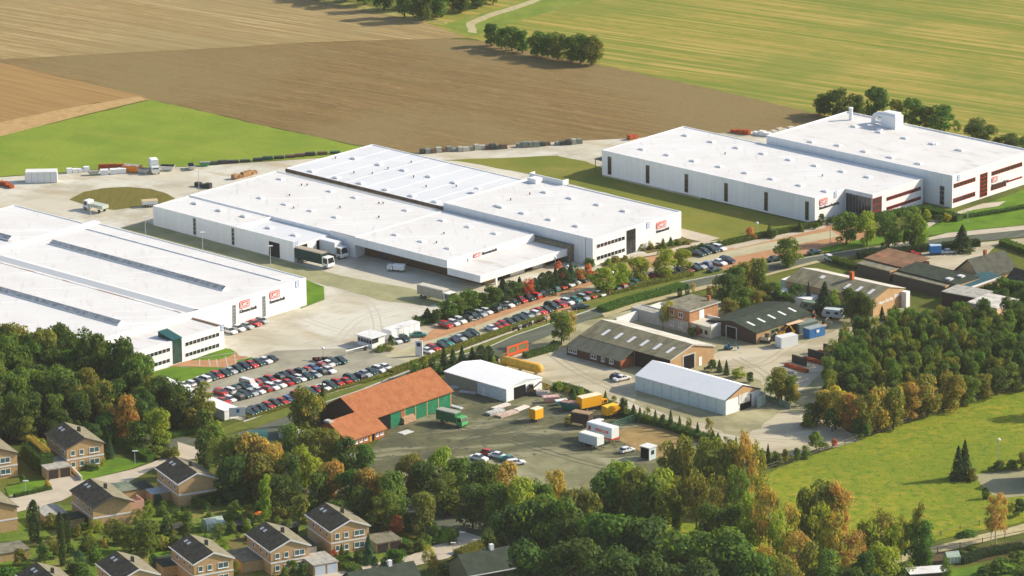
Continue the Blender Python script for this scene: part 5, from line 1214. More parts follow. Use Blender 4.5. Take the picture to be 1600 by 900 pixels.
# rest of a mix of vehicles ---------------------------------------
def truck(name, label, px, py, heading, box, cab=None, boxm=None, cabm=None, roofm=None, z0=1.0, cat='truck', group=None, gap=.25, covered=True, trailer=False, zoff=.12):
    """box: (length, width, height) of the load body; cab: (length, height)"""
    p = P(px, py); p.z = zoff
    t = thing(name, label, cat, p, heading, group)
    L, w, h = box
    cl, ch = cab if cab else (0, 0)
    x0 = -(L + cl) / 2
    b = MB(); b.box(x0, -w / 2, z0, x0 + L, w / 2, z0 + h)
    b.build('load_body' if covered else 'load_bed', boxm, t)
    if roofm:
        b = MB(); b.loft([[(x0 - .02, -w / 2 - .02, z0 + h), (x0 - .02, w / 2 + .02, z0 + h), (x0 - .02, w / 2 - .2, z0 + h + .14), (x0 - .02, -w / 2 + .2, z0 + h + .14)],
                          [(x0 + L + .02, -w / 2 - .02, z0 + h), (x0 + L + .02, w / 2 + .02, z0 + h), (x0 + L + .02, w / 2 - .2, z0 + h + .14), (x0 + L + .02, -w / 2 + .2, z0 + h + .14)]])
        b.build('roof_cover', roofm, t)
    b = MB(); b.box(x0 + .1, -.45, z0 - .3, x0 + L + cl * .8, .45, z0 - .003); b.build('chassis', dark_steel, t)
    xs = [x0 + 1.2, x0 + 2.3] if L > 6 else [x0 + L * .28]
    if cab:
        xc = x0 + L + gap
        b = MB(); ww = w / 2 - .04
        prof = [(xc, .45), (xc + cl - .15, .45), (xc + cl, .75), (xc + cl - .05, 1.5), (xc + cl - .35, ch), (xc, ch)]
        b.loft([[(x, -ww, z) for x, z in prof], [(x, ww, z) for x, z in prof]]); b.build('cab', cabm, t)
        b = MB(); b.add([(xc + cl - .03, -ww + .12, 1.5), (xc + cl - .03, ww - .12, 1.5), (xc + cl - .3, ww - .2, ch - .15), (xc + cl - .3, -ww + .2, ch - .15)], [(0, 1, 2, 3)])
        for s in (-1, 1): b.box(xc + .35, s * (ww + .005), 1.4, xc + cl - .4, s * (ww + .03), ch - .25)
        b.build('cab_window', dark_glass, t)
        xs.append(xc + cl * .55)
    elif trailer:
        b = MB(); b.box(x0 + L, -.06, .5, x0 + L + 1.2, .06, .62); b.box(x0 + L - 1.4, -.7, .0, x0 + L - 1.25, -.55, z0 - .3); b.box(x0 + L - 1.4, .55, .0, x0 + L - 1.25, .7, z0 - .3); b.build('drawbar', dark_steel, t)
    r_ = .45 if L > 4 else .32
    wm = MB(); wm.cyl((0, -.15, 0), (0, .15, 0), r_, n=12, m=0); wm.cyl((0, -.16, 0), (0, .16, 0), r_ * .5, n=10, m=1)
    me = None
    for x in xs:
        for s in (-1, 1):
            if me is None: o = wm.build('wheel', [rubber, metal_grey], t); me = o.data
            else: o = bpy.data.objects.new('wheel', me); COL.objects.link(o); o.parent = t
            o.location = (x, s * (w / 2 - .18), r_)
    return t
pw = lambda n, c, **k: mat(n, c, **k)
tarp_green = mat('green_tarpaulin', (.045, .17, .07), [((.03, .12, .05), 1.0, .42, .6, .6)], rough=.6)
tarp_dark = mat('dark_green_tarpaulin', (.03, .06, .055), [((.02, .045, .04), 1.0, .42, .6, .6)], rough=.6)
white_box = mat('white_box_body', (.72, .73, .72), rough=.45)
grey_top = mat('grey_tarpaulin_top', (.36, .36, .30), rough=.8)
yellow_box = mat('yellow_van_paint', (.80, .38, .02), rough=.45)
truck('truck', 'green covered truck standing in front of the green barn doors', 706, 664, R(-38), (5.6, 2.4, 2.2), (1.8, 2.5), tarp_green, mat('light_green_cab', (.10, .38, .13), rough=.4), grey_top)
truck('truck', 'dark green articulated truck backed into the loading bay', 491, 414, SITE + R(2), (9.5, 2.5, 2.7), (2.2, 3.0), tarp_dark, white_box, mat('tan_tarp_top', (.38, .33, .24), rough=.8))
truck('truck', 'white truck backed up against the loading bay behind the green one', 518, 400, SITE, (7.2, 2.5, 3.0), (2.2, 3.1), white_box, white_box, white_paint)
truck('truck', 'long beige truck standing in the yard beside the young conifers', 682, 470, SITE + R(2), (8.6, 2.5, 2.3), (2.2, 2.9), mat('beige_planked_body', (.42, .40, .30), [((.30, .28, .2), 1.2, .42, .6, .7)], rough=.8), white_box, mat('beige_top', (.55, .51, .42), rough=.8))
truck('van', 'big yellow box van with open dark rear in the contractor yard', 925, 640, R(33), (5.6, 2.3, 2.5), (1.6, 2.2), yellow_box, yellow_box, mat('cream_roof', (.75, .66, .45)), cat='van')
truck('van', 'yellow van behind the brown covered truck', 956, 650, R(40), (3.6, 2.0, 2.0), (1.2, 1.9), yellow_box, yellow_box, mat('yellow_roof', (.85, .50, .06)), cat='van', z0=.6)
truck('trailer', 'small yellow box trailer standing alone in the stained yard', 838, 658, R(46), (2.7, 2.0, 2.3), None, yellow_box, None, mat('cream_roof', (.75, .66, .45)), trailer=True, cat='trailer', z0=.7)
truck('truck', 'brown covered truck with yellow cab in the contractor yard', 905, 666, R(150), (4.6, 2.4, 2.4), (1.6, 2.0), mat('dark_brown_tarp', (.07, .05, .035), rough=.8), mat('dull_yellow_cab', (.5, .35, .04), rough=.5), mat('tan_tarp', (.36, .24, .14), rough=.8))
t = truck('trailer', 'white box trailer with red lettering and red sill', 942, 688, R(-43), (7.6, 2.5, 2.5), None, mat('pale_grey_box', (.62, .66, .65), rough=.5), None, white_paint, trailer=True, cat='trailer', z0=1.2)
lettering('side_lettering', 'FRISCHE', t, (-1.2, -1.27, 2.3), .95, red_sign, rz=0, width=4.0)
b = MB(); b.box(-3.3, -1.28, 2.2, -2.6, -1.255, 3.1); b.build('side_emblem', red_sign, t)
b = MB(); b.box(-3.8, -1.27, 1.0, 3.8, -1.252, 1.25); b.box(3.81, -1.25, 1.0, 3.86, 1.25, 1.3); b.build('red_sill', red_sign, t)
truck('trailer', 'shorter white box trailer in front of the lettered one', 924, 698, R(-43), (5.6, 2.4, 2.0), None, mat('pale_grey_box', (.62, .66, .65)), None, mat('cream_top', (.75, .74, .66)), trailer=True, cat='trailer', z0=.9)
truck('truck', 'white tipper truck with two open beds beside the oval grass island', 150, 330, R(140), (5.2, 2.4, .9), (2.0, 2.6), mat('pale_green_side', (.45, .5, .42)), white_box, None, z0=1.2, covered=False)
b = MB()
truck('trailer', 'white open trailer at the right end of the oval grass island', 234, 323, R(12), (4.2, 2.2, .9), None, white_box, None, mat('wood_load', (.55, .42, .25)), trailer=True, cat='trailer', z0=.8, covered=False)
truck('trailer', 'blue box trailer parked beside the bright red car', 1461, 398, R(8), (2.9, 2.0, 1.9), None, mat('bright_blue_box', (.04, .20, .50)), None, mat('pale_blue_top', (.45, .55, .65)), trailer=True, cat='trailer', z0=.6)
truck('van', 'white minibus standing in the shade of the works', 620, 424, R(165), (2.9, 1.8, 1.2), (1.5, 1.6), white_box, white_box, white_paint, cat='van', z0=.5)
# caravans
def caravan(px, py, heading, m, label):
    t = thing('caravan', label, 'caravan', P(px, py, .12), heading, 'caravans in the shade')
    b = MB(); prof = [(-2.6, .5), (2.6, .5), (2.75, 1.2), (2.3, 2.4), (-2.2, 2.5), (-2.75, 1.4)]
    b.loft([[(x, -1.05, z) for x, z in prof], [(x, 1.05, z) for x, z in prof]]); b.build('body', m, t)
    b = MB(); b.box(-1.6, -1.08, 1.3, -.6, -1.055, 1.9); b.box(.6, -1.08, 1.3, 1.6, -1.055, 1.9); b.box(2.62, -.6, 1.4, 2.68, .6, 1.9); b.build('window', dark_glass, t)
    for s in (-1, 1):
        b = MB(); b.cyl((-.2, s * .95, .35), (-.2, s * 1.1, .35), .35, n=10); b.build('wheel', rubber, t)
caravan(1302, 497, R(-20), mat('pale_caravan', (.5, .56, .56)), 'pale blue caravan in the shade below the mossy workshop')
caravan(1268, 486, R(-30), mat('green_grey_caravan', (.16, .22, .16)), 'grey green caravan at the far end of the machine hall')

def box_thing(name, label, cat, px, py, rz, lx, ly, h, m, top=None, ribs=0, group=None, z=.13, roof_over=.0, doors=True):
    t = thing(name, label, cat, P(px, py, z), rz, group)
    b = MB(); b.box(-lx / 2, -ly / 2, 0, lx / 2, ly / 2, h)
    b.build('body', m, t)
    b = MB()
    n = ribs
    for k in range(n + 1):
        x = -lx / 2 + lx * k / max(n, 1)
        b.box(x - .05, -ly / 2 - .05, .02, x + .05, -ly / 2 - .003, h - .02)
    if n: b.build('wall_rib', mat('container_rib', (.45, .47, .47), rough=.5), t)
    if top: b = MB(); b.box(-lx / 2 - roof_over, -ly / 2 - roof_over, h, lx / 2 + roof_over, ly / 2 + roof_over, h + .14); b.build('roof', top, t)
    return t
# gatehouse with barrier
t = box_thing('gatehouse', 'white gatehouse with dark windows beside the works entrance barrier', 'gatehouse', 580, 538, R(-44), 5.0, 4.4, 2.5, white_paint, white_roof, roof_over=.5)
b = MB(); b.box(-2.3, -2.26, 1.0, 2.3, -2.21, 2.0); b.box(2.51, -2.2, 1.1, 2.56, 0, 2.3); b.build('window', dark_glass, t)
b = MB()
for x in (-1.4, -.4, .6, 1.6): b.box(x - .05, -2.3, .95, x + .05, -2.262, 2.05)
b.build('window_frame', white_paint, t)
t = box_thing('office_container', 'long white container office behind the gatehouse', 'container', 627, 524, R(46), 10.0, 3.0, 2.5, white_wall, white_roof, roof_over=.1)
b = MB()
for k in range(5): b.box(-4.8 + k * 2, -1.54, .1, -4.7 + k * 2, -1.51, 2.4)
b.build('panel_joint', mat('panel_joint', (.5, .5, .5)), t)
a, c = P(571, 548), P(540, 557)
t = thing('barrier', 'white barrier arm on its dark post at the works entrance', 'barrier', (a.x, a.y, .1), math.atan2(c.y - a.y, c.x - a.x))
b = MB(); b.box(-.3, -.25, 0, .3, .25, 1.1); b.build('post', dark_steel, t)
b = MB(); b.cyl((-.8, 0, 1.0), ((c - a).length, 0, 1.25), .14, n=8); b.build('arm', white_paint, t)
b = MB(); b.cyl(((c - a).length - .2, 0, 0), ((c - a).length - .2, 0, 1.05), .07, n=6); b.build('rest', white_paint, t)
# entrance sign pylon
t = thing('sign_pylon', 'white sign pylon with a dark mark at the car park entrance', 'sign', P(655, 556, .12), R(-20))
b = MB(); b.box(-.9, -.15, 0, .9, .15, 3.8); b.build('panel', white_paint, t)
b = MB(); b.box(-.55, -.19, 2.4, .45, -.152, 3.3); b.build('mark', mat('dark_mark', (.04, .05, .08)), t)
t = thing('notice_board', 'white notice board with a blue mark beside the cars at the left corner', 'sign', P(371, 657, .1), R(12))
b = MB(); b.box(-1.9, -.06, 1.0, 1.9, .06, 3.2); b.build('panel', white_paint, t)
b = MB(); b.box(-.2, -.1, 1.9, .5, -.062, 2.8); b.build('mark', blue_sign, t)
b = MB(); b.cyl((-1.8, .1, 0), (-1.8, .1, 3.2), .07, n=6); b.cyl((1.8, .1, 0), (1.8, .1, 3.2), .07, n=6); b.build('post', steel_pole, t)
t = thing('notice_board', 'blank white board in the grass at the contractor yard entrance', 'sign', P(550, 727, .1), R(20))
b = MB(); b.box(-.8, -.05, .6, .8, .05, 2.8); b.build('panel', white_paint, t)
b = MB(); b.box(-.7, .05, 0, -.6, .12, 2.6); b.box(.6, .05, 0, .7, .12, 2.6); b.build('post', steel_pole, t)
# white wall left of the car park
for i, (x0, y0, x1, y1) in enumerate(((248, 606, 306, 632), (310, 634, 362, 655))):
    a, c = P(x0, y0), P(x1, y1); d = c - a
    b = MB(); b.box(0, -2.0, 0, d.length, 2.0, 2.2); b.box(-.1, -2.1, 2.2, d.length + .1, 2.1, 2.34)
    o = b.build('bicycle_shelter', white_wall, None, (a.x, a.y, .1), math.atan2(d.y, d.x))
    tag(o, ['long low white shelter half hidden by bushes, left car park corner', 'low white shelter ending at the notice board with the blue mark'][i], 'shelter', 'low white shelters')
# containers far left, field side store
t = box_thing('container', 'large white double storage container by the crop field', 'container', 65, 283, R(2), 8.6, 3.6, 2.9, white_box, white_roof, ribs=5)
t = box_thing('container', 'white steel container with its door ajar beside the machine hall', 'container', 1229, 540, R(33), 5.0, 2.6, 2.5, mat('white_container', (.66, .69, .70), rough=.5), white_roof)
t = box_thing('container', 'bright blue container with a white emblem in the machine yard', 'container', 1272, 525, R(38), 5.0, 2.4, 2.3, mat('blue_container', (.05, .17, .40), [((.03, .11, .28), 1.0, .45, .6, .6, (.3, 3))], rough=.5), mat('grey_top_b', (.3, .34, .33)), ribs=0)
b = MB(); b.box(-.4, -1.36, 1.2, .5, -1.31, 1.9); b.build('emblem', white_paint, t)
t = box_thing('site_cabin', 'white site cabin with one dark side beside the hatchback', 'cabin', 1013, 716, R(-43), 2.6, 2.4, 2.9, mat('pale_cabin', (.5, .58, .57)), white_roof, roof_over=.25)
b = MB(); b.box(-1.2, -1.24, .1, 1.2, -1.205, 2.7); b.build('open_side', dark_hole, t)
b = MB(); b.box(1.305, -.5, 1.2, 1.34, .5, 2.2); b.build('window', dark_glass, t)
# tarpaulined goods, green container behind blue one
t = box_thing('container', 'grey green half-round covered container behind the blue one', 'container', 1258, 517, R(38), 6.0, 2.6, 2.3, mat('dark_green_container', (.10, .14, .12)), mat('grey_green_top', (.2, .24, .2)))
t = box_thing('canopy', 'peach coloured canopy over machines beside the machine hall', 'canopy', 1237, 519, R(36), 4.6, 2.8, 2.6, dark_hole, mat('peach_canopy', (.72, .50, .32)), roof_over=.3)
# yellow tank on the right of the hall
a, c = P(783, 573), P(847, 588)
d = c - a; t = thing('tank', 'long yellow storage tank lying behind the white roofed storage hall', 'tank', (a.x, a.y, .1), math.atan2(d.y, d.x))
ym = mat('yellow_tank_paint', (.75, .42, .06), [((.6, .28, .05), .8, .45, .6, .7)], rough=.45)
b = MB(); L = d.length; rr_ = 1.15
rings = []
for x, s in ((0, .35), (.35, .8), (.8, 1), (L - .8, 1), (L - .35, .8), (L, .35)):
    rings.append([(x, rr_ * s * math.cos(R(30 * k)), 1.7 + rr_ * s * math.sin(R(30 * k))) for k in range(12)])
b.loft(rings); b.build('vessel', ym, t, smooth=True)
b = MB()
for x in (1.5, L / 2, L - 1.5): b.box(x - .15, -1.0, 0, x + .15, 1.0, .75)
b.build('saddle', concrete_m, t)
# orange hoarding
a, c = P(792, 560), P(825, 549); d = c - a
t = thing('hoarding', 'orange framed hoarding with olive panels beside the main road', 'hoarding', (a.x, a.y, .1), math.atan2(d.y, d.x))
om = mat('orange_frame', (.70, .10, .03), rough=.5)
b = MB(); L = d.length
b.box(0, -.08, .3, L, .08, .9); b.box(0, -.08, 2.3, L, .08, 2.7); b.box(0, -.08, .9, .5, .08, 2.3); b.box(L - .5, -.08, .9, L, .08, 2.3); b.box(L / 2 - .35, -.08, .9, L / 2 + .35, .08, 2.3)
b.box(.3, .08, 0, .45, .2, 2.5); b.box(L - .45, .08, 0, L - .3, .2, 2.5); b.build('frame', om, t)
b = MB(); b.box(.5, -.04, .9, L / 2 - .35, .04, 2.3); b.box(L / 2 + .35, -.04, .9, L - .5, .04, 2.3); b.build('panel', mat('olive_panel', (.16, .17, .08)), t)

# ---- stacked goods, skips, machines
def skip(px, py, rz, m, label, s=1.0, load=None):
    t = thing('skip', label, 'skip', P(px, py, .12), rz, 'skips')
    b = MB(); lo = [(-1.5, -.9), (1.5, -.9), (1.5, .9), (-1.5, .9)]; hi = [(-2.3, -1.1), (2.3, -1.1), (2.3, 1.1), (-2.3, 1.1)]
    b.loft([[(x * s, y * s, .15) for x, y in lo], [(x * s, y * s, 1.5 * s) for x, y in hi]]); b.build('tub', m, t)
    b = MB(); b.box(-2.1 * s, -.95 * s, 1.5 * s, 2.1 * s, .95 * s, 1.52 * s + .12); b.build('load', load or mat('rubble_load', (.25, .2, .15), [((.5, .45, .4), 2, .45, .6, .9)]), t)
    return t
skip(893, 640, R(-30), mat('teal_skip', (.02, .14, .12), rough=.5), 'dark teal skip among scrap in the contractor yard', 1.15, mat('red_scrap', (.4, .08, .05), [((.1, .35, .35), 1.2, .5, .55, 1)]))
skip(877, 632, R(20), mat('teal_pale_skip', (.2, .42, .42)), 'pale blue skip behind the teal one', .7, white_paint)
skip(860, 628, R(10), mat('salmon_skip', (.6, .33, .27)), 'salmon pink skip full of scrap near the storage hall door', .9, mat('pink_scrap', (.7, .5, .45), [((.3, .15, .12), 2, .45, .6, .9)]))
skip(848, 618, R(-10), mat('white_skip', (.65, .6, .58)), 'white skip against the storage hall', .7)
skip(207, 268, R(-20), mat('orange_skip', (.85, .25, .03)), 'bright orange skip by the crop field', 1.15)
skip(224, 270, R(-20), mat('grey_skip', (.5, .5, .46)), 'grey skip right of the orange one', .8)
skip(146, 273, R(10), mat('green_grey_skip', (.35, .42, .35)), 'grey green skip at the left end of the field side row', .7)
skip(262, 266, R(-10), mat('pale_skip', (.6, .6, .58)), 'pale skip with dark load by the field', .9, dark_hole)
skip(299, 264, R(-80), mat('pale_skip', (.6, .6, .58)), 'tall pale skip with open dark top further right', .8, dark_hole)
skip(320, 259, R(0), mat('green_skip', (.08, .3, .12)), 'green skip at the field edge', .7)
for i, (x, y) in enumerate(((163, 272), (178, 271), (191, 270))):
    b = MB(); b.box(-1.1, -.9, 0, 1.1, .9, 1.2); b.box(-1.15, -.95, 1.2, 1.15, .95, 1.3)
    o = b.build('crate', white_box, None, P(x, y, .12), R(5)); tag(o, f'{["left", "middle", "right"][i]} one of three white lidded crates by the crop field', 'crate', 'white crates by the field')
for i, (x, y, L) in enumerate(((168, 264, 5), (187, 264, 4))):
    b = MB(); b.box(-L / 2, -.4, 0, L / 2, .4, 1.4); o = b.build('steel_stack', rust, None, P(x, y, .12), R(3)); tag(o, f'{["longer", "shorter"][i]} orange steel stack behind the white crates', 'steel stack', 'orange steel stacks')
truck('truck', 'tall white box truck seen from its rear by the crop field', 241, 270, R(-75), (3.0, 2.2, 2.6), (1.3, 2.2), white_box, white_box, white_paint)
for i, (x0, y0, x1, y1, m_, lab) in enumerate((
    (0, 289, 20, 295, rust, 'orange steel beam lying on the yard at the left edge'),
    (104, 271, 140, 268, parapet_m, 'long pale beam lying beside the crop field'),
    (364, 281, 400, 271, mat('pallet_wood', (.42, .25, .12), [((.2, .1, .05), 1.0, .45, .55, .9)]), 'row of timber pallets behind the central works'),
    (306, 291, 330, 295, dark_steel, 'dark steel frame lying behind the central works'),
    (1143, 207, 1172, 211, rust, 'rusty machine frame behind the hall with slit windows'),
    (1178, 210, 1205, 214, parapet_m, 'white bagged goods behind the hall with slit windows'),
    (1206, 210, 1240, 204, mat('pale_timber_stack', (.55, .5, .4)), 'pale timber stack beside the tallest works hall'),
    (982, 219, 995, 216, rust, 'little orange machine at the back of the yard road'),
    (-20, 345, 14, 332, parapet_m, 'white steel girder behind the left works hall'))):
    a, c = P(x0, y0), P(x1, y1); d = c - a; b = MB(); n = max(2, int(d.length / 1.6))
    for k in range(n):
        s = .75 + .25 * math.sin(k * 2.3 + i); b.box(d.length * k / n, -.7, 0, d.length * (k + .92) / n, .7, 1.1 * s + .25)
    o = b.build('goods_row' if 'row' in lab else 'stored_goods', m_, None, (a.x, a.y, .12), math.atan2(d.y, d.x)); tag(o, lab, 'stored goods')
# line of stacked pipes and crates along the field road
rr = random.Random(3)
items = []
for i in range(30):
    t_ = i / 29; x = 660 + (905 - 660) * t_; y = 239 - 15 * t_ + math.sin(i) * .6
    if 15 < i < 18 or i in (24,): continue
    w_ = rr.uniform(1.2, 2.0); h_ = rr.uniform(.8, 1.5)
    b = MB(); b.box(-w_ / 2, -.8, 0, w_ / 2, .8, h_ * .45); b.box(-w_ / 2 + .08, -.72, h_ * .45, w_ / 2 - .08, .72, h_)
    k = rr.choice(['grey', 'brown', 'dark', 'pale'])
    m_ = {'grey': mat('stack_grey', (.22, .24, .20)), 'brown': mat('stack_brown', (.16, .11, .08)), 'dark': mat('stack_dark', (.07, .08, .07)), 'pale': mat('stack_pale', (.42, .40, .34))}[k]
    o = b.build('pallet_stack', m_, None, P(x, y, .12), R(12 + rr.uniform(-5, 5))); tag(o, None, 'pallet stack', 'stacks along the field road'); items.append((o, k, x))
label_series(items, 'goods stack', 'along the ploughed field road')
items = []
for i in range(12):
    x = 330 + i * 17.5 + rr.uniform(-3, 3); y = 257 - i * 1.6
    b = MB(); b.box(-1.4, -.6, 0, 1.4, .6, rr.uniform(.5, 1.1))
    k = rr.choice(['green', 'dark', 'brown']); m_ = {'green': mat('goods_green', (.06, .12, .07)), 'dark': mat('stack_dark', (.07, .08, .07)), 'brown': mat('stack_brown', (.16, .11, .08))}[k]
    o = b.build('pallet_stack', m_, None, P(x, y, .12), R(8)); tag(o, None, 'pallet stack', 'low goods along the crop field'); items.append((o, k, x))
label_series(items, 'low goods stack', 'at the crop field edge')
# timber and panels in the contractor yard
for x0, y0, x1, y1, w_, h_, m_, lab in (
    (770, 641, 795, 633, 1.4, .5, mat('pale_boards', (.66, .60, .54)), 'pale stack of boards lying parallel to the storage hall'),
    (778, 653, 806, 644, 2.2, .45, mat('pinkish_boards', (.58, .46, .38), [((.4, .3, .22), 1.2, .45, .6, .8)]), 'pinkish pallet of planks in the stained yard'),
    (806, 643, 824, 636, 1.6, .4, mat('light_boards', (.70, .62, .55)), 'short light board pile nearest the doorway'),
    (762, 650, 785, 642, 1.8, .7, mat('white_scrap', (.55, .55, .52), [((.25, .25, .22), 1.4, .45, .6, .9)]), 'heap of grey white scrap panels in the yard'),
    (704, 608, 724, 605, 1.6, .5, mat('pale_green_panels', (.5, .56, .5)), 'pale green panels stacked behind the barn'),
    (718, 613, 744, 616, 1.2, .4, mat('grey_panels', (.5, .5, .46)), 'long grey panels lying by the beige boarding'),
    (700, 634, 722, 640, 1.0, .3, white_paint, 'white sheet lying behind the green truck'),
    (626, 679, 642, 674, 2.2, .15, mat('white_dust', (.6, .6, .57)), 'white plastic sheet on the ground before the barn'),
    (628, 664, 646, 657, 1.4, 1.7, mat('firewood', (.55, .36, .22), [((.2, .12, .08), 4, .45, .6, .9)]), 'stacked firewood in a rack against the barn'),
    (920, 664, 940, 656, 1.4, .35, parapet_m, 'white trough between the yellow vans and brown truck'),
    (1256, 562, 1292, 572, 1.2, .8, rust, 'upper stack of orange steel pipes at the wood edge'),
    (1228, 572, 1262, 583, 1.2, .8, rust, 'lower stack of orange steel pipes nearest the camera'),
    (1222, 578, 1240, 584, 1.0, .5, concrete_m, 'grey pipe lying below the orange steel stacks'),
    (1276, 556, 1284, 553, 1.2, 1.0, rust, 'small orange machine behind the steel pipes')):
    a, c = P(x0, y0), P(x1, y1); d = c - a; b = MB(); n = 5
    for k in range(n):
        y = -w_ / 2 + w_ * k / n; b.box(.15 * (k % 2), y, 0, d.length - .12 * (k % 3), y + w_ / n * .9, h_ * (.75 + .25 * ((k * 7) % 3) / 2))
    o = b.build('plank_stack' if 'board' in lab or 'plank' in lab else 'stored_goods', m_, None, (a.x, a.y, .13), math.atan2(d.y, d.x)); tag(o, lab, 'stored goods')
# storage bay walls at the wood edge
for i, (x0, y0, x1, y1) in enumerate(((1238, 566, 1260, 573), (1263, 557, 1288, 564), (1287, 549, 1312, 556), (1310, 541, 1335, 548))):
    a, c = P(x0, y0), P(x1, y1); d = c - a; b = MB(); b.box(0, -.2, 0, d.length, .2, 1.9)
    o = b.build('bay_wall', mat('dark_bay_wall', (.06, .055, .045)), None, (a.x, a.y, .1), math.atan2(d.y, d.x)); tag(o, f'{ordinal(i + 1)} dark storage bay wall from the left at the wood edge', 'wall', 'storage bay walls')
# yard machines by the machine hall
def machine(px, py, rz, m, label, s=1.0):
    t = thing('excavator', label, 'machine', P(px, py, .12), rz, 'yard machines')
    b = MB(); b.box(-1.6 * s, -1.1 * s, .1, 1.6 * s, -.6 * s, .8 * s); b.box(-1.6 * s, .6 * s, .1, 1.6 * s, 1.1 * s, .8 * s); b.build('track', dark_steel, t)
    b = MB(); b.box(-1.5 * s, -.9 * s, .8 * s, 1.1 * s, .9 * s, 1.7 * s); b.build('body', m, t)
    b = MB(); b.box(.0, -.9 * s, 1.7 * s, 1.0 * s, 0, 2.6 * s); b.build('cab', dark_glass, t)
    b = MB(); b.cyl((1.0 * s, .4 * s, 1.5 * s), (2.8 * s, .4 * s, 3.0 * s), .16 * s, n=6); b.cyl((2.8 * s, .4 * s, 3.0 * s), (4.0 * s, .4 * s, 1.2 * s), .13 * s, n=6); b.box(3.7 * s, 0, .6 * s, 4.4 * s, .8 * s, 1.3 * s); b.build('arm', m, t)
machine(1196, 535, R(-20), mat('cream_machine', (.6, .5, .35)), 'cream wheeled machine at the corner of the machine hall', .9)
machine(1207, 532, R(10), mat('dark_machine', (.12, .1, .08)), 'dark machine with pale bucket in front of the machine hall', .8)
machine(1219, 526, R(20), mat('yellow_machine', (.8, .42, .02)), 'yellow excavator behind the white container', .9)
machine(1267, 504, R(60), mat('orange_machine', (.6, .3, .15)), 'orange brown loader at the end of the machine hall', .8)
machine(1284, 514, R(40), mat('tan_machine', (.6, .42, .28)), 'tan loader behind the blue container', .8)
machine(1138, 546, R(-20), mat('blue_machine', (.08, .2, .3)), 'small blue machine with white roof in the gravel yard', .6)
machine(827, 616, R(0), mat('brown_machine', (.2, .13, .06)), 'brown machine beside the storage hall doorway', 1.0)
# motorcycles
def motorcycle(px, py, rz, m):
    t = thing('motorcycle', None, 'motorcycle', P(px, py, .12), rz, 'motorcycles at the car park')
    for x in (-.7, .7):
        b = MB(); b.cyl((x, -.06, .32), (x, .06, .32), .32, n=12); b.build('wheel', rubber, t)
    b = MB(); b.loft([[(-.6, -.14, .5), (-.6, .14, .5), (-.6, .12, .8), (-.6, -.12, .8)], [(0, -.2, .4), (0, .2, .4), (0, .18, .95), (0, -.18, .95)], [(.5, -.12, .6), (.5, .12, .6), (.5, .1, .95), (.5, -.1, .95)]]); b.build('body', m, t)
    b = MB(); b.cyl((.68, 0, .35), (.45, 0, 1.05), .05, n=6); b.cyl((.45, -.35, 1.05), (.45, .35, 1.05), .03, n=6); b.build('handlebar', dark_steel, t)
    return t
items = []
for i in range(9):
    k = ['black', 'red', 'black', 'silver', 'black'][i % 5]
    m_ = {'black': dark_steel, 'red': paint('R'), 'silver': paint('S')}[k]
    x = 492 + i * 2.9; items.append((motorcycle(x, 564 - i * .15 + (i % 2), R(-50), m_), k, x))
label_series(items, 'motorcycle', 'in the cluster behind the far middle car row')
items = []
for i, (x, y) in enumerate(((806, 517), (813, 513), (824, 511), (832, 507), (844, 504), (852, 501))):
    k = ['black', 'silver'][i % 2]; items.append((motorcycle(x, y, R(10 + 20 * i), {'black': dark_steel, 'silver': paint('S')}[k]), k, x))
label_series(items, 'motorcycle', 'on the verge beside the main road')
# street lamps
def lamp(px, py, h, globe=False):
    t = thing('street_lamp', None, 'street lamp', P(px, py, .1), 0, 'street lamps')
    b = MB(); b.cyl((0, 0, 0), (0, 0, h), .09, .06, n=6); b.build('pole', steel_pole, t)
    b = MB()
    if globe: b.loft([[(.35 * math.cos(R(60 * k)) * s, .35 * math.sin(R(60 * k)) * s, h + z) for k in range(6)] for z, s in ((0, .4), (.2, 1), (.5, 1), (.65, .5))])
    else: b.box(-.5, -.16, h, .7, .16, h + .18)
    b.build('lamp_head', lamp_glass, t)
    return t
LA = [((227.5, 371), 5.6, 0, 'beside the turf strip behind the left hall, nearer the island'), ((317, 397), 5.8, 0, 'beside the turf strip behind the left hall, right one'), ((142, 339), 3.6, 0, 'in front of the white tipper truck'),
      ((311, 302), 6.2, 0, 'behind the corner of the central works'), ((423, 421), 6.2, 0, 'in front of the dark roller door of the works'), ((756, 479), 3.2, 1, 'behind the hedge row cars, left'), ((868, 440), 6.0, 1, 'among the column conifers'),
      ((887, 443), 4.2, 1, 'beside the red shrubs of the car park'), ((505, 561), 2.4, 1, 'at the motorcycle cluster'), ((467, 611), 3.2, 0, 'between the two lanes of the left car park'), ((741, 521), 3.4, 0, 'in the upper car park lane'),
      ((627, 529), 3.2, 0, 'in front of the container office'), ((957, 455), 4.6, 1, 'between the yellow-green car park trees'), ((1297, 383), 5.6, 0, 'beside the paved bays in front of the slit-window hall'), ((1183, 363), 2.2, 1, 'on the lawn edge in front of the slit-window hall'),
      ((1560, 733), 6.6, 1, 'in the meadow left of the farm yard'), ((758, 830), 1.2, 1, 'where the lower street meets the road'), ((722, 846), 2.0, 0, 'on the lower street, right of the pair'), ((708, 864), 2.2, 0, 'on the lower street, left of the pair'),
      ((211, 725), 3.0, 0, 'on the front lawn beside the clipped hedge'), ((40, 768), 2.4, 0, 'on the lawn by the residential street'), ((1512, 349), 3.4, 0, 'slim one leaning over the right works lawn')]
for (x, y), h, g_, lab in LA:
    o = lamp(x, y, h, bool(g_)); o['label'] = ('globe lamp ' if g_ else 'slim grey lamp post ') + lab
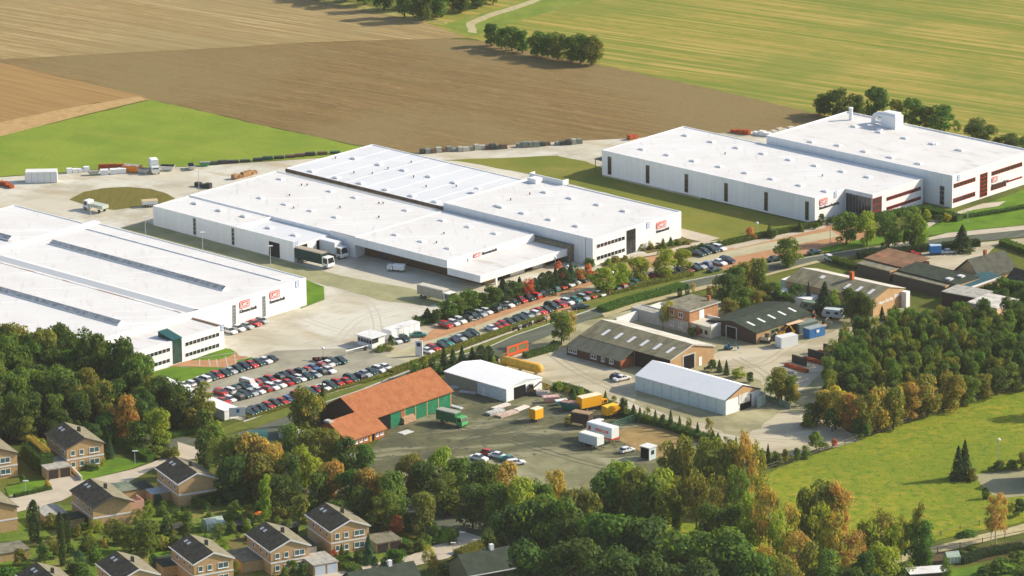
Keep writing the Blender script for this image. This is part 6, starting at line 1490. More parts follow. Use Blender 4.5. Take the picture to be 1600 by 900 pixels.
# people-less yard posts, fences
def fence(line, h, label, m=steel_pole, gap=3.0, rails=2, name='fence'):
    pts = [P(x, y) for x, y in line]
    t = thing(name, label, 'fence', (pts[0].x, pts[0].y, .1)); o0_ = pts[0]
    n_posts = 0; rb = MB(); posts = []
    for a, c in zip(pts[:-1], pts[1:]):
        d = c - a; n = max(1, int(d.length / gap)); nrm = Vector((-d.y, d.x, 0)).normalized() * .03
        for k in range(n): posts.append(a + d * k / n - o0_)
        for r_ in range(rails):
            z = h * (r_ + 1) / (rails + .3); p, q = a - o0_, c - o0_
            rb.prism([(p - nrm).to_2d(), (q - nrm).to_2d(), (q + nrm).to_2d(), (p + nrm).to_2d()], z - .04, z + .04)
    posts.append(pts[-1] - o0_)
    rb.build('rail', m, t)
    pm = MB(); pm.box(-.07, -.07, 0, .07, .07, h); me = None
    for p in posts[:100]:
        if me is None: o = pm.build('post', m, t); me = o.data
        else: o = bpy.data.objects.new('post', me); COL.objects.link(o); o.parent = t
        o.location = (p.x, p.y, 0)
    return t
wp = mat('weathered_post', (.22, .19, .13))
fence([(1190, 738), (1260, 715), (1340, 690), (1400, 668), (1470, 646), (1540, 624), (1610, 602)], 1.4, 'post and wire fence between the wood and the meadow', wp, 4.0)
fence([(1405, 856), (1470, 838), (1530, 822), (1560, 814)], 1.3, 'post fence along the meadow side of the gravel path', wp, 5.0, 1)
fence([(1430, 872), (1500, 856), (1570, 842), (1620, 832)], 1.2, 'dark post fence above the vegetable plot', mat('dark_post', (.05, .05, .035)), 4.5, 1)
fence([(948, 680), (966, 669), (990, 661), (1012, 655)], 2.0, 'pale green mesh fence behind the lettered trailer', mat('green_fence', (.12, .26, .18)), 2.0, 4)
a, c = P(1180, 622), P(1235, 640); d = c - a
b = MB(); b.box(0, -.1, 0, d.length, .1, 1.6); o = b.build('fence', mat('dull_green_fence', (.17, .22, .17), [((.1, .14, .11), .6, .42, .6, .8)]), None, (a.x, a.y, .1), math.atan2(d.y, d.x)); tag(o, 'dull green sheet fence below the right white roofed hall', 'fence')
a, c = P(110, 733), P(128, 752); d = c - a
b = MB(); b.box(0, -.2, 0, d.length, .2, 1.0); o = b.build('garden_wall', mat('cream_wall', (.6, .55, .42)), None, (a.x, a.y, .1), math.atan2(d.y, d.x)); tag(o, 'low cream wall between the driveway and the front lawn', 'wall')
# greenhouses
def greenhouse(px, py, rz, L, w, label):
    t = thing('greenhouse', label, 'greenhouse', P(px, py, .05), rz, 'greenhouses')
    b = MB(); b.gablebox(0, L, 0, w, 0, 1.5, 2.3); b.build('glazing', mat('greenhouse_glass', (.42, .50, .42), [((.30, .38, .26), 1.5, .42, .6, .8)], rough=.25, spec=.7), t)
    b = MB()
    for k in range(5):
        x = L * k / 4
        b.box(x - .05, -.05, 0, x + .05, -.003, 1.5); b.box(x - .05, w + .003, 0, x + .05, w + .05, 1.5)
    b.box(-.05, w / 2 - .06, 2.28, L + .05, w / 2 + .06, 2.38); b.build('glazing_bar', white_paint, t)
greenhouse(324, 830, HR, 4.2, 3.2, 'glass greenhouse among the vegetable gardens between the brick houses')
greenhouse(1480, 882, R(15), 3.0, 2.4, 'small green greenhouse below the gravel path')
for px, py, rz, L, w, h, m_, lab in (
    (440, 838, HR, 4, 3, 2.2, mat('black_shed', (.03, .025, .022)), 'black garden shed between the two brick houses'),
    (262, 840, HR, 3.6, 3, 2.4, mat('dark_shed', (.035, .04, .03)), 'dark garden shed with round shrub beside it'),
    (368, 832, HR, 4.2, 2.6, 2.0, mat('dark_shed', (.035, .04, .03)), 'dark shed right of the glass greenhouse')):
    f = P(px, py, .05); t = thing('garden_shed', lab, 'shed', f, rz, 'garden sheds')
    b = MB(); b.gablebox(0, L, 0, w, 0, h - .5, h); b.build('wall', m_, t)
    b = MB(); b.roof(-.2, L + .2, -.2, w + .2, h - .55, h + .1, t=.08); b.build('roof', mat('shed_felt', (.06, .06, .05), rough=.9), t)
# glass-green round tank roof and pale canopy by the road (behind orange trees)
t = thing('bus_shelter', 'round topped teal shelter behind the orange-crowned trees', 'shelter', P(403, 690, .1), R(10))
b = MB(); b.loft([[(x, 2.2 * math.cos(R(a)), .9 + 1.9 * math.sin(R(a))) for a in range(0, 181, 20)] for x in (-2.2, 2.2)]); b.box(-2.2, -2.2, 0, 2.2, 2.2, .9)
b.build('shell', mat('teal_shell', (.05, .14, .13), rough=.4), t)
t = thing('white_canopy', 'curved white canopy beside the dark gable of the barn', 'canopy', P(456, 684, .1), R(-35))
b = MB(); b.loft([[(x, 2.0 * math.cos(R(a)), 1.2 + 1.0 * math.sin(R(a))) for a in range(0, 181, 20)] for x in (-2.4, 2.4)]); b.box(-2.3, -1.9, 0, 2.3, 1.9, 1.2)
b.build('shell', white_wall, t)
# sheep-white bundle and white shed roof at bottom right
box_thing('garden_shed', 'white sheeted shed roof at the bottom right edge', 'shed', 1448, 905, R(10), 8, 4, 2.0, dark_wood, white_roof, roof_over=.2)
# parasol-like orange table in the gardens
t = thing('garden_parasol', 'orange garden parasol between the vegetable gardens', 'parasol', P(405, 815, .05))
b = MB(); b.cyl((0, 0, 0), (0, 0, 2.1), .05, n=6); b.build('pole', white_paint, t)
b = MB(); b.cyl((0, 0, 1.9), (0, 0, 2.4), 1.2, .1, n=10); b.build('canopy', mat('orange_cloth', (.8, .2, .04)), t)
# ================================================================ trees, hedges, shrubs
LM = {
 'dark': leafmat('leaves_dark_green', (.072, .125, .030), (.135, .190, .038)),
 'green': leafmat('leaves_green', (.092, .175, .030), (.180, .265, .040)),
 'mid': leafmat('leaves_mid_green', (.128, .199, .036), (.213, .257, .044)),
 'olive': leafmat('leaves_olive', (.189, .211, .042), (.299, .275, .055)),
 'yg': leafmat('leaves_yellow_green', (.226, .315, .038), (.367, .389, .050)),
 'yellow': leafmat('leaves_yellow', (.483, .389, .075), (.315, .326, .060)),
 'autumn': leafmat('leaves_turning', (.483, .304, .075), (.213, .234, .044), amt=.95, lo=.45, hi=.57, scale=4.5),
 'olive_autumn': leafmat('leaves_olive_turning', (.201, .222, .042), (.441, .315, .080), amt=.9, lo=.5, hi=.6, scale=4.5),
 'orange': leafmat('leaves_orange', (.483, .315, .095), (.347, .315, .075), amt=.8, scale=4.5),
 'red': leafmat('leaves_red', (.561, .175, .074), (.439, .234, .084)),
 'conifer': leafmat('needles_dark', (.039, .073, .027), (.071, .111, .038)),
 'blue': leafmat('needles_blue_green', (.049, .123, .058), (.085, .175, .068)),
 'hedge': leafmat('clipped_hedge_leaves', (.067, .129, .027), (.116, .175, .036), scale=1.0),
}
ADJ = {'dark': 'dark green', 'green': 'deep green', 'mid': 'mid green', 'olive': 'olive', 'yg': 'yellow-green', 'yellow': 'yellow', 'autumn': 'green and orange', 'olive_autumn': 'olive and gold', 'orange': 'orange', 'red': 'red', 'conifer': 'near-black', 'blue': 'blue-green', 'hedge': 'dark green'}
def leaf_quad(b, c, n, s, rnd):
    n = n.normalized()
    a = n.orthogonal().normalized(); q = n.cross(a)
    t = rnd.uniform(0, 6.283); u = a * math.cos(t) + q * math.sin(t); w = n.cross(u)
    u = u * s * rnd.uniform(.7, 1.25); w = w * s * rnd.uniform(.45, .9)
    k = len(b.v)
    b.v += [tuple(c - u - w * .4), tuple(c + w * -1.0), tuple(c + u - w * .2), tuple(c + u * .3 + w)]
    b.f.append((k, k + 1, k + 2, k + 3)); b.m.append(0)
def crown_mesh(name, seed, n=2200, base=.18, lobes=16, shape='round', ls=.033, fill=.35, spread=1.0):
    """unit crown: 1 wide, 1 tall, the foliage starting at height base"""
    rnd = random.Random(seed); b = MB(); L = []
    if shape in ('round', 'open', 'shrub', 'tall'):
        H = 1 - base
        for i in range(lobes):
            a = rnd.uniform(0, 6.283); h = rnd.random()
            prof = {'round': math.sin(math.pi * (.16 + .74 * h)) ** .7, 'open': math.sin(math.pi * (.12 + .78 * h)) ** .6, 'shrub': math.cos(h * 1.35) ** .6, 'tall': math.sin(math.pi * (.2 + .72 * h)) ** .9}[shape]
            r = .33 * prof * rnd.uniform(.45, 1.12)
            lr = rnd.uniform(.12, .22) * (1 if shape != 'open' else .78)
            z = base + H * (.12 + .80 * h)
            L.append((Vector((r * math.cos(a), r * math.sin(a), z)), Vector((lr, lr, lr * rnd.uniform(.55, .85) * (1.0 if shape != 'tall' else .8)))))
        if shape != 'open': L.append((Vector((0, 0, base + H * .5)), Vector((.27, .27, H * .38))))
        tot = sum(l[1].x ** 2 for l in L)
        for c, rr_ in L:
            k = int(n * rr_.x ** 2 / tot)
            for _ in range(k):
                d = Vector((rnd.gauss(0, 1), rnd.gauss(0, 1), rnd.gauss(.25, 1))).normalized()
                if d.z < -.55 and rnd.random() < .6: continue
                rad = 1 - (rnd.random() ** 2) * fill
                wob = 1 + .16 * math.sin(9 * d.x + 5 * d.z + seed) * math.cos(7 * d.y - 4 * d.z)
                p = c + Vector((d.x * rr_.x, d.y * rr_.y, d.z * rr_.z)) * rad * wob
                nn = (d + Vector((rnd.gauss(0, .45), rnd.gauss(0, .45), rnd.gauss(.4, .45)))).normalized()
                leaf_quad(b, p, nn, ls * rnd.uniform(.7, 1.35), rnd)
    elif shape == 'cone':
        for i in range(n):
            h = rnd.random() ** 1.25
            tier = (h * 11) % 1.0
            r = .5 * (1 - h) ** .85 * (.72 + .38 * (1 - tier)) * math.sqrt(rnd.uniform(.45, 1)) * (1 + .12 * math.sin(h * 40 + seed))
            a = rnd.uniform(0, 6.283); r *= 1 + .16 * math.sin(a * 5 + h * 17)
            p = Vector((r * math.cos(a), r * math.sin(a), base + (1 - base) * h))
            nn = Vector((math.cos(a) * .6, math.sin(a) * .6, .8)) + Vector((rnd.gauss(0, .3), rnd.gauss(0, .3), rnd.gauss(0, .3)))
            leaf_quad(b, p, nn, ls * rnd.uniform(.7, 1.3), rnd)
    elif shape == 'column':
        for i in range(n):
            h = rnd.random(); pr = (math.sin(math.pi * min(1, .18 + .5 * h)) if h < .6 else math.cos((h - .6) / .4 * 1.45)) ** .8
            a = rnd.uniform(0, 6.283); r = .5 * pr * math.sqrt(rnd.uniform(.6, 1)) * (1 + .12 * math.sin(a * 4 + h * 14 + seed))
            p = Vector((r * math.cos(a), r * math.sin(a), base + (1 - base) * h))
            nn = Vector((math.cos(a), math.sin(a), .35)) + Vector((rnd.gauss(0, .3), rnd.gauss(0, .3), rnd.gauss(0, .3)))
            leaf_quad(b, p, nn, ls * rnd.uniform(.7, 1.3), rnd)
    me = bpy.data.meshes.new(name); me.from_pydata(b.v, [], b.f); me.materials.append(LM['mid']); me.update()
    return me
def trunk_mesh(seed, h=.62, r=.026, m=bark, limbs=5, bend=.03):
    rnd = random.Random(seed); b = MB(); p = Vector((0, 0, -.01)); rr_ = r * 1.3
    pts = [p]
    for i in range(1, 5): pts.append(Vector((rnd.uniform(-bend, bend), rnd.uniform(-bend, bend), h * i / 4)))
    for i in range(4): b.cyl(pts[i], pts[i + 1], r * (1.3 - .26 * i), r * (1.3 - .26 * (i + 1)), n=6, caps=False)
    for k in range(limbs):
        s = pts[2 + k % 2]; a = rnd.uniform(0, 6.283); e = s + Vector((math.cos(a) * .26, math.sin(a) * .26, rnd.uniform(.12, .26)))
        b.cyl(s, e, r * .5, r * .15, n=5, caps=False)
    me = bpy.data.meshes.new('trunk'); me.from_pydata(b.v, [], b.f); me.materials.append(m); me.update()
    return me
CR = {'round': [crown_mesh('crown', s, 3400, .05, 22) for s in (1, 2, 3, 4, 5)],
      'tall': [crown_mesh('crown', s, 2800, .08, 20, 'tall') for s in (11, 12, 13)],
      'open': [crown_mesh('crown', s, 2000, .20, 26, 'open', ls=.026, fill=.7) for s in (21, 22, 23, 24)],
      'shrub': [crown_mesh('crown', s, 900, 0.0, 10, 'shrub', ls=.055) for s in (31, 32, 33)],
      'cone': [crown_mesh('crown', s, 1700, .03, shape='cone', ls=.045) for s in (41, 42)],
      'column': [crown_mesh('crown', s, 1500, .02, shape='column', ls=.04) for s in (51, 52)]}
TR = {'round': [trunk_mesh(1), trunk_mesh(2)], 'tall': [trunk_mesh(3)], 'open': [trunk_mesh(4, .8, .018, bark_pale, 6), trunk_mesh(5, .8, .016, bark, 6)],
      'cone': [trunk_mesh(6, .8, .02, bark, 0, .005)], 'column': [trunk_mesh(7, .6, .02, bark, 0, .005)], 'shrub': [trunk_mesh(8, .3, .02, bark, 4)]}
rt = random.Random(99)
def tree_at(loc, w, h, shape, col, name=None, cat=None):
    nm = name or {'round': 'broadleaf_tree', 'tall': 'slender_tree', 'open': 'birch_tree', 'shrub': 'shrub', 'cone': 'conifer', 'column': 'column_conifer'}[shape]
    ct = cat or {'shrub': 'shrub'}.get(shape, 'tree')
    t = thing(nm, None, ct, loc, rt.uniform(0, 6.283))
    for n, lib, m in (('crown', CR, LM[col]), ('trunk', TR, None)):
        if n == 'trunk' and shape == 'shrub' and h < 2.5: continue
        me = rt.choice(lib[shape])
        o = bpy.data.objects.new(n, me); COL.objects.link(o); o.parent = t; o.scale = (w, w, h)
        if m is not None:
            o.material_slots[0].link = 'OBJECT'; o.material_slots[0].material = m
    return t
NOUN = {'round': 'tree', 'tall': 'tree', 'open': 'slender tree', 'shrub': 'bush', 'cone': 'conifer', 'column': 'column conifer'}
def hgt(px, yb, yt):
    """height in metres of something that stands at px, yb and reaches up to yt"""
    p = P(px, yb); lo, hi = 0.0, 60.0
    for _ in range(30):
        m_ = (lo + hi) / 2; w_ = Vector((p.x, p.y, m_)) - EYE; y = 450 - FOCAL * w_.dot(UP) / w_.dot(FWD)
        if y > yt: lo = m_
        else: hi = m_
    return lo
def cluster(where, group, lst, noun=None):
    """lst: (x, top y, base y, width px, shape, colour) as the photograph shows each tree"""
    by = {}
    for x, yt, yb, wd, sh, col in lst:
        h = hgt(x, yb, yt) * (.8 if 'planted strip' in where else 1); w = wd / K(x, yb) * 1.08
        o = tree_at(P(x, yb), w, max(h, .6), sh, col); o['group'] = group
        by.setdefault((NOUN[sh] if noun is None else noun), []).append((o, ADJ[col], x))
    for n_, items in by.items(): label_series(items, n_, where)
def inside(pt, poly):
    x, y = pt; c = False; j = len(poly) - 1
    for i in range(len(poly)):
        if (poly[i][1] > y) != (poly[j][1] > y) and x < (poly[j][0] - poly[i][0]) * (y - poly[i][1]) / (poly[j][1] - poly[i][1]) + poly[i][0]: c = not c
        j = i
    return c
def scatter(where, group, poly, n, gap, hr, wr, pal, seed, noun=None, avoid=()):
    """trees standing at least gap metres apart inside a plot; pal: (shape, colour, weight)"""
    rnd = random.Random(seed); xs = [p[0] for p in poly]; ys = [p[1] for p in poly]; got = []; tries = 0; by = {}
    while len(got) < n and tries < n * 60:
        tries += 1; x, y = rnd.uniform(min(xs), max(xs)), rnd.uniform(min(ys), max(ys))
        if not inside((x, y), poly) or any(inside((x, y), a) for a in avoid): continue
        p = P(x, y)
        if any((p - q).length < gap for q in got): continue
        got.append(p)
        sh, col, _ = rnd.choices(pal, [c[2] for c in pal])[0]
        h = rnd.uniform(*hr); w = h * rnd.uniform(*wr)
        if sh in ('column',): w *= .45
        o = tree_at(p, w, h, sh, col); o['group'] = group
        by.setdefault(NOUN[sh] if noun is None else noun, []).append((o, ADJ[col], x))
    for n_, items in by.items(): label_series(items, n_, where)
def hedge(line, w, h, col, label, name='hedge', dens=26, zb=.05):
    rnd = random.Random(hash(label) % 1000 if False else len(label) * 7 + int(line[0][0])); pts = [P(x, y) for x, y in line]; b = MB(); o0_ = pts[0]
    for a, c in zip(pts[:-1], pts[1:]):
        d = c - a; L = d.length; d.normalize(); nr = Vector((-d.y, d.x, 0))
        for _ in range(int(L * (w + 2 * h) * dens)):
            s = rnd.random() * L; side = rnd.random() * (w + 2 * h)
            if side < w: q = Vector((0, 0, h)) + nr * (side - w / 2); n_ = Vector((0, 0, 1))
            elif side < w + h: q = Vector((0, 0, side - w)) + nr * w / 2; n_ = nr
            else: q = Vector((0, 0, side - w - h)) - nr * w / 2; n_ = -nr
            p = a - o0_ + d * s + q + Vector((rnd.gauss(0, .07), rnd.gauss(0, .07), rnd.gauss(0, .09)))
            leaf_quad(b, p, n_ + Vector((rnd.gauss(0, .4), rnd.gauss(0, .4), rnd.gauss(0, .4))), .2, rnd)
        k = Vector((0, 0, 1))
        b.prism([(a - o0_ - nr * w * .42).to_2d(), (c - o0_ - nr * w * .42).to_2d(), (c - o0_ + nr * w * .42).to_2d(), (a - o0_ + nr * w * .42).to_2d()], 0, h * .93)
    o = b.build(name, LM[col], None, (o0_.x, o0_.y, zb)); tag(o, label, 'hedge')
    return o

# ---- far woods and copses
cluster('in the wood at the top edge', 'trees of the wood at the top edge',
        [(632, -30, 27, 34, 'round', 'dark'), (660, -22, 33, 44, 'round', 'dark'), (690, -20, 27, 40, 'round', 'green'), (718, -18, 20, 34, 'round', 'dark'), (745, -20, 13, 34, 'round', 'dark'), (770, -24, 6, 30, 'round', 'mid'),
         (600, -36, 16, 40, 'round', 'dark'), (570, -44, 8, 40, 'round', 'dark'), (540, -50, 3, 40, 'round', 'dark'), (510, -50, -2, 36, 'round', 'green'), (645, -40, 14, 40, 'round', 'green'), (700, -44, 8, 40, 'round', 'dark')])
cluster('in the copse on the ploughed field edge', 'trees of the field copse',
        [(768, 37, 72, 30, 'round', 'dark'), (784, 44, 76, 26, 'round', 'green'), (800, 42, 80, 34, 'round', 'green'), (816, 47, 83, 26, 'round', 'green'), (840, 48, 88, 36, 'round', 'green'), (856, 52, 90, 30, 'round', 'green'), (872, 50, 94, 36, 'round', 'mid'),
         (892, 56, 97, 34, 'round', 'mid'), (908, 52, 100, 34, 'round', 'green'), (925, 55, 102, 32, 'round', 'olive'), (936, 62, 103, 22, 'open', 'olive')])
cluster('behind the tallest works hall', 'trees behind the tallest works hall',
        [(1288, 146, 180, 38, 'round', 'dark'), (1308, 138, 184, 44, 'round', 'dark'), (1335, 148, 182, 34, 'round', 'dark'), (1368, 138, 192, 52, 'round', 'dark'), (1400, 156, 196, 30, 'round', 'olive'), (1425, 155, 200, 44, 'round', 'green'),
         (1446, 166, 202, 30, 'round', 'dark'), (1470, 166, 206, 50, 'round', 'green'), (1494, 188, 212, 18, 'open', 'mid'), (1530, 187, 224, 58, 'round', 'dark'), (1562, 214, 230, 26, 'round', 'dark'), (1578, 210, 232, 34, 'round', 'dark'), (1604, 214, 238, 30, 'round', 'green')])
# ---- street and car park trees
cluster('beside the upper car park', 'trees of the upper car park',
        [(941, 418, 458, 42, 'round', 'yg'), (966, 412, 450, 40, 'round', 'yg'), (998, 403, 440, 44, 'round', 'yg'), (1038, 391, 434, 44, 'round', 'yg'), (1066, 390, 424, 34, 'round', 'yg'),
         (1230, 372, 417, 44, 'round', 'mid'), (1322, 335, 382, 44, 'round', 'mid'), (1355, 333, 384, 34, 'round', 'yg'), (1389, 336, 391, 44, 'round', 'mid'), (1425, 326, 390, 46, 'round', 'mid'), (1437, 340, 388, 26, 'round', 'yg'),
         (1503, 352, 394, 36, 'cone', 'conifer'), (877, 482, 540, 40, 'tall', 'mid'), (890, 486, 536, 26, 'open', 'orange'), (906, 419, 440, 22, 'shrub', 'red'), (920, 413, 434, 20, 'shrub', 'red'), (825, 436, 466, 28, 'open', 'red')])
cluster('in the planted strip before the works', 'planted strip before the central works',
        [(668, 476, 503, 26, 'cone', 'conifer'), (682, 478, 506, 22, 'shrub', 'dark'), (700, 458, 500, 34, 'tall', 'green'), (716, 448, 494, 38, 'tall', 'mid'), (734, 440, 490, 40, 'tall', 'green'), (752, 450, 486, 30, 'round', 'dark'), (770, 436, 482, 34, 'round', 'dark'),
         (786, 424, 476, 36, 'cone', 'conifer'), (800, 430, 472, 34, 'round', 'dark'), (812, 424, 468, 24, 'cone', 'conifer'), (836, 428, 462, 16, 'column', 'blue'), (848, 418, 460, 18, 'column', 'conifer'), (858, 416, 456, 20, 'column', 'conifer'), (868, 408, 454, 20, 'cone', 'conifer'),
         (880, 410, 450, 22, 'column', 'conifer'), (892, 402, 446, 24, 'cone', 'blue'), (873, 396, 440, 24, 'shrub', 'red'), (904, 408, 438, 26, 'shrub', 'dark'), (922, 398, 424, 26, 'shrub', 'green'), (648, 488, 506, 18, 'shrub', 'dark'), (790, 452, 476, 26, 'shrub', 'dark'),
         (853, 450, 458, 40, 'shrub', 'dark'), (830, 456, 466, 30, 'shrub', 'dark'), (876, 446, 452, 34, 'shrub', 'dark')])
hedge([(640, 512), (690, 497), (760, 474), (830, 452), (900, 432)], 3.0, 1.3, 'hedge', 'long low hedge behind the back car row, from gatehouse to red shrubs')
hedge([(1060, 398), (1110, 388), (1190, 371), (1282, 352)], 2.0, 1.1, 'hedge', 'clipped low hedge between the lawn and the paved parking bays')
hedge([(1330, 352), (1400, 338), (1442, 331), (1500, 346)], 2.5, 1.6, 'hedge', 'dark hedge in front of the red framed offices')
hedge([(1500, 342), (1560, 333), (1620, 322)], 1.6, .8, 'hedge', 'low dark hedge along the lawn of the tallest hall')
hedge([(1340, 404), (1400, 398), (1450, 392), (1530, 384)], 2.2, 1.6, 'conifer', 'near-black hedge between the road and the sheds')
hedge([(1566, 382), (1600, 394), (1640, 408)], 2.5, 1.4, 'green', 'green hedge at the right edge beside the pale yard')
hedge([(1300, 408), (1322, 416), (1340, 420)], 2.5, 1.3, 'hedge', 'short dark hedge between the white car and the rust brown shed')
hedge([(940, 487), (985, 472), (1040, 458), (1068, 449)], 3.4, 1.1, 'green', 'broad green hedge across the road from the yellow-green trees')
hedge([(900, 470), (960, 458), (1010, 446), (1080, 430)], 2.6, .9, 'olive', 'olive verge planting between the road and the last car row')
hedge([(610, 584), (660, 566), (740, 536), (820, 508), (850, 498)], 2.2, .8, 'olive', 'olive ground shrubs on the verge beside the main road')
hedge([(820, 560), (862, 548), (870, 540)], 2.0, 1.2, 'dark', 'dark hedge behind the orange hoarding')
hedge([(386, 655), (440, 638), (520, 612), (610, 586)], 1.6, .5, 'olive', 'low olive planting on the verge below the left car park')
cluster('along the front beds of the works', 'shrubs in the front beds',
        [(1002, 380, 392, 16, 'shrub', 'olive'), (1016, 376, 390, 14, 'shrub', 'olive'), (1036, 372, 388, 12, 'cone', 'green'), (1048, 370, 384, 12, 'cone', 'green'), (1030, 378, 388, 18, 'shrub', 'olive'), (1060, 372, 382, 18, 'shrub', 'olive'), (1074, 374, 382, 14, 'shrub', 'olive_autumn'),
         (962, 398, 410, 20, 'shrub', 'olive'), (950, 404, 414, 16, 'shrub', 'yg'), (976, 399, 407, 14, 'shrub', 'olive_autumn'), (1098, 380, 392, 16, 'shrub', 'green'), (1122, 376, 388, 14, 'shrub', 'dark'), (1172, 356, 374, 20, 'shrub', 'red'), (1202, 350, 370, 12, 'cone', 'dark'), (1205, 354, 372, 20, 'shrub', 'dark'),
         (1250, 344, 362, 14, 'cone', 'dark'), (1275, 348, 358, 12, 'shrub', 'green'), (1283, 334, 352, 16, 'shrub', 'dark'), (1300, 336, 350, 20, 'shrub', 'dark'), (1315, 340, 350, 16, 'shrub', 'olive'), (1448, 326, 342, 20, 'shrub', 'yg'), (1480, 332, 346, 16, 'shrub', 'yellow'), (1466, 336, 346, 22, 'shrub', 'dark')])
# ---- trees around the barn, the white storage halls and the machine hall
cluster('around the barn and storage hall', 'trees around the barn and storage hall',
        [(480, 604, 678, 54, 'round', 'olive_autumn'), (505, 598, 662, 22, 'cone', 'dark'), (468, 622, 676, 30, 'round', 'mid'), (648, 560, 592, 28, 'shrub', 'mid'), (664, 552, 588, 24, 'shrub', 'olive'), (680, 552, 586, 26, 'shrub', 'dark'), (694, 545, 580, 22, 'cone', 'conifer'), (708, 543, 578, 20, 'cone', 'dark'),
         (722, 540, 576, 18, 'cone', 'conifer'), (738, 542, 572, 20, 'cone', 'conifer'), (752, 540, 574, 20, 'column', 'conifer'), (764, 541, 570, 18, 'column', 'conifer'), (771, 556, 572, 12, 'shrub', 'yg'), (855, 600, 612, 10, 'shrub', 'orange'), (790, 578, 596, 30, 'shrub', 'olive'), (815, 588, 600, 26, 'shrub', 'olive_autumn'), (832, 592, 606, 20, 'shrub', 'dark'),
         (874, 596, 616, 14, 'open', 'yg'), (886, 602, 620, 12, 'open', 'olive'), (897, 606, 624, 12, 'cone', 'mid'), (908, 606, 628, 12, 'open', 'yg'), (920, 612, 630, 12, 'cone', 'mid'), (946, 610, 636, 12, 'cone', 'mid'), (960, 618, 642, 14, 'open', 'olive'), (975, 622, 652, 20, 'shrub', 'dark'), (990, 632, 658, 18, 'cone', 'dark'),
         (1000, 636, 660, 12, 'cone', 'mid'), (1012, 636, 662, 14, 'open', 'olive'), (1024, 640, 666, 12, 'cone', 'mid'), (1048, 640, 672, 12, 'cone', 'dark'), (1062, 650, 676, 12, 'cone', 'mid'), (1076, 652, 680, 12, 'open', 'mid'), (1090, 660, 684, 12, 'cone', 'dark'), (1108, 652, 690, 16, 'open', 'olive_autumn'), (1036, 648, 668, 14, 'shrub', 'dark'), (1114, 672, 694, 16, 'cone', 'mid'),
         (1070, 538, 570, 10, 'column', 'conifer'), (1112, 562, 580, 22, 'shrub', 'dark'), (1124, 562, 582, 12, 'cone', 'conifer'), (1135, 562, 586, 11, 'cone', 'conifer'), (1155, 572, 590, 26, 'shrub', 'yg'), (1172, 582, 598, 14, 'round', 'dark'), (1220, 578, 630, 46, 'round', 'olive'), (1205, 586, 626, 24, 'open', 'yg'), (1244, 600, 634, 18, 'open', 'yellow'), (1236, 586, 632, 30, 'round', 'mid')])
cluster('between the road and the machine hall', 'trees between the road and the machine hall',
        [(1045, 470, 512, 26, 'open', 'yellow'), (1036, 478, 516, 18, 'open', 'olive_autumn'), (1083, 442, 462, 12, 'open', 'orange'), (1108, 446, 470, 14, 'open', 'orange'), (1116, 436, 466, 10, 'open', 'orange'), (1062, 450, 464, 8, 'column', 'conifer'), (1074, 444, 464, 8, 'column', 'blue'), (1092, 505, 524, 16, 'shrub', 'red'), (1080, 512, 526, 20, 'shrub', 'dark'),
         (1135, 425, 476, 40, 'round', 'dark'), (1148, 418, 470, 36, 'round', 'green'), (1165, 410, 464, 34, 'round', 'olive'), (1184, 404, 460, 40, 'round', 'mid'), (1162, 450, 490, 36, 'round', 'mid'), (1180, 452, 486, 34, 'round', 'olive_autumn'), (1200, 440, 480, 34, 'round', 'dark'), (1215, 444, 478, 30, 'round', 'green'), (1140, 466, 496, 30, 'round', 'olive'),
         (1186, 436, 452, 12, 'shrub', 'red'), (1244, 446, 476, 30, 'round', 'dark'), (1263, 441, 478, 13, 'cone', 'conifer'), (1288, 441, 492, 38, 'cone', 'conifer'), (1303, 452, 490, 20, 'tall', 'yg'), (1330, 452, 504, 36, 'round', 'dark'), (1350, 456, 506, 34, 'round', 'dark'), (1345, 444, 470, 20, 'open', 'olive'), (1378, 478, 500, 12, 'cone', 'conifer'), (1395, 480, 502, 28, 'shrub', 'olive'),
         (1416, 484, 502, 22, 'shrub', 'yg'), (1230, 456, 480, 22, 'round', 'green')])
cluster('right of the open sheds', 'trees right of the open sheds',
        [(1548, 440, 462, 26, 'shrub', 'green'), (1570, 434, 462, 36, 'round', 'green'), (1592, 440, 466, 36, 'round', 'green'), (1565, 452, 480, 36, 'round', 'dark'), (1600, 452, 490, 36, 'round', 'dark'), (1584, 470, 500, 40, 'round', 'dark'), (1618, 436, 470, 36, 'round', 'mid')])
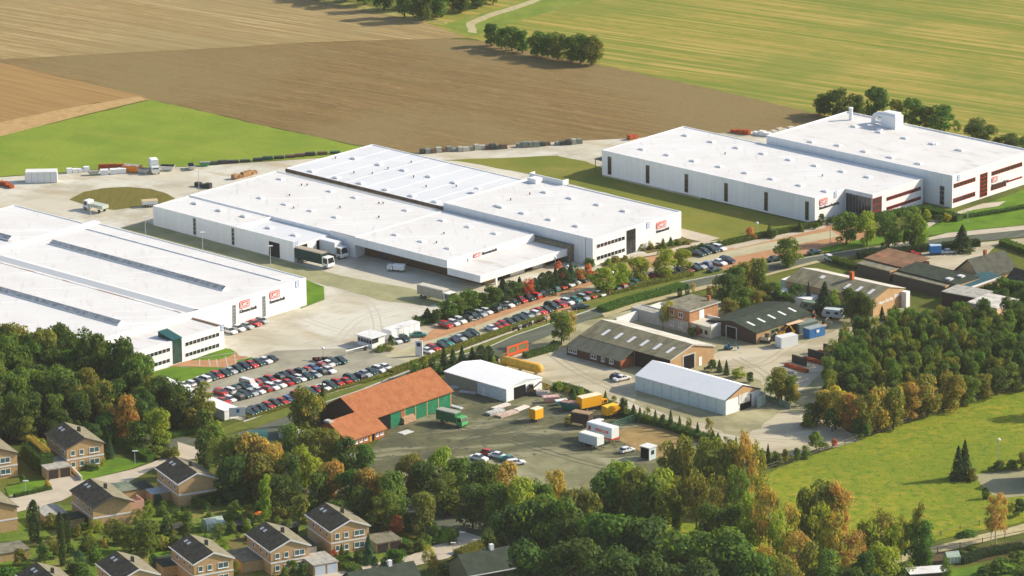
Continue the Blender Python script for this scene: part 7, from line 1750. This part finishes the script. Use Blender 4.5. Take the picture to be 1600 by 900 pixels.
# ---- the wood on the right
scatter('in the dense wood on the right', 'slender trees of the dense wood',
        [(1296, 580), (1330, 548), (1380, 530), (1450, 520), (1520, 520), (1600, 520), (1660, 520), (1660, 580), (1600, 590), (1500, 622), (1420, 640), (1330, 655), (1290, 640)], 190, 2.35, (7.0, 9.2), (.42, .6),
        [('tall', 'green', 3), ('tall', 'dark', 8), ('tall', 'mid', 3), ('tall', 'olive', 1.5), ('round', 'dark', 4), ('open', 'mid', 2), ('open', 'olive', 1.2), ('open', 'olive_autumn', .6)], 5, noun='wood tree')
cluster('in the turning row along the meadow fence', 'turning trees along the meadow fence',
        [(1290, 610, 662, 40, 'round', 'autumn'), (1310, 606, 668, 40, 'round', 'yellow'), (1330, 612, 672, 44, 'round', 'autumn'), (1352, 618, 680, 40, 'round', 'olive'), (1372, 610, 676, 46, 'round', 'autumn'), (1396, 606, 672, 44, 'round', 'olive_autumn'), (1418, 598, 660, 42, 'round', 'autumn'), (1448, 590, 652, 52, 'round', 'olive_autumn'),
         (1485, 580, 642, 50, 'round', 'olive_autumn'), (1512, 584, 632, 40, 'round', 'mid'), (1538, 584, 624, 34, 'round', 'olive'), (1272, 628, 664, 34, 'round', 'dark'), (1262, 640, 668, 28, 'shrub', 'mid'), (1300, 640, 676, 34, 'shrub', 'dark'), (1340, 654, 684, 34, 'shrub', 'dark'), (1352, 660, 686, 22, 'shrub', 'green'), (1276, 676, 706, 36, 'shrub', 'mid'), (1304, 686, 700, 14, 'shrub', 'red'),
         (1558, 572, 618, 40, 'tall', 'dark'), (1582, 566, 612, 40, 'tall', 'mid'), (1606, 560, 608, 40, 'tall', 'dark')])
cluster('on the meadow', 'trees on the meadow',
        [(1497, 697, 750, 28, 'cone', 'conifer'), (1507, 688, 748, 28, 'cone', 'conifer'), (1650, 590, 650, 46, 'round', 'mid'), (1540, 762, 780, 12, 'column', 'conifer'), (1556, 768, 852, 44, 'open', 'orange'), (1548, 790, 848, 30, 'open', 'olive'), (1592, 780, 806, 28, 'shrub', 'dark'), (1578, 784, 808, 16, 'open', 'olive'), (1600, 708, 734, 26, 'round', 'olive_autumn'), (1520, 728, 752, 22, 'shrub', 'olive'), (1490, 738, 752, 14, 'shrub', 'dark'),
         (1560, 720, 736, 30, 'shrub', 'dark'), (1580, 716, 734, 24, 'shrub', 'mid'), (1510, 828, 838, 34, 'shrub', 'green')])
# ---- lower belt of trees, left to right
cluster('between the road and the contractor yard', 'tree belt below the main road',
        [(320, 668, 742, 34, 'round', 'dark'), (338, 660, 728, 40, 'round', 'mid'), (350, 684, 762, 50, 'round', 'olive'), (372, 680, 766, 48, 'round', 'olive_autumn'), (392, 682, 770, 50, 'round', 'autumn'), (418, 688, 772, 50, 'round', 'orange'), (436, 694, 770, 44, 'round', 'autumn'), (412, 706, 784, 56, 'round', 'olive'), (366, 712, 786, 56, 'round', 'dark'),
         (478, 698, 768, 48, 'round', 'yg'), (452, 710, 784, 44, 'round', 'dark'), (452, 664, 722, 44, 'round', 'mid'), (486, 668, 732, 54, 'round', 'olive'), (515, 672, 738, 48, 'round', 'olive'), (540, 686, 742, 40, 'round', 'dark'), (570, 692, 738, 36, 'round', 'green'), (520, 722, 794, 56, 'round', 'autumn'), (500, 738, 800, 44, 'round', 'mid'),
         (548, 730, 800, 50, 'round', 'green'), (570, 736, 806, 52, 'round', 'autumn'), (592, 744, 810, 44, 'round', 'olive_autumn'), (417, 740, 822, 26, 'tall', 'yg'), (566, 760, 826, 50, 'round', 'dark'), (530, 778, 830, 44, 'round', 'mid'), (470, 776, 818, 36, 'shrub', 'olive'),
         (616, 742, 826, 54, 'round', 'green'), (606, 766, 836, 40, 'round', 'mid'), (594, 776, 838, 40, 'tall', 'olive'), (664, 770, 838, 46, 'round', 'olive'), (616, 804, 838, 34, 'round', 'red'), (582, 800, 838, 32, 'round', 'dark'), (440, 742, 806, 48, 'round', 'dark'), (640, 800, 836, 24, 'round', 'dark')])
cluster('below the contractor yard', 'tree belt below the contractor yard',
        [(640, 708, 772, 44, 'round', 'olive'), (650, 712, 776, 34, 'round', 'olive_autumn'), (688, 696, 776, 46, 'round', 'yg'), (664, 722, 788, 56, 'round', 'dark'), (716, 716, 782, 50, 'round', 'green'), (745, 722, 796, 54, 'round', 'dark'), (768, 724, 790, 44, 'round', 'mid'), (794, 726, 800, 42, 'round', 'yellow'), (700, 742, 806, 62, 'round', 'mid'), (740, 758, 826, 60, 'round', 'dark'),
         (776, 756, 832, 54, 'round', 'mid'), (816, 752, 836, 60, 'round', 'yg'), (868, 736, 800, 36, 'round', 'yellow'), (844, 750, 822, 52, 'round', 'green'), (892, 764, 836, 50, 'round', 'olive'), (920, 762, 836, 46, 'round', 'olive_autumn'), (948, 738, 826, 54, 'round', 'green'), (968, 722, 804, 60, 'round', 'yg'), (992, 730, 826, 56, 'round', 'olive'), (1016, 740, 838, 60, 'round', 'mid'),
         (1036, 738, 826, 60, 'round', 'yg'), (1046, 690, 792, 54, 'tall', 'olive'), (1072, 686, 792, 50, 'tall', 'olive_autumn'), (1098, 684, 796, 50, 'tall', 'olive'), (1124, 686, 800, 50, 'tall', 'olive'), (1148, 682, 800, 40, 'tall', 'olive_autumn'), (1166, 676, 806, 40, 'open', 'orange'), (1180, 690, 800, 34, 'open', 'olive_autumn'), (1150, 730, 836, 50, 'open', 'mid'), (1088, 736, 838, 50, 'open', 'olive'),
         (1060, 746, 834, 46, 'open', 'olive'), (1120, 742, 840, 44, 'open', 'olive_autumn'), (1000, 772, 838, 46, 'round', 'mid'), (1056, 782, 836, 24, 'round', 'mid')])
cluster('in the big dark wood at the bottom', 'big trees at the bottom edge',
        [(836, 770, 880, 96, 'round', 'green'), (800, 796, 888, 70, 'round', 'dark'), (872, 780, 890, 80, 'round', 'green'), (900, 800, 900, 84, 'round', 'dark'), (960, 796, 912, 118, 'round', 'green'), (1010, 810, 920, 100, 'round', 'dark'), (1075, 830, 936, 110, 'round', 'green'), (1130, 828, 940, 110, 'round', 'green'), (1170, 850, 950, 90, 'round', 'green'), (830, 850, 945, 90, 'round', 'dark'), (900, 850, 950, 96, 'round', 'dark'), (960, 862, 960, 96, 'round', 'dark'),
         (1112, 784, 856, 56, 'round', 'green'), (1146, 788, 856, 46, 'round', 'mid'), (790, 822, 888, 54, 'round', 'olive_autumn'), (1030, 868, 960, 90, 'round', 'dark'), (764, 828, 900, 30, 'round', 'dark'), (1090, 876, 965, 90, 'round', 'dark')])
cluster('in the turning birches by the meadow', 'turning birches by the meadow',
        [(1186, 738, 862, 50, 'open', 'olive_autumn'), (1200, 760, 880, 54, 'open', 'autumn'), (1172, 776, 872, 46, 'tall', 'yg'), (1230, 786, 890, 50, 'open', 'autumn'), (1215, 800, 900, 44, 'open', 'yg'), (1262, 756, 872, 48, 'round', 'olive'), (1290, 750, 868, 74, 'round', 'olive_autumn'), (1312, 752, 872, 50, 'open', 'orange'), (1280, 790, 896, 54, 'open', 'yg'), (1300, 800, 900, 50, 'open', 'autumn'), (1330, 830, 902, 56, 'open', 'orange'), (1246, 830, 912, 50, 'open', 'orange'),
         (1262, 850, 925, 50, 'tall', 'olive'), (1296, 862, 930, 56, 'tall', 'mid'), (1356, 812, 888, 50, 'round', 'yg'), (1376, 796, 882, 56, 'open', 'olive_autumn'), (1392, 818, 892, 44, 'open', 'yg'), (1408, 806, 880, 40, 'open', 'olive'), (1434, 784, 886, 30, 'open', 'olive'), (1436, 812, 888, 50, 'round', 'green'), (1380, 850, 920, 56, 'round', 'yg'), (1350, 866, 930, 50, 'tall', 'dark'), (1200, 850, 930, 54, 'open', 'autumn'), (1180, 880, 950, 60, 'round', 'green'), (1230, 870, 950, 54, 'open', 'olive_autumn'), (1330, 888, 950, 50, 'round', 'dark'), (1416, 872, 905, 44, 'shrub', 'mid'), (1448, 862, 895, 24, 'round', 'green'), (1478, 872, 918, 22, 'open', 'green'),
         (1560, 870, 896, 44, 'shrub', 'green'), (1590, 862, 892, 44, 'shrub', 'mid'), (1540, 880, 900, 30, 'shrub', 'dark'), (1600, 884, 915, 50, 'round', 'mid')])
hedge([(1500, 880), (1540, 868), (1600, 858)], 3.0, 1.2, 'conifer', 'dark hedge between the vegetable plot and the lawn')
for i, (a, c) in enumerate(((( 1497, 861), (1517, 870)), ((1510, 857), (1534, 867)), ((1516, 855), (1541, 866)))):
    hedge([a, c], .7, .4, 'green', f'{ordinal(i + 1)} green crop row from the left in the vegetable plot', name='crop_row', dens=40)
# ---- the wood on the left
scatter('in the wood beside the left works hall', 'trees of the wood beside the left works hall',
        [(-60, 580), (60, 580), (160, 588), (215, 600), (240, 640), (330, 668), (240, 684), (150, 668), (60, 690), (-60, 694)], 62, 3.9, (8.5, 12.5), (.6, .85),
        [('round', 'dark', 7), ('round', 'green', 3), ('round', 'mid', 3), ('tall', 'olive', 1)], 8, noun='tall tree')
cluster('in the front of the left wood', 'front trees of the left wood',
        [(18, 500, 585, 60, 'round', 'olive_autumn'), (70, 516, 600, 60, 'round', 'olive'), (142, 514, 622, 66, 'round', 'dark'), (190, 532, 632, 58, 'round', 'dark'), (110, 522, 612, 50, 'round', 'dark'), (210, 560, 640, 50, 'round', 'mid'), (116, 597, 660, 40, 'round', 'yellow'), (30, 578, 660, 56, 'round', 'mid'), (162, 598, 664, 40, 'round', 'olive_autumn'), (196, 616, 690, 52, 'round', 'autumn'), (247, 642, 700, 44, 'round', 'yg'),
         (65, 594, 652, 34, 'round', 'mid'), (170, 640, 692, 44, 'round', 'green'), (90, 640, 684, 48, 'round', 'dark'), (40, 650, 690, 40, 'round', 'olive'), (234, 586, 640, 34, 'round', 'olive_autumn'), (250, 612, 660, 40, 'round', 'mid'), (276, 622, 664, 40, 'shrub', 'mid'), (300, 632, 672, 44, 'shrub', 'olive'), (322, 640, 676, 40, 'shrub', 'mid'), (284, 606, 632, 22, 'shrub', 'yellow'), (318, 612, 644, 34, 'shrub', 'yg'), (340, 654, 680, 26, 'shrub', 'yg'), (6, 634, 680, 34, 'round', 'olive'), (216, 660, 702, 46, 'round', 'green'), (140, 662, 700, 44, 'round', 'dark'), (254, 676, 700, 30, 'shrub', 'dark')])
hedge([(255, 686), (285, 680), (312, 676)], 2.5, 1.0, 'green', 'green hedge above the road junction')
# ---- gardens
hedge([(183, 694), (210, 706), (236, 722)], 2.2, 1.6, 'green', 'clipped green hedge curving beside the front lawn')
hedge([(304, 794), (340, 785), (400, 772)], 2.2, 2.2, 'hedge', 'tall clipped hedge behind the windowless-gabled house')
hedge([(222, 768), (250, 790)], 1.2, 2.0, 'blue', 'narrow blue-green hedge beside the roof terrace')
hedge([(46, 718), (74, 742)], 3.4, 4.2, 'hedge', 'tall dark clipped hedge beside the double garage')
hedge([(47, 712), (74, 735)], 1.6, 4.9, 'yellow', 'yellow flowering creeper on top of the tall hedge')
hedge([(524, 878), (548, 892), (560, 896)], 2.4, 1.3, 'green', 'rounded green hedge beside the light blue garage doors')
hedge([(620, 834), (650, 846), (676, 850)], 2.0, 1.0, 'olive', 'olive hedge on the bank above the lower street')
hedge([(622, 852), (650, 862), (668, 856)], 2.4, 1.5, 'green', 'dark clipped hedge between garages and street')
hedge([(716, 868), (740, 858), (766, 850)], 2.6, 1.0, 'olive', 'low olive hedge along the inner curve of the lower street')
hedge([(22, 778), (50, 772), (80, 765)], 1.0, .7, 'hedge', 'low dark border along the lawn by the street')
cluster('in the gardens between the houses', 'garden trees and shrubs',
        [(172, 684, 716, 16, 'cone', 'blue'), (156, 702, 722, 20, 'shrub', 'mid'), (134, 716, 732, 18, 'shrub', 'dark'), (146, 722, 734, 20, 'shrub', 'green'), (160, 716, 734, 14, 'open', 'yg'), (36, 742, 756, 14, 'shrub', 'green'), (74, 748, 762, 14, 'shrub', 'yellow'), (10, 772, 780, 16, 'shrub', 'dark'), (60, 700, 716, 26, 'shrub', 'mid'), (38, 694, 716, 28, 'shrub', 'olive'), (64, 684, 698, 26, 'shrub', 'yg'),
         (54, 782, 846, 22, 'column', 'conifer'), (94, 800, 846, 12, 'column', 'conifer'), (106, 803, 850, 12, 'column', 'conifer'), (98, 830, 884, 13, 'column', 'conifer'), (62, 808, 820, 12, 'shrub', 'yellow'), (78, 800, 826, 26, 'shrub', 'olive'), (240, 866, 892, 14, 'column', 'blue'), (124, 860, 892, 16, 'column', 'blue'), (230, 812, 868, 46, 'round', 'mid'), (205, 822, 862, 38, 'round', 'mid'), (186, 816, 850, 34, 'round', 'olive'), (172, 818, 846, 30, 'open', 'olive'),
         (292, 798, 824, 22, 'round', 'green'), (290, 815, 842, 20, 'round', 'dark'), (262, 806, 838, 36, 'shrub', 'dark'), (214, 796, 822, 26, 'open', 'olive'), (232, 788, 816, 24, 'open', 'yg'), (254, 786, 806, 22, 'shrub', 'mid'), (310, 774, 794, 26, 'shrub', 'mid'), (140, 838, 866, 30, 'open', 'olive'), (84, 842, 872, 30, 'open', 'olive'), (70, 850, 880, 30, 'shrub', 'mid'), (150, 848, 880, 28, 'shrub', 'mid'), (130, 876, 904, 40, 'shrub', 'green'), (112, 872, 900, 30, 'shrub', 'dark'),
         (30, 858, 884, 30, 'shrub', 'olive'), (12, 886, 905, 40, 'shrub', 'green'), (50, 876, 896, 30, 'shrub', 'mid'), (330, 842, 858, 30, 'shrub', 'mid'), (352, 840, 862, 22, 'open', 'yg'), (400, 822, 842, 30, 'shrub', 'mid'), (432, 792, 820, 22, 'shrub', 'olive'), (448, 812, 832, 30, 'shrub', 'mid'), (388, 788, 812, 24, 'open', 'olive'), (412, 800, 824, 22, 'open', 'yg'), (360, 800, 816, 30, 'shrub', 'green'), (340, 806, 818, 26, 'shrub', 'yg'), (372, 806, 822, 22, 'shrub', 'dark'),
         (308, 838, 860, 20, 'round', 'olive'), (276, 834, 858, 30, 'shrub', 'dark'), (252, 838, 862, 22, 'shrub', 'olive'), (576, 834, 882, 22, 'cone', 'blue'), (534, 850, 876, 14, 'cone', 'dark'), (544, 858, 880, 18, 'shrub', 'dark'), (560, 858, 880, 20, 'shrub', 'dark'), (586, 870, 898, 11, 'column', 'conifer'), (522, 856, 876, 16, 'shrub', 'red'), (618, 858, 890, 34, 'round', 'green'), (604, 866, 892, 22, 'shrub', 'green'), (670, 852, 896, 26, 'open', 'yellow'), (678, 868, 896, 22, 'open', 'orange'), (656, 842, 862, 26, 'shrub', 'mid'), (642, 846, 864, 20, 'shrub', 'olive'),
         (456, 876, 900, 26, 'shrub', 'green'), (474, 880, 902, 24, 'shrub', 'dark'), (420, 870, 890, 14, 'shrub', 'mid'), (365, 878, 902, 20, 'round', 'mid'), (445, 886, 905, 20, 'shrub', 'mid'), (696, 878, 905, 30, 'shrub', 'dark'), (706, 826, 850, 20, 'shrub', 'green'), (680, 822, 846, 30, 'shrub', 'green'), (665, 832, 850, 30, 'shrub', 'green'), (488, 770, 806, 30, 'shrub', 'mid'), (452, 800, 816, 20, 'shrub', 'olive'),
         (336, 868, 884, 14, 'shrub', 'yellow'), (270, 696, 716, 30, 'shrub', 'olive_autumn'), (246, 694, 716, 34, 'shrub', 'mid'), (222, 690, 708, 30, 'shrub', 'dark'), (262, 700, 714, 24, 'shrub', 'olive'), (196, 790, 812, 24, 'shrub', 'olive'), (164, 800, 822, 26, 'shrub', 'olive'), (150, 812, 834, 26, 'open', 'yg'), (120, 818, 838, 22, 'shrub', 'olive')])
scatter('among the vegetable gardens', 'small garden bushes', [(130, 812), (210, 800), (300, 792), (420, 776), (470, 800), (440, 850), (350, 850), (300, 870), (210, 860), (130, 870), (70, 880), (60, 850)], 80, 2.4, (1.2, 3.4), (.8, 1.3),
        [('shrub', 'mid', 5), ('shrub', 'olive', 2), ('shrub', 'green', 5), ('shrub', 'yg', 4), ('shrub', 'dark', 1.5), ('open', 'mid', 2), ('shrub', 'yellow', .4)], 12, noun='small bush')

hedge([(868, 606), (900, 614), (930, 628), (985, 654), (1040, 668), (1112, 692)], 2.6, 1.3, 'dark', 'ragged dark hedge dividing the contractor yard from the gravel yard')
hedge([(690, 584), (730, 572), (775, 566)], 3.0, 1.6, 'conifer', 'near-black undergrowth beneath the conifers behind the storage hall')

cluster('along the gravel yard above the meadow corner', 'bushes above the meadow corner',
        [(1122, 676, 700, 16, 'cone', 'mid'), (1136, 680, 706, 18, 'shrub', 'dark'), (1150, 682, 712, 12, 'cone', 'green'), (1160, 690, 716, 18, 'shrub', 'dark'), (1176, 694, 722, 12, 'cone', 'mid'), (1188, 698, 724, 18, 'shrub', 'mid'), (1200, 694, 726, 12, 'cone', 'conifer'), (1212, 702, 728, 20, 'shrub', 'dark'), (1228, 702, 726, 16, 'shrub', 'olive'), (1246, 700, 722, 16, 'shrub', 'green'), (1260, 694, 716, 20, 'shrub', 'mid')])
cluster('in the planted corner of the works gate', 'bushes at the works gate',
        [(605, 534, 548, 24, 'shrub', 'olive'), (594, 538, 550, 16, 'shrub', 'yg'), (612, 524, 544, 14, 'shrub', 'dark')])
# ================================================================ the air
hz = MB(); hz.box(-900, -60, -1.5, 900, 2400, 362)
hm = bpy.data.materials.new('haze'); hm.use_nodes = True
hn = hm.node_tree; hn.nodes.clear()
ho = hn.nodes.new('ShaderNodeOutputMaterial'); hv = hn.nodes.new('ShaderNodeVolumePrincipled')
hv.inputs['Color'].default_value = (1, .97, .92, 1); hv.inputs['Density'].default_value = .000032; hv.inputs['Anisotropy'].default_value = .3
hn.links.new(hv.outputs[0], ho.inputs['Volume'])
hz_o = hz.build('haze', hm); tag(hz_o, kind='stuff', label='thin pale autumn haze over the fields')
scene.cycles.volume_bounces = 0
for _o in list(scene.objects):
    _l = _o.get('label')
    if _l and not 4 <= len(_l.split()) <= 16: print('LABEL', len(_l.split()), _l)
_seen = {}
for _o in scene.objects:
    _l = _o.get('label')
    if _l and _l in _seen: print('DUPLABEL', _l)
    _seen[_l] = 1
